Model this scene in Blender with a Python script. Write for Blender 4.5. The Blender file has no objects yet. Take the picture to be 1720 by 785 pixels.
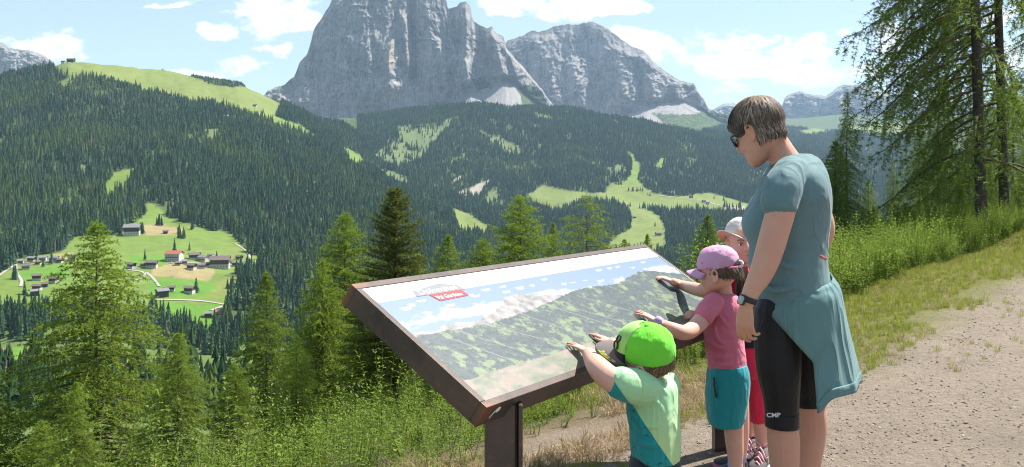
import bpy, bmesh, math, random
import numpy as np
from mathutils import Vector, Matrix, Quaternion

# ---------------------------------------------------------------- camera, sky, sun, exposure
SC = bpy.context.scene
COL = SC.collection
F_PX, CX, HY, EYE = 1672.0, 860.0, 230.0, 1.5      # focal length in photo pixels, centre column, horizon row, eye height

cam_d = bpy.data.cameras.new('camera')
cam_d.sensor_fit = 'HORIZONTAL'
cam_d.sensor_width = 36.0
cam_d.lens = 36.0 * F_PX / 1720.0
cam_d.shift_y = -(392.5 - HY) / 1720.0
cam_d.clip_start = 0.05
cam_d.clip_end = 60000.0
cam = bpy.data.objects.new('camera', cam_d)
cam.location = (0, 0, EYE)
cam.rotation_euler = (math.radians(90), 0, 0)
COL.objects.link(cam)
SC.camera = cam

SUN_AZ, SUN_EL = math.radians(57), math.radians(56)     # azimuth clockwise from +Y (view direction), elevation
SUN_DIR = Vector((math.sin(SUN_AZ) * math.cos(SUN_EL), math.cos(SUN_AZ) * math.cos(SUN_EL), math.sin(SUN_EL)))
sun_d = bpy.data.lights.new('sun', 'SUN')
sun_d.energy = 4.9
sun_d.angle = math.radians(0.53)
sun_d.color = (1.0, 0.955, 0.89)
sun = bpy.data.objects.new('sun', sun_d)
sun.rotation_euler = SUN_DIR.to_track_quat('Z', 'Y').to_euler()
sun.location = SUN_DIR * 60
COL.objects.link(sun)

SC.view_settings.view_transform = 'Standard'
SC.view_settings.look = 'None'
SC.view_settings.gamma = 1.0
SC.view_settings.use_curve_mapping = False
SC.view_settings.exposure = 1.12
SC.render.engine = 'CYCLES'
SC.cycles.use_denoising = True
SC.cycles.filter_width = 1.1
SC.cycles.max_bounces = 6
SC.cycles.diffuse_bounces = 3
SC.cycles.glossy_bounces = 2
SC.cycles.transmission_bounces = 4
SC.cycles.transparent_max_bounces = 8
SC.cycles.volume_bounces = 1
SC.cycles.caustics_reflective = False
SC.cycles.caustics_refractive = False


class NT:
    """tiny helper round a node tree"""
    def __init__(self, tree):
        self.t = tree
        self.n = tree.nodes
        self.l = tree.links
    def add(self, typ, **kw):
        nd = self.n.new(typ)
        for k, v in kw.items():
            setattr(nd, k, v)
        return nd
    def link(self, a, b):
        self.l.new(a, b)
    def math(self, op, a, b=None, c=None, clamp=False):
        nd = self.n.new('ShaderNodeMath')
        nd.operation = op
        nd.use_clamp = clamp
        for i, x in enumerate((a, b, c)):
            if x is None:
                continue
            if isinstance(x, (int, float)):
                nd.inputs[i].default_value = x
            else:
                self.l.new(x, nd.inputs[i])
        return nd.outputs[0]
    def mix(self, fac, a, b, typ='MIX'):
        nd = self.n.new('ShaderNodeMix')
        nd.data_type = 'RGBA'
        nd.blend_type = typ
        for i, x in ((0, fac), (6, a), (7, b)):
            if isinstance(x, (int, float)):
                nd.inputs[i].default_value = x
            elif isinstance(x, tuple):
                nd.inputs[i].default_value = (*x[:3], 1)
            else:
                self.l.new(x, nd.inputs[i])
        return nd.outputs[2]
    def noise(self, vec, scale, detail=4, rough=0.55, dist=0.0):
        nd = self.n.new('ShaderNodeTexNoise')
        nd.inputs['Scale'].default_value = scale
        nd.inputs['Detail'].default_value = detail
        nd.inputs['Roughness'].default_value = rough
        nd.inputs['Distortion'].default_value = dist
        if vec is not None:
            self.l.new(vec, nd.inputs['Vector'])
        return nd.outputs[0]
    def ramp(self, fac, stops):
        nd = self.n.new('ShaderNodeValToRGB')
        el = nd.color_ramp.elements
        while len(el) < len(stops):
            el.new(0.5)
        for e, (p, c) in zip(el, stops):
            e.position = p
            e.color = (*c, 1) if len(c) == 3 else c
        self.l.new(fac, nd.inputs[0])
        return nd.outputs[0]
    def smooth(self, x, lo, hi):
        nd = self.n.new('ShaderNodeMapRange')
        nd.interpolation_type = 'SMOOTHSTEP'
        self.l.new(x, nd.inputs[0])
        nd.inputs[1].default_value = lo
        nd.inputs[2].default_value = hi
        return nd.outputs[0]


def build_world():
    w = bpy.data.worlds.new('World')
    SC.world = w
    w.use_nodes = True
    t = NT(w.node_tree)
    t.n.clear()
    out = t.add('ShaderNodeOutputWorld')
    bg = t.add('ShaderNodeBackground')
    bg.inputs[1].default_value = 0.135
    sky = t.add('ShaderNodeTexSky')
    sky.sky_type = 'NISHITA'
    sky.sun_disc = False
    sky.sun_elevation = SUN_EL
    sky.sun_rotation = SUN_AZ
    sky.altitude = 1800
    sky.air_density = 1.0
    sky.dust_density = 0.8
    sky.ozone_density = 1.2
    tc = t.add('ShaderNodeTexCoord')
    sep = t.add('ShaderNodeSeparateXYZ')
    t.link(tc.outputs['Generated'], sep.inputs[0])
    x, y, z = sep.outputs
    az = t.math('ARCTAN2', x, y)
    el = t.math('ARCSINE', z)
    # warp the cloud outlines with noise
    mp = t.add('ShaderNodeMapping')
    mp.inputs['Scale'].default_value = (1, 1, 1.7)
    t.link(tc.outputs['Generated'], mp.inputs[0])
    n1 = t.noise(mp.outputs[0], 15, 8, 0.60)
    n2 = t.noise(mp.outputs[0], 46, 6, 0.62)
    # cumulus of a fair-weather day: (photo column, row, half width, half height) for those in view, more all round
    seen = [(85, 76, 70, 28), (110, 84, 46, 20), (20, 68, 30, 12), (50, 72, 44, 17), (465, 22, 95, 42), (420, 8, 70, 26), (505, 40, 45, 20), (365, 55, 26, 14),
            (468, 86, 52, 13), (350, 120, 40, 9), (390, 108, 45, 15), (955, 12, 140, 24), (890, 8, 90, 16), (1070, 18, 36, 12), (1010, 30, 60, 10),
            (1075, 66, 75, 26), (1130, 85, 80, 26), (1195, 66, 34, 28), (1215, 100, 95, 28), (1310, 108, 110, 26), (1400, 122, 95, 18),
            (1460, 122, 62, 16), (1265, 62, 44, 14), (1345, 92, 66, 22), (1385, 70, 34, 13), (1440, 66, 26, 12), (1500, 88, 42, 14),
            (1510, 58, 34, 12), (1225, 138, 48, 10), (1700, 80, 40, 30), (1655, 20, 60, 16), (270, 10, 45, 5)]
    els = []
    for (u, v, a, b) in seen:
        th = math.atan((u - CX) / F_PX)
        e = math.atan((HY - v) / F_PX * math.cos(th))
        els.append((th, e, a / F_PX * math.cos(th) ** 2, b / F_PX))
    rg = random.Random(4)
    for k in range(14):
        th = rg.uniform(0.62, 2 * math.pi - 0.62)
        if th > math.pi:
            th -= 2 * math.pi
        els.append((th, rg.uniform(0.04, 0.5), rg.uniform(0.05, 0.14), rg.uniform(0.012, 0.04)))
    pos0 = t.add('ShaderNodeCombineXYZ')
    t.link(az, pos0.inputs[0])
    t.link(el, pos0.inputs[1])
    wn = t.add('ShaderNodeTexNoise')
    wn.inputs['Scale'].default_value = 11
    wn.inputs['Detail'].default_value = 5
    wn.inputs['Roughness'].default_value = 0.6
    t.link(mp.outputs[0], wn.inputs['Vector'])
    pos = t.add('ShaderNodeVectorMath', operation='MULTIPLY_ADD')
    t.link(wn.outputs['Color'], pos.inputs[0])
    pos.inputs[1].default_value = (0.11, 0.05, 0)
    ofs = t.add('ShaderNodeVectorMath', operation='ADD')
    t.link(pos0.outputs[0], ofs.inputs[0])
    ofs.inputs[1].default_value = (-0.055, -0.025, 0)
    t.link(ofs.outputs[0], pos.inputs[2])
    near_ = None
    for (th, e, a, b) in els:
        ma = t.add('ShaderNodeVectorMath', operation='MULTIPLY_ADD')
        t.link(pos.outputs[0], ma.inputs[0])
        ma.inputs[1].default_value = (1 / a, 1 / b, 0)
        ma.inputs[2].default_value = (-th / a, -e / b, 0)
        ln = t.add('ShaderNodeVectorMath', operation='LENGTH')
        t.link(ma.outputs[0], ln.inputs[0])
        near_ = ln.outputs['Value'] if near_ is None else t.math('MINIMUM', near_, ln.outputs['Value'])
    dens = t.math('SUBTRACT', 1.0, t.math('MINIMUM', t.math('MULTIPLY', near_, near_), 2.2))
    nn = t.math('ADD', t.math('MULTIPLY', t.math('SUBTRACT', n1, 0.5), 4.2), t.math('MULTIPLY', t.math('SUBTRACT', n2, 0.5), 3.2))
    d = t.math('ADD', dens, nn)
    mask = t.smooth(d, 0.0, 0.9)
    # thin high veil
    veil = t.noise(mp.outputs[0], 5.0, 6, 0.6, 0.4)
    veil = t.math('MULTIPLY', t.smooth(veil, 0.5, 0.85), 0.35)
    # shading of the clouds: thicker parts a touch grey
    core = t.smooth(t.noise(mp.outputs[0], 26, 5, 0.6), 0.42, 0.66)
    grey = t.math('MULTIPLY', t.smooth(d, 0.6, 2.2), t.math('SUBTRACT', 1.0, core))
    ccol = t.mix(grey, (4.6, 4.6, 4.65), (2.9, 3.1, 3.4))
    # pale the sky itself a little (summer haze)
    base = t.mix(0.75, sky.outputs[0], (1.65, 2.1, 2.55))
    c1 = t.mix(veil, base, (2.9, 3.2, 3.5))
    c2 = t.mix(t.math('MULTIPLY', mask, 0.95), c1, ccol)
    t.link(c2, bg.inputs[0])
    t.link(bg.outputs[0], out.inputs[0])
    w.cycles.sampling_method = 'MANUAL'
    w.cycles.sample_map_resolution = 512


build_world()

# ---------------------------------------------------------------- helpers
def at(u, v, d):
    """world point seen at photo pixel (u, v) at depth d metres in front of the camera"""
    return Vector(((u - CX) / F_PX * d, d, EYE + (HY - v) / F_PX * d))


def tag(o, label=None, cat=None, group=None, kind=None):
    if label: o['label'] = label
    if cat: o['category'] = cat
    if group: o['group'] = group
    if kind: o['kind'] = kind
    return o


def link(o, parent=None):
    COL.objects.link(o)
    if parent is not None:
        o.parent = parent
    return o


def empty(name, loc=(0, 0, 0), rz=0.0):
    o = bpy.data.objects.new(name, None)
    o.empty_display_size = 0.1
    o.location = loc
    o.rotation_euler = (0, 0, rz)
    return link(o)


def to_mesh(name, verts, faces, smooth=False, mats=()):
    """verts (N,3) array, faces: (M,k) array or list of tuples / list of arrays of equal arity"""
    me = bpy.data.meshes.new(name)
    verts = np.asarray(verts, dtype=np.float32)
    if isinstance(faces, np.ndarray):
        faces = [faces]
    if faces and isinstance(faces[0], np.ndarray):
        loops = np.concatenate([f.ravel() for f in faces]).astype(np.int32)
        tot = np.concatenate([np.full(len(f), f.shape[1], np.int32) for f in faces])
        st = np.concatenate([[0], np.cumsum(tot)[:-1]]).astype(np.int32)
        me.vertices.add(len(verts))
        me.vertices.foreach_set('co', verts.ravel())
        me.loops.add(len(loops))
        me.loops.foreach_set('vertex_index', loops)
        me.polygons.add(len(tot))
        me.polygons.foreach_set('loop_start', st)
        me.polygons.foreach_set('loop_total', tot)
        me.update(calc_edges=True)
    else:
        me.from_pydata([tuple(map(float, v)) for v in verts], [], [tuple(map(int, f)) for f in faces])
        me.update()
    if smooth:
        me.polygons.foreach_set('use_smooth', np.ones(len(me.polygons), bool))
    for m in mats:
        me.materials.append(m)
    return me


def obj(name, me, parent=None, mat=None):
    o = bpy.data.objects.new(name, me)
    if mat is not None and len(me.materials) == 0:
        me.materials.append(mat)
    return link(o, parent)


def copy_tree(o, parent=None):
    c = o.copy()
    COL.objects.link(c)
    c.parent = parent
    for ch in list(o.children):
        copy_tree(ch, c)
    return c


class MB:
    """mesh collector: boxes, tubes, rings; builds one object"""
    def __init__(self):
        self.v = []
        self.f = []
    def add(self, verts, faces):
        b = len(self.v)
        self.v.extend([tuple(v) for v in verts])
        self.f.extend([tuple(i + b for i in f) for f in faces])
    def box(self, c, s, M=None):
        x, y, z = s[0] / 2, s[1] / 2, s[2] / 2
        vs = [Vector((i * x, j * y, k * z)) for i in (-1, 1) for j in (-1, 1) for k in (-1, 1)]
        if M is not None:
            vs = [M @ v for v in vs]
        vs = [v + Vector(c) for v in vs]
        self.add(vs, [(0, 1, 3, 2), (4, 6, 7, 5), (0, 4, 5, 1), (2, 3, 7, 6), (0, 2, 6, 4), (1, 5, 7, 3)])
    def tube(self, pts, rad, n=8, cap=True):
        rings = tube_rings(pts, rad, n)
        self.loft(rings, cap)
    def loft(self, rings, cap=True):
        b = len(self.v)
        n = len(rings[0])
        for r in rings:
            self.v.extend([tuple(p) for p in r])
        for k in range(len(rings) - 1):
            for i in range(n):
                j = (i + 1) % n
                self.f.append((b + k * n + i, b + k * n + j, b + (k + 1) * n + j, b + (k + 1) * n + i))
        if cap:
            self.f.append(tuple(b + i for i in reversed(range(n))))
            e = b + (len(rings) - 1) * n
            self.f.append(tuple(e + i for i in range(n)))
    def mesh(self, name, smooth=False, mats=()):
        return to_mesh(name, np.array(self.v), self.f, smooth, mats)
    def build(self, name, mat, parent=None, smooth=False, bevel=0.0):
        o = obj(name, self.mesh(name, smooth), parent, mat)
        if bevel:
            m = o.modifiers.new('bevel', 'BEVEL')
            m.width = bevel
            m.segments = 2
            m.limit_method = 'ANGLE'
        return o


def frame_along(t, up=Vector((0, 0, 1))):
    t = t.normalized()
    if abs(t.dot(up)) > 0.98:
        up = Vector((0, 1, 0))
    a = t.cross(up).normalized()
    return a, a.cross(t).normalized()


def tube_rings(pts, rad, n=8):
    pts = [Vector(p) for p in pts]
    if not hasattr(rad, '__len__'):
        rad = [rad] * len(pts)
    rings = []
    pa = None
    for i, p in enumerate(pts):
        t = pts[min(i + 1, len(pts) - 1)] - pts[max(i - 1, 0)]
        if pa is None:
            a, b = frame_along(t)
        else:
            tn = t.normalized()
            a = (pa - tn * pa.dot(tn)).normalized()
            b = a.cross(tn)
        pa = a
        r = rad[i]
        ra, rb = r if hasattr(r, '__len__') else (r, r)
        rings.append([p + a * (ra * math.cos(q)) + b * (rb * math.sin(q)) for q in (2 * math.pi * k / n for k in range(n))])
    return rings


def spline(pts, n):
    """Catmull-Rom through rows of pts (any dimension), n samples"""
    P = np.asarray([tuple(p) for p in pts], float)
    m = len(P)
    if m < 3:
        t = np.linspace(0, 1, n)[:, None]
        return P[0] * (1 - t) + P[-1] * t
    t = np.linspace(0, m - 1 - 1e-9, n)
    i = t.astype(int)
    f = (t - i)[:, None]
    p0 = P[np.maximum(i - 1, 0)]; p1 = P[i]; p2 = P[np.minimum(i + 1, m - 1)]; p3 = P[np.minimum(i + 2, m - 1)]
    return 0.5 * (2 * p1 + (p2 - p0) * f + (2 * p0 - 5 * p1 + 4 * p2 - p3) * f ** 2 + (3 * p1 - p0 - 3 * p2 + p3) * f ** 3)


# value noise in numpy
def _h(ix, iy, iz, s):
    n = (ix.astype(np.int64) * 374761393 + iy.astype(np.int64) * 668265263 + iz.astype(np.int64) * 1440662683 + s * 97531) & 0xFFFFFFFF
    n = ((n ^ (n >> 13)) * 1274126177) & 0xFFFFFFFF
    n = n ^ (n >> 16)
    n = (n * 2246822519) & 0xFFFFFFFF
    return ((n ^ (n >> 15)) & 0xFFFFFF) / float(0xFFFFFF)


def vnoise(x, y, z=None, s=0):
    x = np.asarray(x, float); y = np.asarray(y, float)
    ix, iy = np.floor(x), np.floor(y)
    fx, fy = x - ix, y - iy
    fx = fx * fx * fx * (fx * (fx * 6 - 15) + 10)
    fy = fy * fy * fy * (fy * (fy * 6 - 15) + 10)
    def plane(iz):
        a = _h(ix, iy, iz, s); b = _h(ix + 1, iy, iz, s); c = _h(ix, iy + 1, iz, s); d = _h(ix + 1, iy + 1, iz, s)
        return (a * (1 - fx) + b * fx) * (1 - fy) + (c * (1 - fx) + d * fx) * fy
    if z is None:
        return plane(np.zeros_like(ix)) * 2 - 1
    z = np.asarray(z, float)
    iz = np.floor(z)
    fz = z - iz
    fz = fz * fz * (3 - 2 * fz)
    return (plane(iz) * (1 - fz) + plane(iz + 1) * fz) * 2 - 1


def fbm(x, y, s=0, octv=5, gain=0.5, lac=2.03):
    a, t, n = 1.0, 0.0, 0.0
    for k in range(octv):
        t = t + a * vnoise(x, y, None, s + k * 7)
        n += a
        a *= gain
        x = x * lac + 11.3
        y = y * lac + 5.7
    return t / n


def ridged(x, y, s=0, octv=5, gain=0.5, lac=2.07):
    a, t, n = 1.0, 0.0, 0.0
    for k in range(octv):
        t = t + a * (1 - 2 * np.abs(vnoise(x, y, None, s + k * 13)))
        n += a
        a *= gain
        x = x * lac + 3.1
        y = y * lac + 7.9
    return t / n


def in_poly(u, v, poly):
    u = np.asarray(u); v = np.asarray(v)
    r = np.zeros(u.shape, bool)
    n = len(poly)
    for i in range(n):
        x1, y1 = poly[i]
        x2, y2 = poly[(i + 1) % n]
        if y1 == y2:
            continue
        c = ((y1 > v) != (y2 > v)) & (u < (x2 - x1) * (v - y1) / (y2 - y1) + x1)
        r ^= c
    return r


# ---------------------------------------------------------------- materials
MATS = {}


def principled(name, color=(0.5, 0.5, 0.5), rough=0.6, metal=0.0, spec=0.5, noise=None, bump=None, sss=0.0, sheen=0.0):
    """noise = (scale, colour2, amount), bump = (scale, strength, distance)"""
    m = bpy.data.materials.new(name)
    m.use_nodes = True
    t = NT(m.node_tree)
    b = t.n['Principled BSDF']
    b.inputs['Base Color'].default_value = (*color, 1)
    b.inputs['Roughness'].default_value = rough
    b.inputs['Metallic'].default_value = metal
    b.inputs['Specular IOR Level'].default_value = spec
    if sss:
        b.inputs['Subsurface Weight'].default_value = sss
        b.inputs['Subsurface Radius'].default_value = (0.012, 0.005, 0.003)
        b.inputs['Subsurface Scale'].default_value = 1.0
    if sheen:
        b.inputs['Sheen Weight'].default_value = sheen
    tc = t.add('ShaderNodeTexCoord')
    if noise:
        n = t.noise(tc.outputs['Object'], noise[0], 6, 0.6)
        f = t.smooth(n, 0.3, 0.7)
        f = t.math('MULTIPLY', f, noise[2])
        t.link(t.mix(f, color, noise[1]), b.inputs['Base Color'])
    if bump:
        n = t.noise(tc.outputs['Object'], bump[0], 6, 0.6)
        bp = t.add('ShaderNodeBump')
        bp.inputs['Strength'].default_value = bump[1]
        bp.inputs['Distance'].default_value = bump[2]
        t.link(n, bp.inputs['Height'])
        t.link(bp.outputs[0], b.inputs['Normal'])
    MATS[name] = m
    return m


def leaf_mat(name, c1, c2, trans=0.45, tcol=None, rough=0.5, c3=None, patch=False):
    """foliage: diffuse and translucent, colour varied per instance and along a noise"""
    m = bpy.data.materials.new(name)
    m.use_nodes = True
    t = NT(m.node_tree)
    t.n.clear()
    out = t.add('ShaderNodeOutputMaterial')
    oi = t.add('ShaderNodeObjectInfo')
    geo = t.add('ShaderNodeNewGeometry')
    tc = t.add('ShaderNodeTexCoord')
    n = t.noise(tc.outputs['Object'], 2.2, 3)
    f = t.math('ADD', t.math('MULTIPLY', geo.outputs['Random Per Island'], 0.6), t.math('MULTIPLY', n, 0.5))
    f = t.math('ADD', f, t.math('MULTIPLY', t.math('SUBTRACT', oi.outputs['Random'], 0.5), 0.4), None, True)
    if patch:
        pn = t.noise(oi.outputs['Location'], 0.012, 3, 0.6)
        f = t.math('ADD', t.math('MULTIPLY', oi.outputs['Random'], 0.75), t.math('MULTIPLY', t.math('SUBTRACT', pn, 0.35), 0.9), None, True)
    col = t.mix(f, c1, c2)
    if c3:
        k = t.smooth(geo.outputs['Random Per Island'], 0.93, 0.97)
        col = t.mix(k, col, c3)
    df = t.add('ShaderNodeBsdfDiffuse')
    t.link(col, df.inputs[0])
    tr = t.add('ShaderNodeBsdfTranslucent')
    if tcol:
        t.link(t.mix(0.5, col, tcol), tr.inputs[0])
    else:
        t.link(col, tr.inputs[0])
    mx = t.add('ShaderNodeMixShader')
    mx.inputs[0].default_value = trans
    t.link(df.outputs[0], mx.inputs[1])
    t.link(tr.outputs[0], mx.inputs[2])
    gl = t.add('ShaderNodeBsdfGlossy')
    gl.inputs['Roughness'].default_value = rough
    gl.inputs[0].default_value = (0.8, 0.8, 0.8, 1)
    m2 = t.add('ShaderNodeMixShader')
    m2.inputs[0].default_value = 0.012
    t.link(mx.outputs[0], m2.inputs[1])
    t.link(gl.outputs[0], m2.inputs[2])
    t.link(m2.outputs[0], out.inputs[0])
    MATS[name] = m
    return m


# ---------------------------------------------------------------- scatter (only for what nobody could count)
def scatter(name, pts, scale, rotz, meshes, label, cat, tilt=0.0, seed=0, idx=None, rots=None):
    pts = np.asarray(pts, np.float32)
    n = len(pts)
    rg = np.random.default_rng(seed)
    me = bpy.data.meshes.new(name)
    me.vertices.add(n)
    me.vertices.foreach_set('co', pts.ravel())
    sc = np.asarray(scale, np.float32)
    if sc.ndim == 1:
        sc = np.repeat(sc[:, None], 3, 1)
    a = me.attributes.new('sc', 'FLOAT_VECTOR', 'POINT')
    a.data.foreach_set('vector', np.ascontiguousarray(sc).ravel())
    if rots is None:
        rots = np.stack([rg.normal(0, tilt, n), rg.normal(0, tilt, n), rotz], 1)
    a = me.attributes.new('ro', 'FLOAT_VECTOR', 'POINT')
    a.data.foreach_set('vector', np.ascontiguousarray(rots.astype(np.float32)).ravel())
    if idx is None:
        idx = rg.integers(0, len(meshes), n)
    a = me.attributes.new('ix', 'INT', 'POINT')
    a.data.foreach_set('value', idx.astype(np.int32))
    o = bpy.data.objects.new(name, me)
    COL.objects.link(o)
    src = bpy.data.collections.new(name + '_pieces')
    for k, m in enumerate(meshes):
        p = bpy.data.objects.new('%s_piece_%02d' % (name, k), m)
        src.objects.link(p)
    g = bpy.data.node_groups.new(name + '_scatter', 'GeometryNodeTree')
    g.interface.new_socket('Geometry', in_out='INPUT', socket_type='NodeSocketGeometry')
    g.interface.new_socket('Geometry', in_out='OUTPUT', socket_type='NodeSocketGeometry')
    gi = g.nodes.new('NodeGroupInput')
    go = g.nodes.new('NodeGroupOutput')
    ci = g.nodes.new('GeometryNodeCollectionInfo')
    ci.inputs['Collection'].default_value = src
    ci.inputs['Separate Children'].default_value = True
    ci.inputs['Reset Children'].default_value = True
    ip = g.nodes.new('GeometryNodeInstanceOnPoints')
    ip.inputs['Pick Instance'].default_value = True
    def attr(nm, dt):
        nd = g.nodes.new('GeometryNodeInputNamedAttribute')
        nd.data_type = dt
        nd.inputs[0].default_value = nm
        return nd.outputs[0]
    g.links.new(gi.outputs[0], ip.inputs['Points'])
    g.links.new(ci.outputs[0], ip.inputs['Instance'])
    g.links.new(attr('ix', 'INT'), ip.inputs['Instance Index'])
    g.links.new(attr('ro', 'FLOAT_VECTOR'), ip.inputs['Rotation'])
    g.links.new(attr('sc', 'FLOAT_VECTOR'), ip.inputs['Scale'])
    g.links.new(ip.outputs[0], go.inputs[0])
    md = o.modifiers.new('scatter', 'NODES')
    md.node_group = g
    tag(o, label, cat, kind='stuff')
    return o

# ---------------------------------------------------------------- the ground: one sheet from under the camera to the horizon
EDGE_P, EDGE_N = (2.15, 6.8), (-0.8, 0.6)          # path edge: a point on it and the normal pointing down the slope


def edge_s(x, y):
    return EDGE_N[0] * (x - EDGE_P[0]) + EDGE_N[1] * (y - EDGE_P[1])


def near_z(x, y):
    s = edge_s(x, y) + 0.35 * vnoise(x * 0.35, y * 0.35, None, 3)
    w = 0.55
    drop = w * np.log1p(np.exp(np.clip((s - 0.9) / w, -30, 30)))
    drop = np.where((s - 0.9) / w > 30, s - 0.9, drop)
    return -0.40 * drop + 0.035 * fbm(x * 0.8, y * 0.8, 5, 3) * np.clip((s + 1.5) / 2, 0.15, 1.6)


# photo row at which the land is seen, per photo column and distance (metres)
PROFILE = {
    -400: [(900, 705), (1100, 590), (1300, 515), (1600, 420), (2000, 350), (2600, 262), (3200, 180), (3700, 140), (4200, 200), (5000, 228), (22000, 231)],
    0: [(900, 702), (1000, 645), (1100, 588), (1200, 550), (1300, 512), (1450, 465), (1600, 435), (1750, 402), (2000, 360), (2400, 290), (2800, 225), (3200, 165), (3500, 132), (3800, 160), (4300, 215), (5000, 226), (22000, 231)],
    70: [(900, 702), (1100, 590), (1300, 512), (1450, 463), (1600, 428), (1750, 400), (2000, 355), (2400, 283), (2800, 213), (3200, 150), (3480, 116), (3750, 140), (4300, 215), (5000, 226), (22000, 231)],
    115: [(900, 704), (1100, 592), (1300, 512), (1450, 460), (1600, 422), (1750, 395), (2000, 350), (2400, 275), (2800, 202), (3200, 136), (3450, 99), (3700, 125), (4300, 215), (5000, 226), (22000, 231)],
    200: [(900, 706), (1100, 596), (1300, 510), (1450, 456), (1600, 417), (1750, 388), (2000, 345), (2400, 275), (2800, 208), (3200, 145), (3560, 106), (3850, 135), (4400, 218), (5000, 226), (22000, 231)],
    300: [(900, 710), (1100, 600), (1200, 556), (1300, 510), (1450, 455), (1600, 415), (1750, 385), (1900, 362), (2200, 312), (2600, 250), (3000, 196), (3400, 145), (3680, 119), (4000, 148), (4500, 220), (22000, 231)],
    400: [(900, 716), (1200, 566), (1450, 464), (1600, 424), (1750, 394), (2100, 338), (2600, 266), (3100, 200), (3500, 153), (3760, 134), (4050, 165), (4600, 223), (22000, 231)],
    430: [(900, 720), (1200, 570), (1450, 470), (1600, 430), (1750, 402), (2100, 342), (2600, 272), (3100, 207), (3500, 168), (3800, 150), (4100, 178), (4600, 223), (22000, 231)],
    475: [(900, 722), (1200, 574), (1600, 442), (1800, 402), (2200, 342), (2700, 277), (3200, 222), (3600, 186), (3880, 170), (4150, 192), (4600, 222), (5000, 215), (5600, 205), (22000, 231)],
    577: [(900, 725), (1200, 582), (1600, 472), (2000, 402), (2500, 337), (3000, 292), (3500, 252), (4000, 222), (4300, 208), (4600, 213), (5000, 205), (5400, 198), (5800, 201), (6500, 203), (22000, 231)],
    640: [(900, 730), (1200, 588), (1600, 482), (2000, 412), (2500, 352), (3000, 312), (3300, 300), (3600, 300), (4000, 275), (4500, 238), (5000, 205), (5400, 192), (5800, 196), (6500, 200), (22000, 231)],
    700: [(900, 735), (1200, 592), (1600, 492), (2100, 422), (2600, 370), (2900, 346), (3150, 348), (3500, 328), (4000, 288), (4500, 245), (5000, 205), (5300, 187), (5700, 191), (6500, 195), (22000, 231)],
    780: [(900, 740), (1200, 600), (1700, 492), (2300, 427), (2600, 396), (2900, 388), (3150, 386), (3500, 362), (3800, 330), (4300, 265), (4800, 212), (5200, 182), (5500, 185), (6500, 192), (22000, 231)],
    850: [(900, 740), (1200, 605), (1800, 495), (2500, 435), (3000, 408), (3400, 372), (3700, 346), (4000, 315), (4500, 250), (5000, 197), (5250, 177), (5550, 184), (6500, 202), (22000, 231)],
    950: [(900, 740), (1200, 605), (2000, 482), (2600, 432), (3000, 402), (3400, 358), (3700, 334), (3950, 313), (4300, 276), (4800, 224), (5200, 192), (5450, 183), (5750, 192), (6500, 207), (22000, 231)],
    1070: [(900, 740), (1200, 605), (2000, 482), (2600, 432), (3000, 405), (3500, 358), (3900, 326), (4100, 306), (4500, 270), (5000, 230), (5400, 207), (5700, 214), (6500, 216), (22000, 231)],
    1150: [(900, 740), (1200, 605), (2000, 485), (2600, 434), (3000, 404), (3500, 363), (4000, 330), (4300, 302), (4700, 267), (5200, 237), (5550, 224), (5900, 227), (6500, 221), (22000, 231)],
    1240: [(900, 740), (1200, 605), (2000, 488), (3000, 402), (3500, 367), (4000, 340), (4400, 312), (5000, 270), (5600, 243), (6000, 236), (7000, 225), (9000, 205), (10500, 205), (22000, 231)],
    1400: [(900, 740), (1200, 605), (2000, 490), (3000, 405), (3500, 372), (4000, 347), (5000, 302), (6000, 270), (7000, 248), (8000, 228), (8600, 222), (9800, 216), (11000, 196), (12000, 190), (13500, 215), (22000, 231)],
    1560: [(900, 740), (1200, 600), (2000, 480), (3000, 395), (4000, 340), (5000, 300), (6000, 268), (7000, 246), (8200, 226), (9800, 214), (11000, 196), (12000, 190), (13500, 215), (22000, 231)],
    2300: [(900, 700), (1200, 560), (2000, 440), (3000, 370), (5000, 290), (8000, 225), (12000, 195), (13500, 215), (22000, 231)],
}

TH_F = np.radians(np.arange(-31.0, 31.01, 0.14))
TH = np.concatenate([np.radians(np.linspace(-180, -33, 50)), TH_F, np.radians(np.linspace(33, 180, 50))])
RINGS = np.concatenate([np.exp(np.arange(math.log(0.4), math.log(22), 0.018)), np.exp(np.arange(math.log(22.3), math.log(900), 0.035)),
                        np.exp(np.arange(math.log(905), math.log(5700), 0.0085)), np.exp(np.arange(math.log(5720), math.log(22000), 0.028))])


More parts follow.
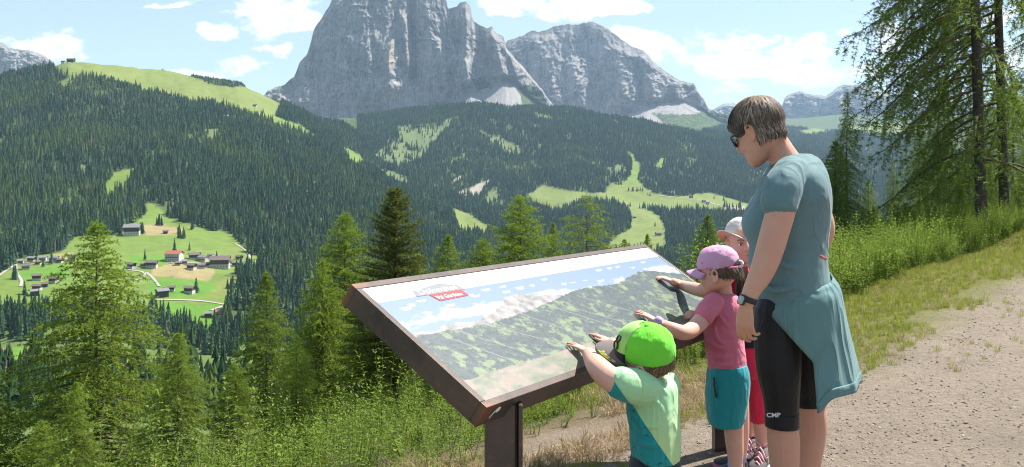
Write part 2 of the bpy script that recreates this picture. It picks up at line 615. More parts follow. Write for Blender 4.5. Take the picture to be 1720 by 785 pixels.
def build_heights():
    cols = sorted(PROFILE)
    lr = np.log(RINGS)
    zc = []
    for c in cols:
        th = math.atan((c - CX) / F_PX)
        rr = np.array([p[0] for p in PROFILE[c]], float)
        zz = EYE + (HY - np.array([p[1] for p in PROFILE[c]], float)) / F_PX * rr * math.cos(th)
        zc.append(np.interp(lr, np.log(rr), zz))
    zc = np.array(zc)
    k = np.array([.05, .1, .2, .3, .2, .1, .05])
    pad = np.pad(zc, ((0, 0), (3, 3)), 'edge')
    zc = sum(k[i] * pad[:, i:i + zc.shape[1]] for i in range(7))
    u = CX + F_PX * np.tan(np.clip(TH, -0.70, 0.70))
    u = np.clip(u, cols[0], cols[-1])
    far = np.array([np.interp(u, cols, zc[:, j]) for j in range(len(RINGS))]).T      # [theta, ring]
    X = np.sin(TH)[:, None] * RINGS[None]
    Y = np.cos(TH)[:, None] * RINGS[None]
    near = near_z(X, Y)
    # 60..900 m: straight run between the near slope and the valley
    i60 = np.searchsorted(RINGS, 60.0)
    i9 = np.searchsorted(RINGS, 900.0)
    z60 = near[:, i60:i60 + 1]
    z9 = far[:, i9:i9 + 1]
    w = np.clip((RINGS - 60) / 840, 0, 1)[None]
    midl = z60 * (1 - w) + z9 * w
    back = np.clip((np.abs(TH) - 0.85) / 0.6, 0, 1)[:, None]
    farb = far * (1 - back) + back * (0.5 + 0.02 * RINGS[None])
    Z = np.where(RINGS[None] < 60, near, np.where(RINGS[None] < 900, midl * (1 - back) + back * (0.5 + 0.02 * RINGS[None]), farb))
    amp = np.clip((RINGS - 40) / 900, 0, 1)[None]
    nz = fbm(X / 420 + 7, Y / 420, 21, 5, 0.5) * 34 + ridged(X / 260 + Y / 900, Y / 520, 33, 4) * 26
    damp = np.ones_like(Z)
    v = HY - (Z - EYE) / (np.maximum(np.cos(TH), 0.2)[:, None] * RINGS[None]) * F_PX
    damp = np.where((RINGS[None] > 1150) & (RINGS[None] < 1800), 0.35, 1.0)
    damp = damp * np.clip(1 - (RINGS[None] - 6000) / 20000, 0.3, 1)
    Z = Z + nz * amp * damp * 0.55
    return X, Y, Z


GX, GY, GZ = build_heights()


def ground_z(x, y):
    x = np.asarray(x, float); y = np.asarray(y, float)
    th = np.arctan2(x, y)
    r = np.hypot(x, y)
    fi = np.interp(th, TH, np.arange(len(TH)))
    fj = np.interp(r, RINGS, np.arange(len(RINGS)))
    i = np.minimum(fi.astype(int), len(TH) - 2); j = np.minimum(fj.astype(int), len(RINGS) - 2)
    a = fi - i; b = fj - j
    return (GZ[i, j] * (1 - a) + GZ[i + 1, j] * a) * (1 - b) + (GZ[i, j + 1] * (1 - a) + GZ[i + 1, j + 1] * a) * b


def gz(x, y):
    return float(ground_z(np.array([x]), np.array([y]))[0])


def project(x, y, z):
    return CX + F_PX * x / y, HY - F_PX * (z - EYE) / y


def cast(u, v, rmin=800, rmax=9000):
    """where the line of sight through photo pixel (u, v) meets the land"""
    th = math.atan((u - CX) / F_PX)
    r = np.exp(np.linspace(math.log(rmin), math.log(rmax), 3000))
    x = np.sin(th) * r; y = np.cos(th) * r
    z = ground_z(x, y)
    ray = EYE + (HY - v) / F_PX * y
    hit = np.nonzero(z >= ray)[0]
    k = hit[0] if len(hit) else np.argmin(np.abs(z - ray))
    return Vector((x[k], y[k], z[k]))


def zp(pts, ox, oy, sc):
    return [(ox + x / sc, oy + y / sc) for x, y in pts]


Z1 = lambda p: zp(p, 0, 0, 1.963)
Z4 = lambda p: zp(p, 0, 330, 1.726)
Z5 = lambda p: zp(p, 750, 180, 3.27)
GREEN, LIME, TAN, OLIVE, ROUGH, DIRT = (0.120, 0.175, 0.034), (0.088, 0.190, 0.024), (0.250, 0.205, 0.095), (0.138, 0.172, 0.042), (0.105, 0.135, 0.050), (0.26, 0.235, 0.19)
FLOOR = (0.060, 0.085, 0.028)
# clearings and fields: (outline in the photo, nearest, farthest distance, colour)
FIELDS = [
    (Z1([(175, 222), (215, 190), (275, 190), (300, 205), (370, 205), (480, 222), (600, 240), (700, 280), (760, 286), (850, 290), (872, 310), (930, 340), (910, 388), (860, 385), (820, 380), (790, 362), (740, 352), (640, 342), (560, 325), (500, 302), (430, 292), (350, 267), (290, 257), (240, 264), (220, 287), (175, 290), (195, 270), (225, 255), (195, 240)]), 2600, 4200, OLIVE),
    (Z1([(330, 622), (385, 567), (445, 555), (580, 485), (578, 492), (460, 565), (430, 592), (410, 637), (340, 642)]), 1700, 3000, GREEN),
    (Z1([(480, 665), (520, 690), (545, 715), (570, 720), (640, 745), (740, 770), (735, 800), (500, 800), (480, 760), (440, 750), (490, 715)]), 1500, 2400, GREEN),
    (Z1([(868, 385), (915, 388), (985, 413), (1062, 460), (1040, 464), (975, 428), (920, 410), (866, 398)]), 2400, 4300, GREEN),
    (Z1([(1112, 486), (1150, 490), (1185, 512), (1225, 548), (1180, 556), (1155, 552), (1148, 522)]), 2400, 4500, GREEN),
    (Z1([(190, 660), (230, 680), (262, 690), (236, 712), (200, 692)]), 1500, 3000, ROUGH),
    (Z1([(235, 545), (262, 540), (300, 572), (285, 580)]), 1500, 3000, ROUGH),
    (Z1([(668, 430), (720, 425), (760, 440), (745, 460), (690, 455)]), 1700, 4000, ROUGH),
    ([(625, 283), (655, 287), (690, 303), (682, 310), (650, 300)], 2400, 5000, ROUGH),
    ([(690, 322), (742, 343), (748, 350), (715, 342)], 2400, 4500, GREEN),
    ([(762, 350), (792, 362), (826, 382), (818, 392), (776, 394), (764, 372)], 2300, 3600, OLIVE),
    (Z4([(430, 15), (470, 40), (485, 70), (540, 95), (600, 105), (650, 100), (690, 130), (700, 150), (730, 170), (760, 180), (735, 200), (690, 215), (650, 230), (660, 250), (690, 270), (700, 300), (660, 320), (650, 350), (625, 385), (590, 395), (540, 380), (500, 365), (470, 350), (440, 320), (400, 330), (340, 330), (200, 330), (100, 335), (40, 345), (0, 345), (-80, 350), (-80, 220), (0, 225), (40, 200), (60, 185), (180, 160), (220, 118), (260, 115), (350, 115), (360, 95), (420, 55), (425, 25)]), 1100, 2300, GREEN),
    (Z4([(440, 205), (510, 193), (560, 203), (622, 213), (612, 244), (540, 236), (440, 232)]), 1100, 2300, TAN),
    (Z4([(150, 172), (210, 160), (220, 185), (165, 190)]), 1100, 2300, TAN),
    (Z4([(470, 82), (540, 95), (505, 114), (430, 112), (380, 100), (430, 80)]), 1100, 2300, TAN),
    (Z4([(640, 160), (690, 150), (700, 165), (660, 180)]), 1100, 2300, OLIVE),
    (Z4([(650, 235), (690, 232), (690, 300), (655, 300), (600, 290), (625, 262)]), 1100, 2300, OLIVE),
    (Z4([(430, 236), (600, 246), (630, 262), (590, 288), (440, 288)]), 1100, 2300, LIME),
    (Z4([(440, 306), (660, 316), (640, 355), (600, 392), (540, 378), (470, 345)]), 1100, 2300, LIME),
    (Z4([(380, 172), (480, 172), (480, 195), (380, 195)]), 1100, 2300, LIME),
    (Z4([(60, 215), (200, 200), (200, 236), (60, 240)]), 1100, 2300, LIME),
    (Z4([(-90, 440), (60, 440), (120, 470), (180, 500), (330, 470), (420, 485), (430, 510), (400, 560), (200, 640), (90, 700), (-90, 760)]), 800, 1120, LIME),
    (Z5([(430, 500), (530, 428), (720, 465), (870, 472), (895, 425), (990, 405), (1080, 440), (1180, 485), (1300, 492), (1440, 470), (1640, 525), (1700, 530), (1700, 590), (1480, 582), (1200, 567), (1060, 547), (980, 547), (900, 522), (760, 522), (700, 547), (600, 592), (520, 562), (480, 540)]), 2800, 4500, OLIVE),
    (Z5([(990, 405), (1010, 370), (1022, 312), (986, 240), (1015, 246), (1038, 290), (1062, 310), (1067, 360), (1057, 405), (1082, 442)]), 3200, 5000, GREEN),
    (Z5([(970, 540), (1080, 552), (1172, 600), (1212, 680), (1200, 800), (880, 800), (900, 740), (1012, 660), (1012, 610)]), 2300, 4300, OLIVE),
    (Z5([(1148, 328), (1180, 273), (1212, 280), (1190, 322), (1170, 347)]), 3200, 5200, GREEN),
    (Z5([(168, 128), (240, 148), (300, 168), (380, 200), (430, 262), (350, 257), (300, 217), (230, 182)]), 3300, 5400, ROUGH),
    (Z5([(472, 33), (640, 68), (637, 80), (500, 62)]), 4200, 5600, OLIVE),
    ([(625, 262), (700, 215), (775, 194), (742, 225), (705, 272), (660, 282)], 3300, 5200, ROUGH),
    ([(665, 212), (722, 208), (702, 226), (672, 236)], 3300, 5200, ROUGH),
    (Z5([(0, 340), (40, 290), (120, 248), (112, 270), (50, 322), (0, 372)]), 3000, 5000, ROUGH),
    (Z5([(20, 452), (32, 415), (78, 372), (72, 402)]), 2800, 5000, DIRT),
    (Z5([(75, 475), (150, 432), (250, 392), (205, 462), (100, 495)]), 2800, 5000, DIRT),
    (Z5([(190, 520), (240, 465), (300, 455), (285, 500), (230, 530)]), 2600, 5000, ROUGH),
    (Z5([(870, 335), (940, 320), (1005, 335), (985, 372), (900, 370)]), 3000, 5000, ROUGH),
    (Z5([(1510, 550), (1640, 545), (1640, 565), (1560, 575)]), 2800, 4500, DIRT),
    ([(815, 178), (870, 172), (905, 178), (860, 184)], 4600, 5600, GREEN),
    ([(1425, 214), (1480, 206), (1560, 210), (1560, 226), (1460, 226)], 7500, 11500, OLIVE),
    ([(1330, 222), (1370, 216), (1400, 222), (1360, 228)], 7000, 11500, OLIVE),
    ([(1290, 262), (1330, 258), (1370, 266), (1320, 270)], 5000, 8500, OLIVE),
]
# sparse dwarf pine along the skyline of the meadow ridge
SHRUB_BAND = Z1([(345, 180), (480, 185), (620, 208), (740, 230), (870, 275), (885, 312), (800, 296), (760, 300), (700, 296), (620, 264), (480, 242), (370, 222)])
SHRUB_BAND2 = Z1([(275, 208), (330, 205), (385, 215), (380, 250), (330, 262), (285, 245)])


def field_index(x, y, z):
    u, v = project(x, y, z)
    r = np.hypot(x, y)
    idx = np.full(u.shape, -1)
    for k, (poly, r0, r1, c) in enumerate(FIELDS):
        m = (r > r0) & (r < r1) & (y > 100)
        if not m.any():
            continue
        sel = np.nonzero(m)
        wob = 2.2
        uu = u[sel] + wob * vnoise(x[sel] / 25, y[sel] / 25, None, 61)
        vv = v[sel] + 0.5 * wob * vnoise(x[sel] / 25, y[sel] / 25, None, 62)
        inside = in_poly(uu, vv, poly)
        t = idx[sel]
        t[inside] = k
        idx[sel] = t
    return idx


def build_ground():
    nt, nr = GX.shape
    V = np.stack([GX, GY, GZ], -1).reshape(-1, 3)
    i = np.arange(nt - 1)[:, None] * nr + np.arange(nr - 1)[None]
    Fc = np.stack([i, i + nr, i + nr + 1, i + 1], -1).reshape(-1, 4)
    V = np.vstack([V, [[0, 0, float(near_z(np.zeros(1), np.zeros(1))[0])]]])
    a = np.arange(nt - 1) * nr
    fan = np.stack([np.full(nt - 1, len(V) - 1), a + nr, a], -1)
    col = np.tile(np.array([*FLOOR, 1.0]), (len(V), 1))
    x, y, z = V.T
    r = np.hypot(x, y)
    s = edge_s(x, y) + 0.25 * fbm(x * 1.3, y * 1.3, 9, 3)
    # near ground: gravel path, grassy verge, dry litter, soil under the weeds
    nearm = r < 75
    gravel = np.array([0.285, 0.232, 0.178]); verge = np.array([0.150, 0.155, 0.038]); soil = np.array([0.21, 0.155, 0.095]); weed = np.array([0.085, 0.095, 0.033])
    def ss(q, lo, hi):
        t = np.clip((q - lo) / (hi - lo), 0, 1)[:, None]
        return t * t * (3 - 2 * t)
    far_w = ss(y, 5.6, 7.2)
    e0 = np.where(y < 6.2, 0.30, -0.55)
    kk = ss(s - e0, 0.0, 0.65)
    c = gravel * (1 - kk) + (verge * far_w + soil * (1 - far_w)) * kk
    k = ss(s, 0.7, 1.6)
    c = c * (1 - k) + weed * k
    col[nearm, :3] = c[nearm]
    mid = (r >= 75) & (r < 1150)
    col[mid, :3] = (0.09, 0.13, 0.035)
    fm = r > 780
    idx = np.full(len(V), -1)
    idx[fm] = field_index(x[fm], y[fm], z[fm])
    for kf, (_, _, _, cc) in enumerate(FIELDS):
        col[idx == kf, :3] = cc
    me = to_mesh('ground', V, [Fc, fan], smooth=True)
    ca = me.color_attributes.new('Col', 'FLOAT_COLOR', 'POINT')
    ca.data.foreach_set('color', col.astype(np.float32).ravel())
    m = bpy.data.materials.new('land')
    m.use_nodes = True
    t = NT(m.node_tree)
    b = t.n['Principled BSDF']
    b.inputs['Roughness'].default_value = 0.95
    b.inputs['Specular IOR Level'].default_value = 0.15
    at_ = t.add('ShaderNodeVertexColor')
    at_.layer_name = 'Col'
    tc = t.add('ShaderNodeTexCoord')
    fine = t.noise(tc.outputs['Object'], 26.0, 8, 0.7)
    med = t.noise(tc.outputs['Object'], 1.7, 5, 0.6)
    big = t.noise(tc.outputs['Object'], 0.045, 6, 0.62)
    huge = t.noise(tc.outputs['Object'], 0.006, 4, 0.6)
    f = t.math('ADD', t.math('MULTIPLY', fine, 1.15), t.math('MULTIPLY', med, 0.60))
    f = t.math('ADD', f, t.math('MULTIPLY', big, 0.75))
    f = t.math('ADD', f, t.math('MULTIPLY', huge, 0.35))
    f = t.math('SUBTRACT', f, 0.42)
    f = t.math('MAXIMUM', f, 0.25)
    cm = t.add('ShaderNodeCombineColor')
    for q in range(3):
        t.link(f, cm.inputs[q])
    t.link(t.mix(1.0, at_.outputs[0], cm.outputs[0], 'MULTIPLY'), b.inputs['Base Color'])
    bp = t.add('ShaderNodeBump')
    bp.inputs['Strength'].default_value = 0.9
    bp.inputs['Distance'].default_value = 0.035
    hh = t.math('ADD', t.noise(tc.outputs['Object'], 55.0, 6, 0.7), t.math('MULTIPLY', t.noise(tc.outputs['Object'], 9.0, 4, 0.6), 0.8))
    t.link(hh, bp.inputs['Height'])
    t.link(bp.outputs[0], b.inputs['Normal'])
    o = obj('ground', me, None, m)
    tag(o, 'gravel path, grassy verge and the valley land running to the horizon', 'ground', kind='structure')


build_ground()


# ---------------------------------------------------------------- the mountains
def rock_material(name, c1, c2, c3, fs=1.0):
    m = bpy.data.materials.new(name)
    m.use_nodes = True
    t = NT(m.node_tree)
    b = t.n['Principled BSDF']
    b.inputs['Roughness'].default_value = 0.95
    b.inputs['Specular IOR Level'].default_value = 0.1
    tc = t.add('ShaderNodeTexCoord')
    mp = t.add('ShaderNodeMapping')
    mp.inputs['Scale'].default_value = (1, 1, 0.5)
    t.link(tc.outputs['Object'], mp.inputs[0])
    n1 = t.noise(mp.outputs[0], 0.011 * fs, 8, 0.68)
    mp2 = t.add('ShaderNodeMapping')
    mp2.inputs['Scale'].default_value = (0.25, 0.25, 1.5)
    t.link(tc.outputs['Object'], mp2.inputs[0])
    n2 = t.noise(mp2.outputs[0], 0.016 * fs, 6, 0.6)
    f = t.math('ADD', t.math('MULTIPLY', n1, 0.65), t.math('MULTIPLY', n2, 0.35))
    rk = t.ramp(f, [(0.36, c1), (0.5, c2), (0.64, c3)])
    mp3 = t.add('ShaderNodeMapping')
    mp3.inputs['Scale'].default_value = (1, 1, 0.10)
    mp3.inputs['Rotation'].default_value = (0, 0.10, 0)
    t.link(tc.outputs['Object'], mp3.inputs[0])
    for (sc3, dark, wd) in ((0.016, 0.55, 9.0), (0.040, 0.65, 7.0)):
        nq = t.noise(mp3.outputs[0], sc3 * fs, 5, 0.6, 0.8)
        ln = t.math('MULTIPLY', t.math('ABSOLUTE', t.math('SUBTRACT', nq, 0.5)), wd * 2)
        ln = t.math('SUBTRACT', 1.0, ln, None, True)
        rk = t.mix(t.math('MULTIPLY', ln, 1 - dark), rk, (0.07, 0.068, 0.07))
    st = t.smooth(t.noise(mp.outputs[0], 0.006 * fs, 3, 0.5), 0.56, 0.70)
    rk = t.mix(t.math('MULTIPLY', st, 0.35), rk, (0.42, 0.33, 0.24))
    at_ = t.add('ShaderNodeVertexColor')
    at_.layer_name = 'Col'
    sepc = t.add('ShaderNodeSeparateColor')
    t.link(at_.outputs[0], sepc.inputs[0])
    n3 = t.noise(tc.outputs['Object'], 0.03 * fs, 5, 0.65)
    tal = t.mix(n3, (0.22, 0.21, 0.20), (0.38, 0.36, 0.34))
    c = t.mix(sepc.outputs[0], rk, tal)
    gr = t.mix(t.smooth(n3, 0.4, 0.6), (0.10, 0.14, 0.045), (0.035, 0.055, 0.026))
    c = t.mix(sepc.outputs[1], c, gr)
    c = t.mix(sepc.outputs[2], c, (0.52, 0.42, 0.26))
    t.link(c, b.inputs['Base Color'])
    bp = t.add('ShaderNodeBump')
    bp.inputs['Strength'].default_value = 0.9
    bp.inputs['Distance'].default_value = 22.0
    n4 = t.noise(mp.outputs[0], 0.045 * fs, 9, 0.75)
    t.link(n4, bp.inputs['Height'])
    t.link(bp.outputs[0], b.inputs['Normal'])
    return m


def mountain(name, label, top, base_v, r_base, talus, r_foot, slope, mat, du=2.0, rows=150, relief=120.0, butts=(), seed=0, talus_poly=(), green_poly=(), ochre_poly=(), jag=6.0, wall_pow=1.0, back=900.0):
    """top: skyline as photo (column, row); a wall standing r_foot away over an apron that starts at r_base, with a back slope"""
    us = np.arange(top[0][0], top[-1][0] + 0.1, du)
    tv = np.interp(us, [p[0] for p in top], [p[1] for p in top])
    th = np.arctan((us - CX) / F_PX)
    xm = us * 4.2
    tv = tv - jag * 0.5 * (ridged(xm / 90, xm * 0 + seed, seed, 4) + 0.2) - jag * 0.18 * ridged(xm / 22, xm * 0 + seed, seed + 3, 3)
    bv = np.full_like(us, base_v) if not hasattr(base_v, '__len__') else np.interp(us, [p[0] for p in base_v], [p[1] for p in base_v])
    kv = np.interp(us, [p[0] for p in talus], [p[1] for p in talus])          # row where the wall leaves the apron
    kv = np.clip(kv, tv + 4, bv - 2)
    t = np.linspace(0, 1, rows)[None]
    ap = 0.22
    v = np.where(t < ap, bv[:, None] + (kv - bv)[:, None] * (t / ap), kv[:, None] + (tv - kv)[:, None] * ((t - ap) / (1 - ap)))
    ta = np.clip(t / ap, 0, 1); tw = np.clip((t - ap) / (1 - ap), 0, 1)
    c = np.cos(th)[:, None]
    zk = (HY - kv)[:, None] / F_PX * r_foot
    zz = (HY - v) / F_PX * r_foot
    r = r_base + (r_foot - r_base) * ta + np.maximum(zz - zk, 0) / math.tan(math.radians(slope)) * np.ones_like(v)
    # relief: vertical ribs and gullies, broader below
    X = us[:, None] * (r_foot / F_PX) + 0 * v
    H = zz
    wx = X + 60 * fbm(X / 300, H / 300, seed + 50, 3) - 0.12 * H
    wy = H + 50 * fbm(X / 200, H / 200, seed + 51, 3)
    rel = 0.55 * ridged(wx / 320, wy / 900, seed + 1, 3) + 0.34 * ridged(wx / 110, wy / 260, seed + 2, 4) + 0.24 * ridged((wx + 0.35 * wy) / 42, wy / 80, seed + 4, 4) + 0.15 * ridged((wx - 0.3 * wy) / 20, wy / 30, seed + 6, 3)
    strat = (wy + 0.10 * X + 16 * fbm(X / 90, wy / 90, seed + 12, 2)) / 46.0
    rel = rel - 0.07 * np.abs((strat % 1.0) - 0.35) * np.clip(0.4 + fbm(X / 130, wy / 60, seed + 15, 2), 0, 1.2) * 2
    env = np.clip(tw * 6, 0, 1) * np.clip(1.15 - 0.55 * tw, 0.3, 1) * np.clip((1 - tw) * 7, 0.05, 1)
    r = r - relief * rel * env
    r = r - 14 * (ridged(X / 70, H / 160, seed + 9, 3)) * (1 - np.clip(tw * 6, 0, 1)) * np.clip(ta * 3, 0, 1)
    for (bu, bw, amp, v0, v1, lean) in butts:         # buttresses (+) and clefts (-): column, half width, metres, rows from..to, lean
        cu = bu + lean * (v - v0)
        k = np.clip(1 - np.abs(us[:, None] - cu) / bw, 0, 1)
        k = k * np.clip((v - v0) / 14, 0, 1) * np.clip((v1 - v) / 14, 0, 1)
        r = r - amp * k * env
    x = np.sin(th)[:, None] * r / c * c
    y = np.cos(th)[:, None] * r
    x = np.tan(th)[:, None] * y
    z = EYE + (HY - v) / F_PX * y
    # back slope
    nb = 8
    xb = []; 
    for q in range(1, nb + 1):
        yy = y[:, -1] + back * q / nb
        xb.append((np.tan(th) * yy, yy, z[:, -1] - (z[:, -1] + 250) * (q / nb) ** 1.2 + 25 * ridged(us / 14, us * 0 + q * 2.3, seed + 70, 3)))
    X3 = np.concatenate([x, np.stack([b[0] for b in xb], 1)], 1)
    Y3 = np.concatenate([y, np.stack([b[1] for b in xb], 1)], 1)
    Z3 = np.concatenate([z, np.stack([b[2] for b in xb], 1)], 1)
    n0, n1 = X3.shape
    V = np.stack([X3, Y3, Z3], -1).reshape(-1, 3)
    i = np.arange(n0 - 1)[:, None] * n1 + np.arange(n1 - 1)[None]
    Fc = np.stack([i, i + n1, i + n1 + 1, i + 1], -1).reshape(-1, 4)
    col = np.zeros((n0, n1, 4)); col[..., 3] = 1
    U2 = us[:, None] + 0 * v
    wob_u = U2 + 5 * fbm(U2 / 9, v / 9, seed + 90, 3); wob_v = v + 5 * fbm(U2 / 9, v / 9, seed + 91, 3)
    for k, polys in enumerate((talus_poly, green_poly, ochre_poly)):
        for p in polys:
            inside = in_poly(wob_u, wob_v, p)
            col[:, :v.shape[1], k][inside] = 1 if k < 2 else 0.45
    me = to_mesh(name, V, Fc, smooth=False)
    ca = me.color_attributes.new('Col', 'FLOAT_COLOR', 'POINT')
    ca.data.foreach_set('color', col.reshape(-1, 4).astype(np.float32).ravel())
    o = obj(name, me, None, mat)
    tag(o, label, 'mountain', kind='structure')
    return o


rock_a = rock_material('dolomite_rock', (0.235, 0.222, 0.212), (0.36, 0.340, 0.32), (0.48, 0.45, 0.415))
rock_b = rock_material('far_rock', (0.23, 0.218, 0.21), (0.345, 0.327, 0.31), (0.45, 0.425, 0.40), 0.8)

mountain('mountain', 'massive grey rock tower with sheer walls, its top cut by the frame',
         [(415, 192), (440, 165), (452, 153), (478, 143), (494, 131), (503, 108), (516, 92), (523, 70), (528, 48), (540, 32), (552, 14), (558, 0), (566, -22), (590, -45), (620, -60), (660, -66), (700, -55), (725, -40), (742, -14), (750, 2), (752, 14), (767, 13), (773, 6), (783, 5), (790, 12), (794, 34), (804, 42), (818, 48), (826, 46), (832, 56), (840, 60), (846, 62), (851, 82), (864, 98), (874, 108), (888, 124), (902, 140), (915, 158), (930, 178)],
         [(415, 214), (560, 220), (750, 215), (930, 214)], 6050, [(415, 192), (452, 168), (500, 184), (560, 203), (620, 204), (650, 192), (690, 177), (720, 187), (745, 198), (770, 174), (790, 153), (812, 158), (832, 143), (850, 133), (872, 143), (890, 166), (930, 192)], 7000, 71,
         rock_a, du=1.2, rows=300, relief=110, seed=11, jag=5.0,
         butts=[(600, 60, 130, -60, 190, 0.12), (645, 26, 70, -60, 170, 0.05), (676, 12, 110, 15, 125, 0.10), (690, 9, -120, -20, 150, 0.02), (715, 22, 90, -30, 185, 0.10), (733, 12, 90, 60, 160, 0.22),
                (752, 10, -110, 0, 90, 0.25), (782, 15, 150, 0, 150, 0.02), (800, 9, -90, 30, 120, 0.25), (762, 30, 80, 90, 190, 0.35), (826, 14, 110, 45, 160, 0.25), (850, 10, 90, 70, 165, 0.3), (870, 12, 80, 100, 165, 0.3), (540, 30, -60, 10, 170, -0.4)],
         talus_poly=[[(612, 212), (660, 188), (690, 172), (708, 176), (735, 186), (720, 200), (660, 212)], [(722, 206), (760, 178), (788, 150), (800, 156), (815, 165), (832, 142), (842, 140), (852, 128), (862, 130), (872, 145), (882, 170), (850, 182), (790, 196)], [(440, 158), (480, 148), (488, 150), (470, 158)], [(572, 155), (586, 155), (580, 162), (568, 164)]],
         green_poly=[[(415, 210), (425, 190), (465, 158), (470, 162), (440, 200)], [(870, 150), (890, 140), (915, 165), (925, 200), (880, 185)], [(792, 132), (815, 130), (825, 148), (800, 152)]],
         ochre_poly=[[(645, 72), (665, 75), (668, 98), (655, 112), (645, 100)]])

mountain('mountain', 'broad domed grey rock peak with scree gullies behind the forested hill',
         [(800, 140), (835, 92), (848, 76), (852, 70), (866, 66), (880, 60), (893, 54), (898, 53), (903, 56), (912, 54), (930, 46), (942, 42), (956, 42), (972, 42), (982, 38), (995, 38), (1008, 42), (1020, 50), (1034, 60), (1050, 70), (1062, 80), (1080, 86), (1092, 98), (1104, 112), (1118, 122), (1132, 130), (1142, 136), (1156, 140), (1164, 140), (1172, 152), (1182, 166), (1190, 182), (1210, 190), (1232, 197), (1265, 208), (1300, 216)],
         [(800, 225), (1000, 226), (1130, 246), (1300, 262)], 7000, [(800, 195), (880, 185), (960, 192), (1040, 196), (1070, 186), (1085, 178), (1120, 172), (1150, 172), (1180, 184), (1210, 205), (1300, 228)], 8600, 66,
         rock_b, du=1.8, rows=170, relief=150, seed=29, jag=4.5,
         butts=[(905, 30, 90, 50, 190, 0.25), (960, 22, 120, 95, 200, 0.22), (985, 40, -90, 40, 180, 0.1), (1035, 30, 130, 70, 200, 0.16), (1070, 12, -110, 95, 190, 0.12), (1090, 30, 110, 120, 195, 0.25), (1130, 16, 90, 130, 180, 0.3)],
         talus_poly=[[(1070, 178), (1082, 178), (1105, 196), (1130, 216), (1112, 222), (1090, 205)], [(1118, 176), (1128, 172), (1150, 186), (1140, 192)]],
         green_poly=[[(1095, 190), (1150, 192), (1200, 186), (1240, 195), (1310, 215), (1310, 270), (1130, 250), (1125, 215)], [(800, 230), (860, 190), (960, 205), (1080, 215), (1110, 240)]])

mountain('mountain', 'pale flat-topped cliff at the left border behind the meadow ridge',
         [(-620, 120), (-480, 84), (-330, 70), (-220, 60), (-120, 52), (-40, 66), (-5, 73), (8, 74), (10, 80), (20, 82), (36, 84), (52, 86), (64, 90), (76, 95), (84, 103), (110, 118), (160, 140), (220, 170)],
         [(-620, 185), (220, 190)], 8300, [(-620, 150), (-220, 128), (0, 126), (90, 130), (220, 178)], 9300, 74, rock_a, du=2.2, rows=90, relief=120, seed=41, jag=2.5, wall_pow=1)

mountain('mountain', 'hazy jagged far mountain range behind the larch trees on the right',
         [(1120, 215), (1180, 192), (1197, 184), (1214, 176), (1232, 174), (1244, 180), (1262, 192), (1290, 204), (1308, 196), (1318, 166), (1324, 160), (1334, 157), (1344, 154), (1352, 156), (1362, 160), (1376, 160), (1386, 162), (1396, 156), (1406, 148), (1418, 143), (1430, 145), (1444, 143), (1454, 148), (1464, 148), (1472, 154), (1486, 157), (1504, 158), (1530, 164), (1600, 172), (1700, 178), (1850, 170), (2050, 190), (2250, 215)],
         [(1120, 240), (1250, 232), (2250, 240)], 11600, [(1120, 218), (1250, 205), (1320, 198), (1420, 192), (1520, 194), (2250, 225)], 12800, 62, rock_b, du=3.0, rows=80, relief=260, seed=57, jag=3.0,
         green_poly=[[(1120, 260), (1120, 208), (1260, 206), (1330, 198), (1420, 190), (1540, 195), (2250, 215), (2250, 260)]])

# ---------------------------------------------------------------- far conifer forest
def conifer_mesh(name, seed, mat, layers=6, width=0.17, n=9):
    """unit-high spruce: stacked ragged skirts round a thin stem"""
    rg = random.Random(seed)
    v, f = [], []
    for k in range(layers):
        t0 = k / layers
        zb = 0.06 + 0.88 * t0
        zt = min(1.0, zb + 0.30 * (1 - 0.35 * t0))
        R = width * (1 - t0) ** 0.85 * rg.uniform(0.85, 1.15) + 0.012
        b = len(v)
        v.append((rg.uniform(-.008, .008), rg.uniform(-.008, .008), zt))
        ph = rg.uniform(0, 6.28)
        for i in range(n):
            a = ph + 2 * math.pi * i / n
            rr = R * (1.0 if i % 2 else 0.62) * rg.uniform(0.78, 1.2)
            v.append((rr * math.cos(a), rr * math.sin(a), zb + (0.0 if i % 2 else 0.035) + rg.uniform(-.015, .015)))
        for i in range(n):
            f.append((b, b + 1 + i, b + 1 + (i + 1) % n))
    b = len(v)
    for q in range(4):
        a = q * math.pi / 2
        v.append((0.018 * math.cos(a), 0.018 * math.sin(a), -0.03))
        v.append((0.012 * math.cos(a), 0.012 * math.sin(a), 0.2))
    for q in range(4):
        j = (q + 1) % 4
        f.append((b + 2 * q, b + 2 * j, b + 2 * j + 1, b + 2 * q + 1))
    return to_mesh(name, np.array(v), f, mats=[mat])


far_spruce = leaf_mat('far_spruce_green', (0.014, 0.042, 0.024), (0.070, 0.135, 0.056), trans=0.22, patch=True)
far_larch = leaf_mat('far_larch_green', (0.060, 0.110, 0.030), (0.110, 0.160, 0.042), trans=0.25, patch=True)
far_dead = principled('dead_conifer', (0.16, 0.12, 0.10), 0.9)
CONIF = [conifer_mesh('far_spruce', k, far_spruce, width=w) for k, w in enumerate((0.15, 0.17, 0.13, 0.19, 0.155))]
CONIF += [conifer_mesh('far_larch', 40 + k, far_larch, width=w) for k, w in enumerate((0.17, 0.20))]
CONIF.append(conifer_mesh('far_dead_tree', 60, far_dead, width=0.09))


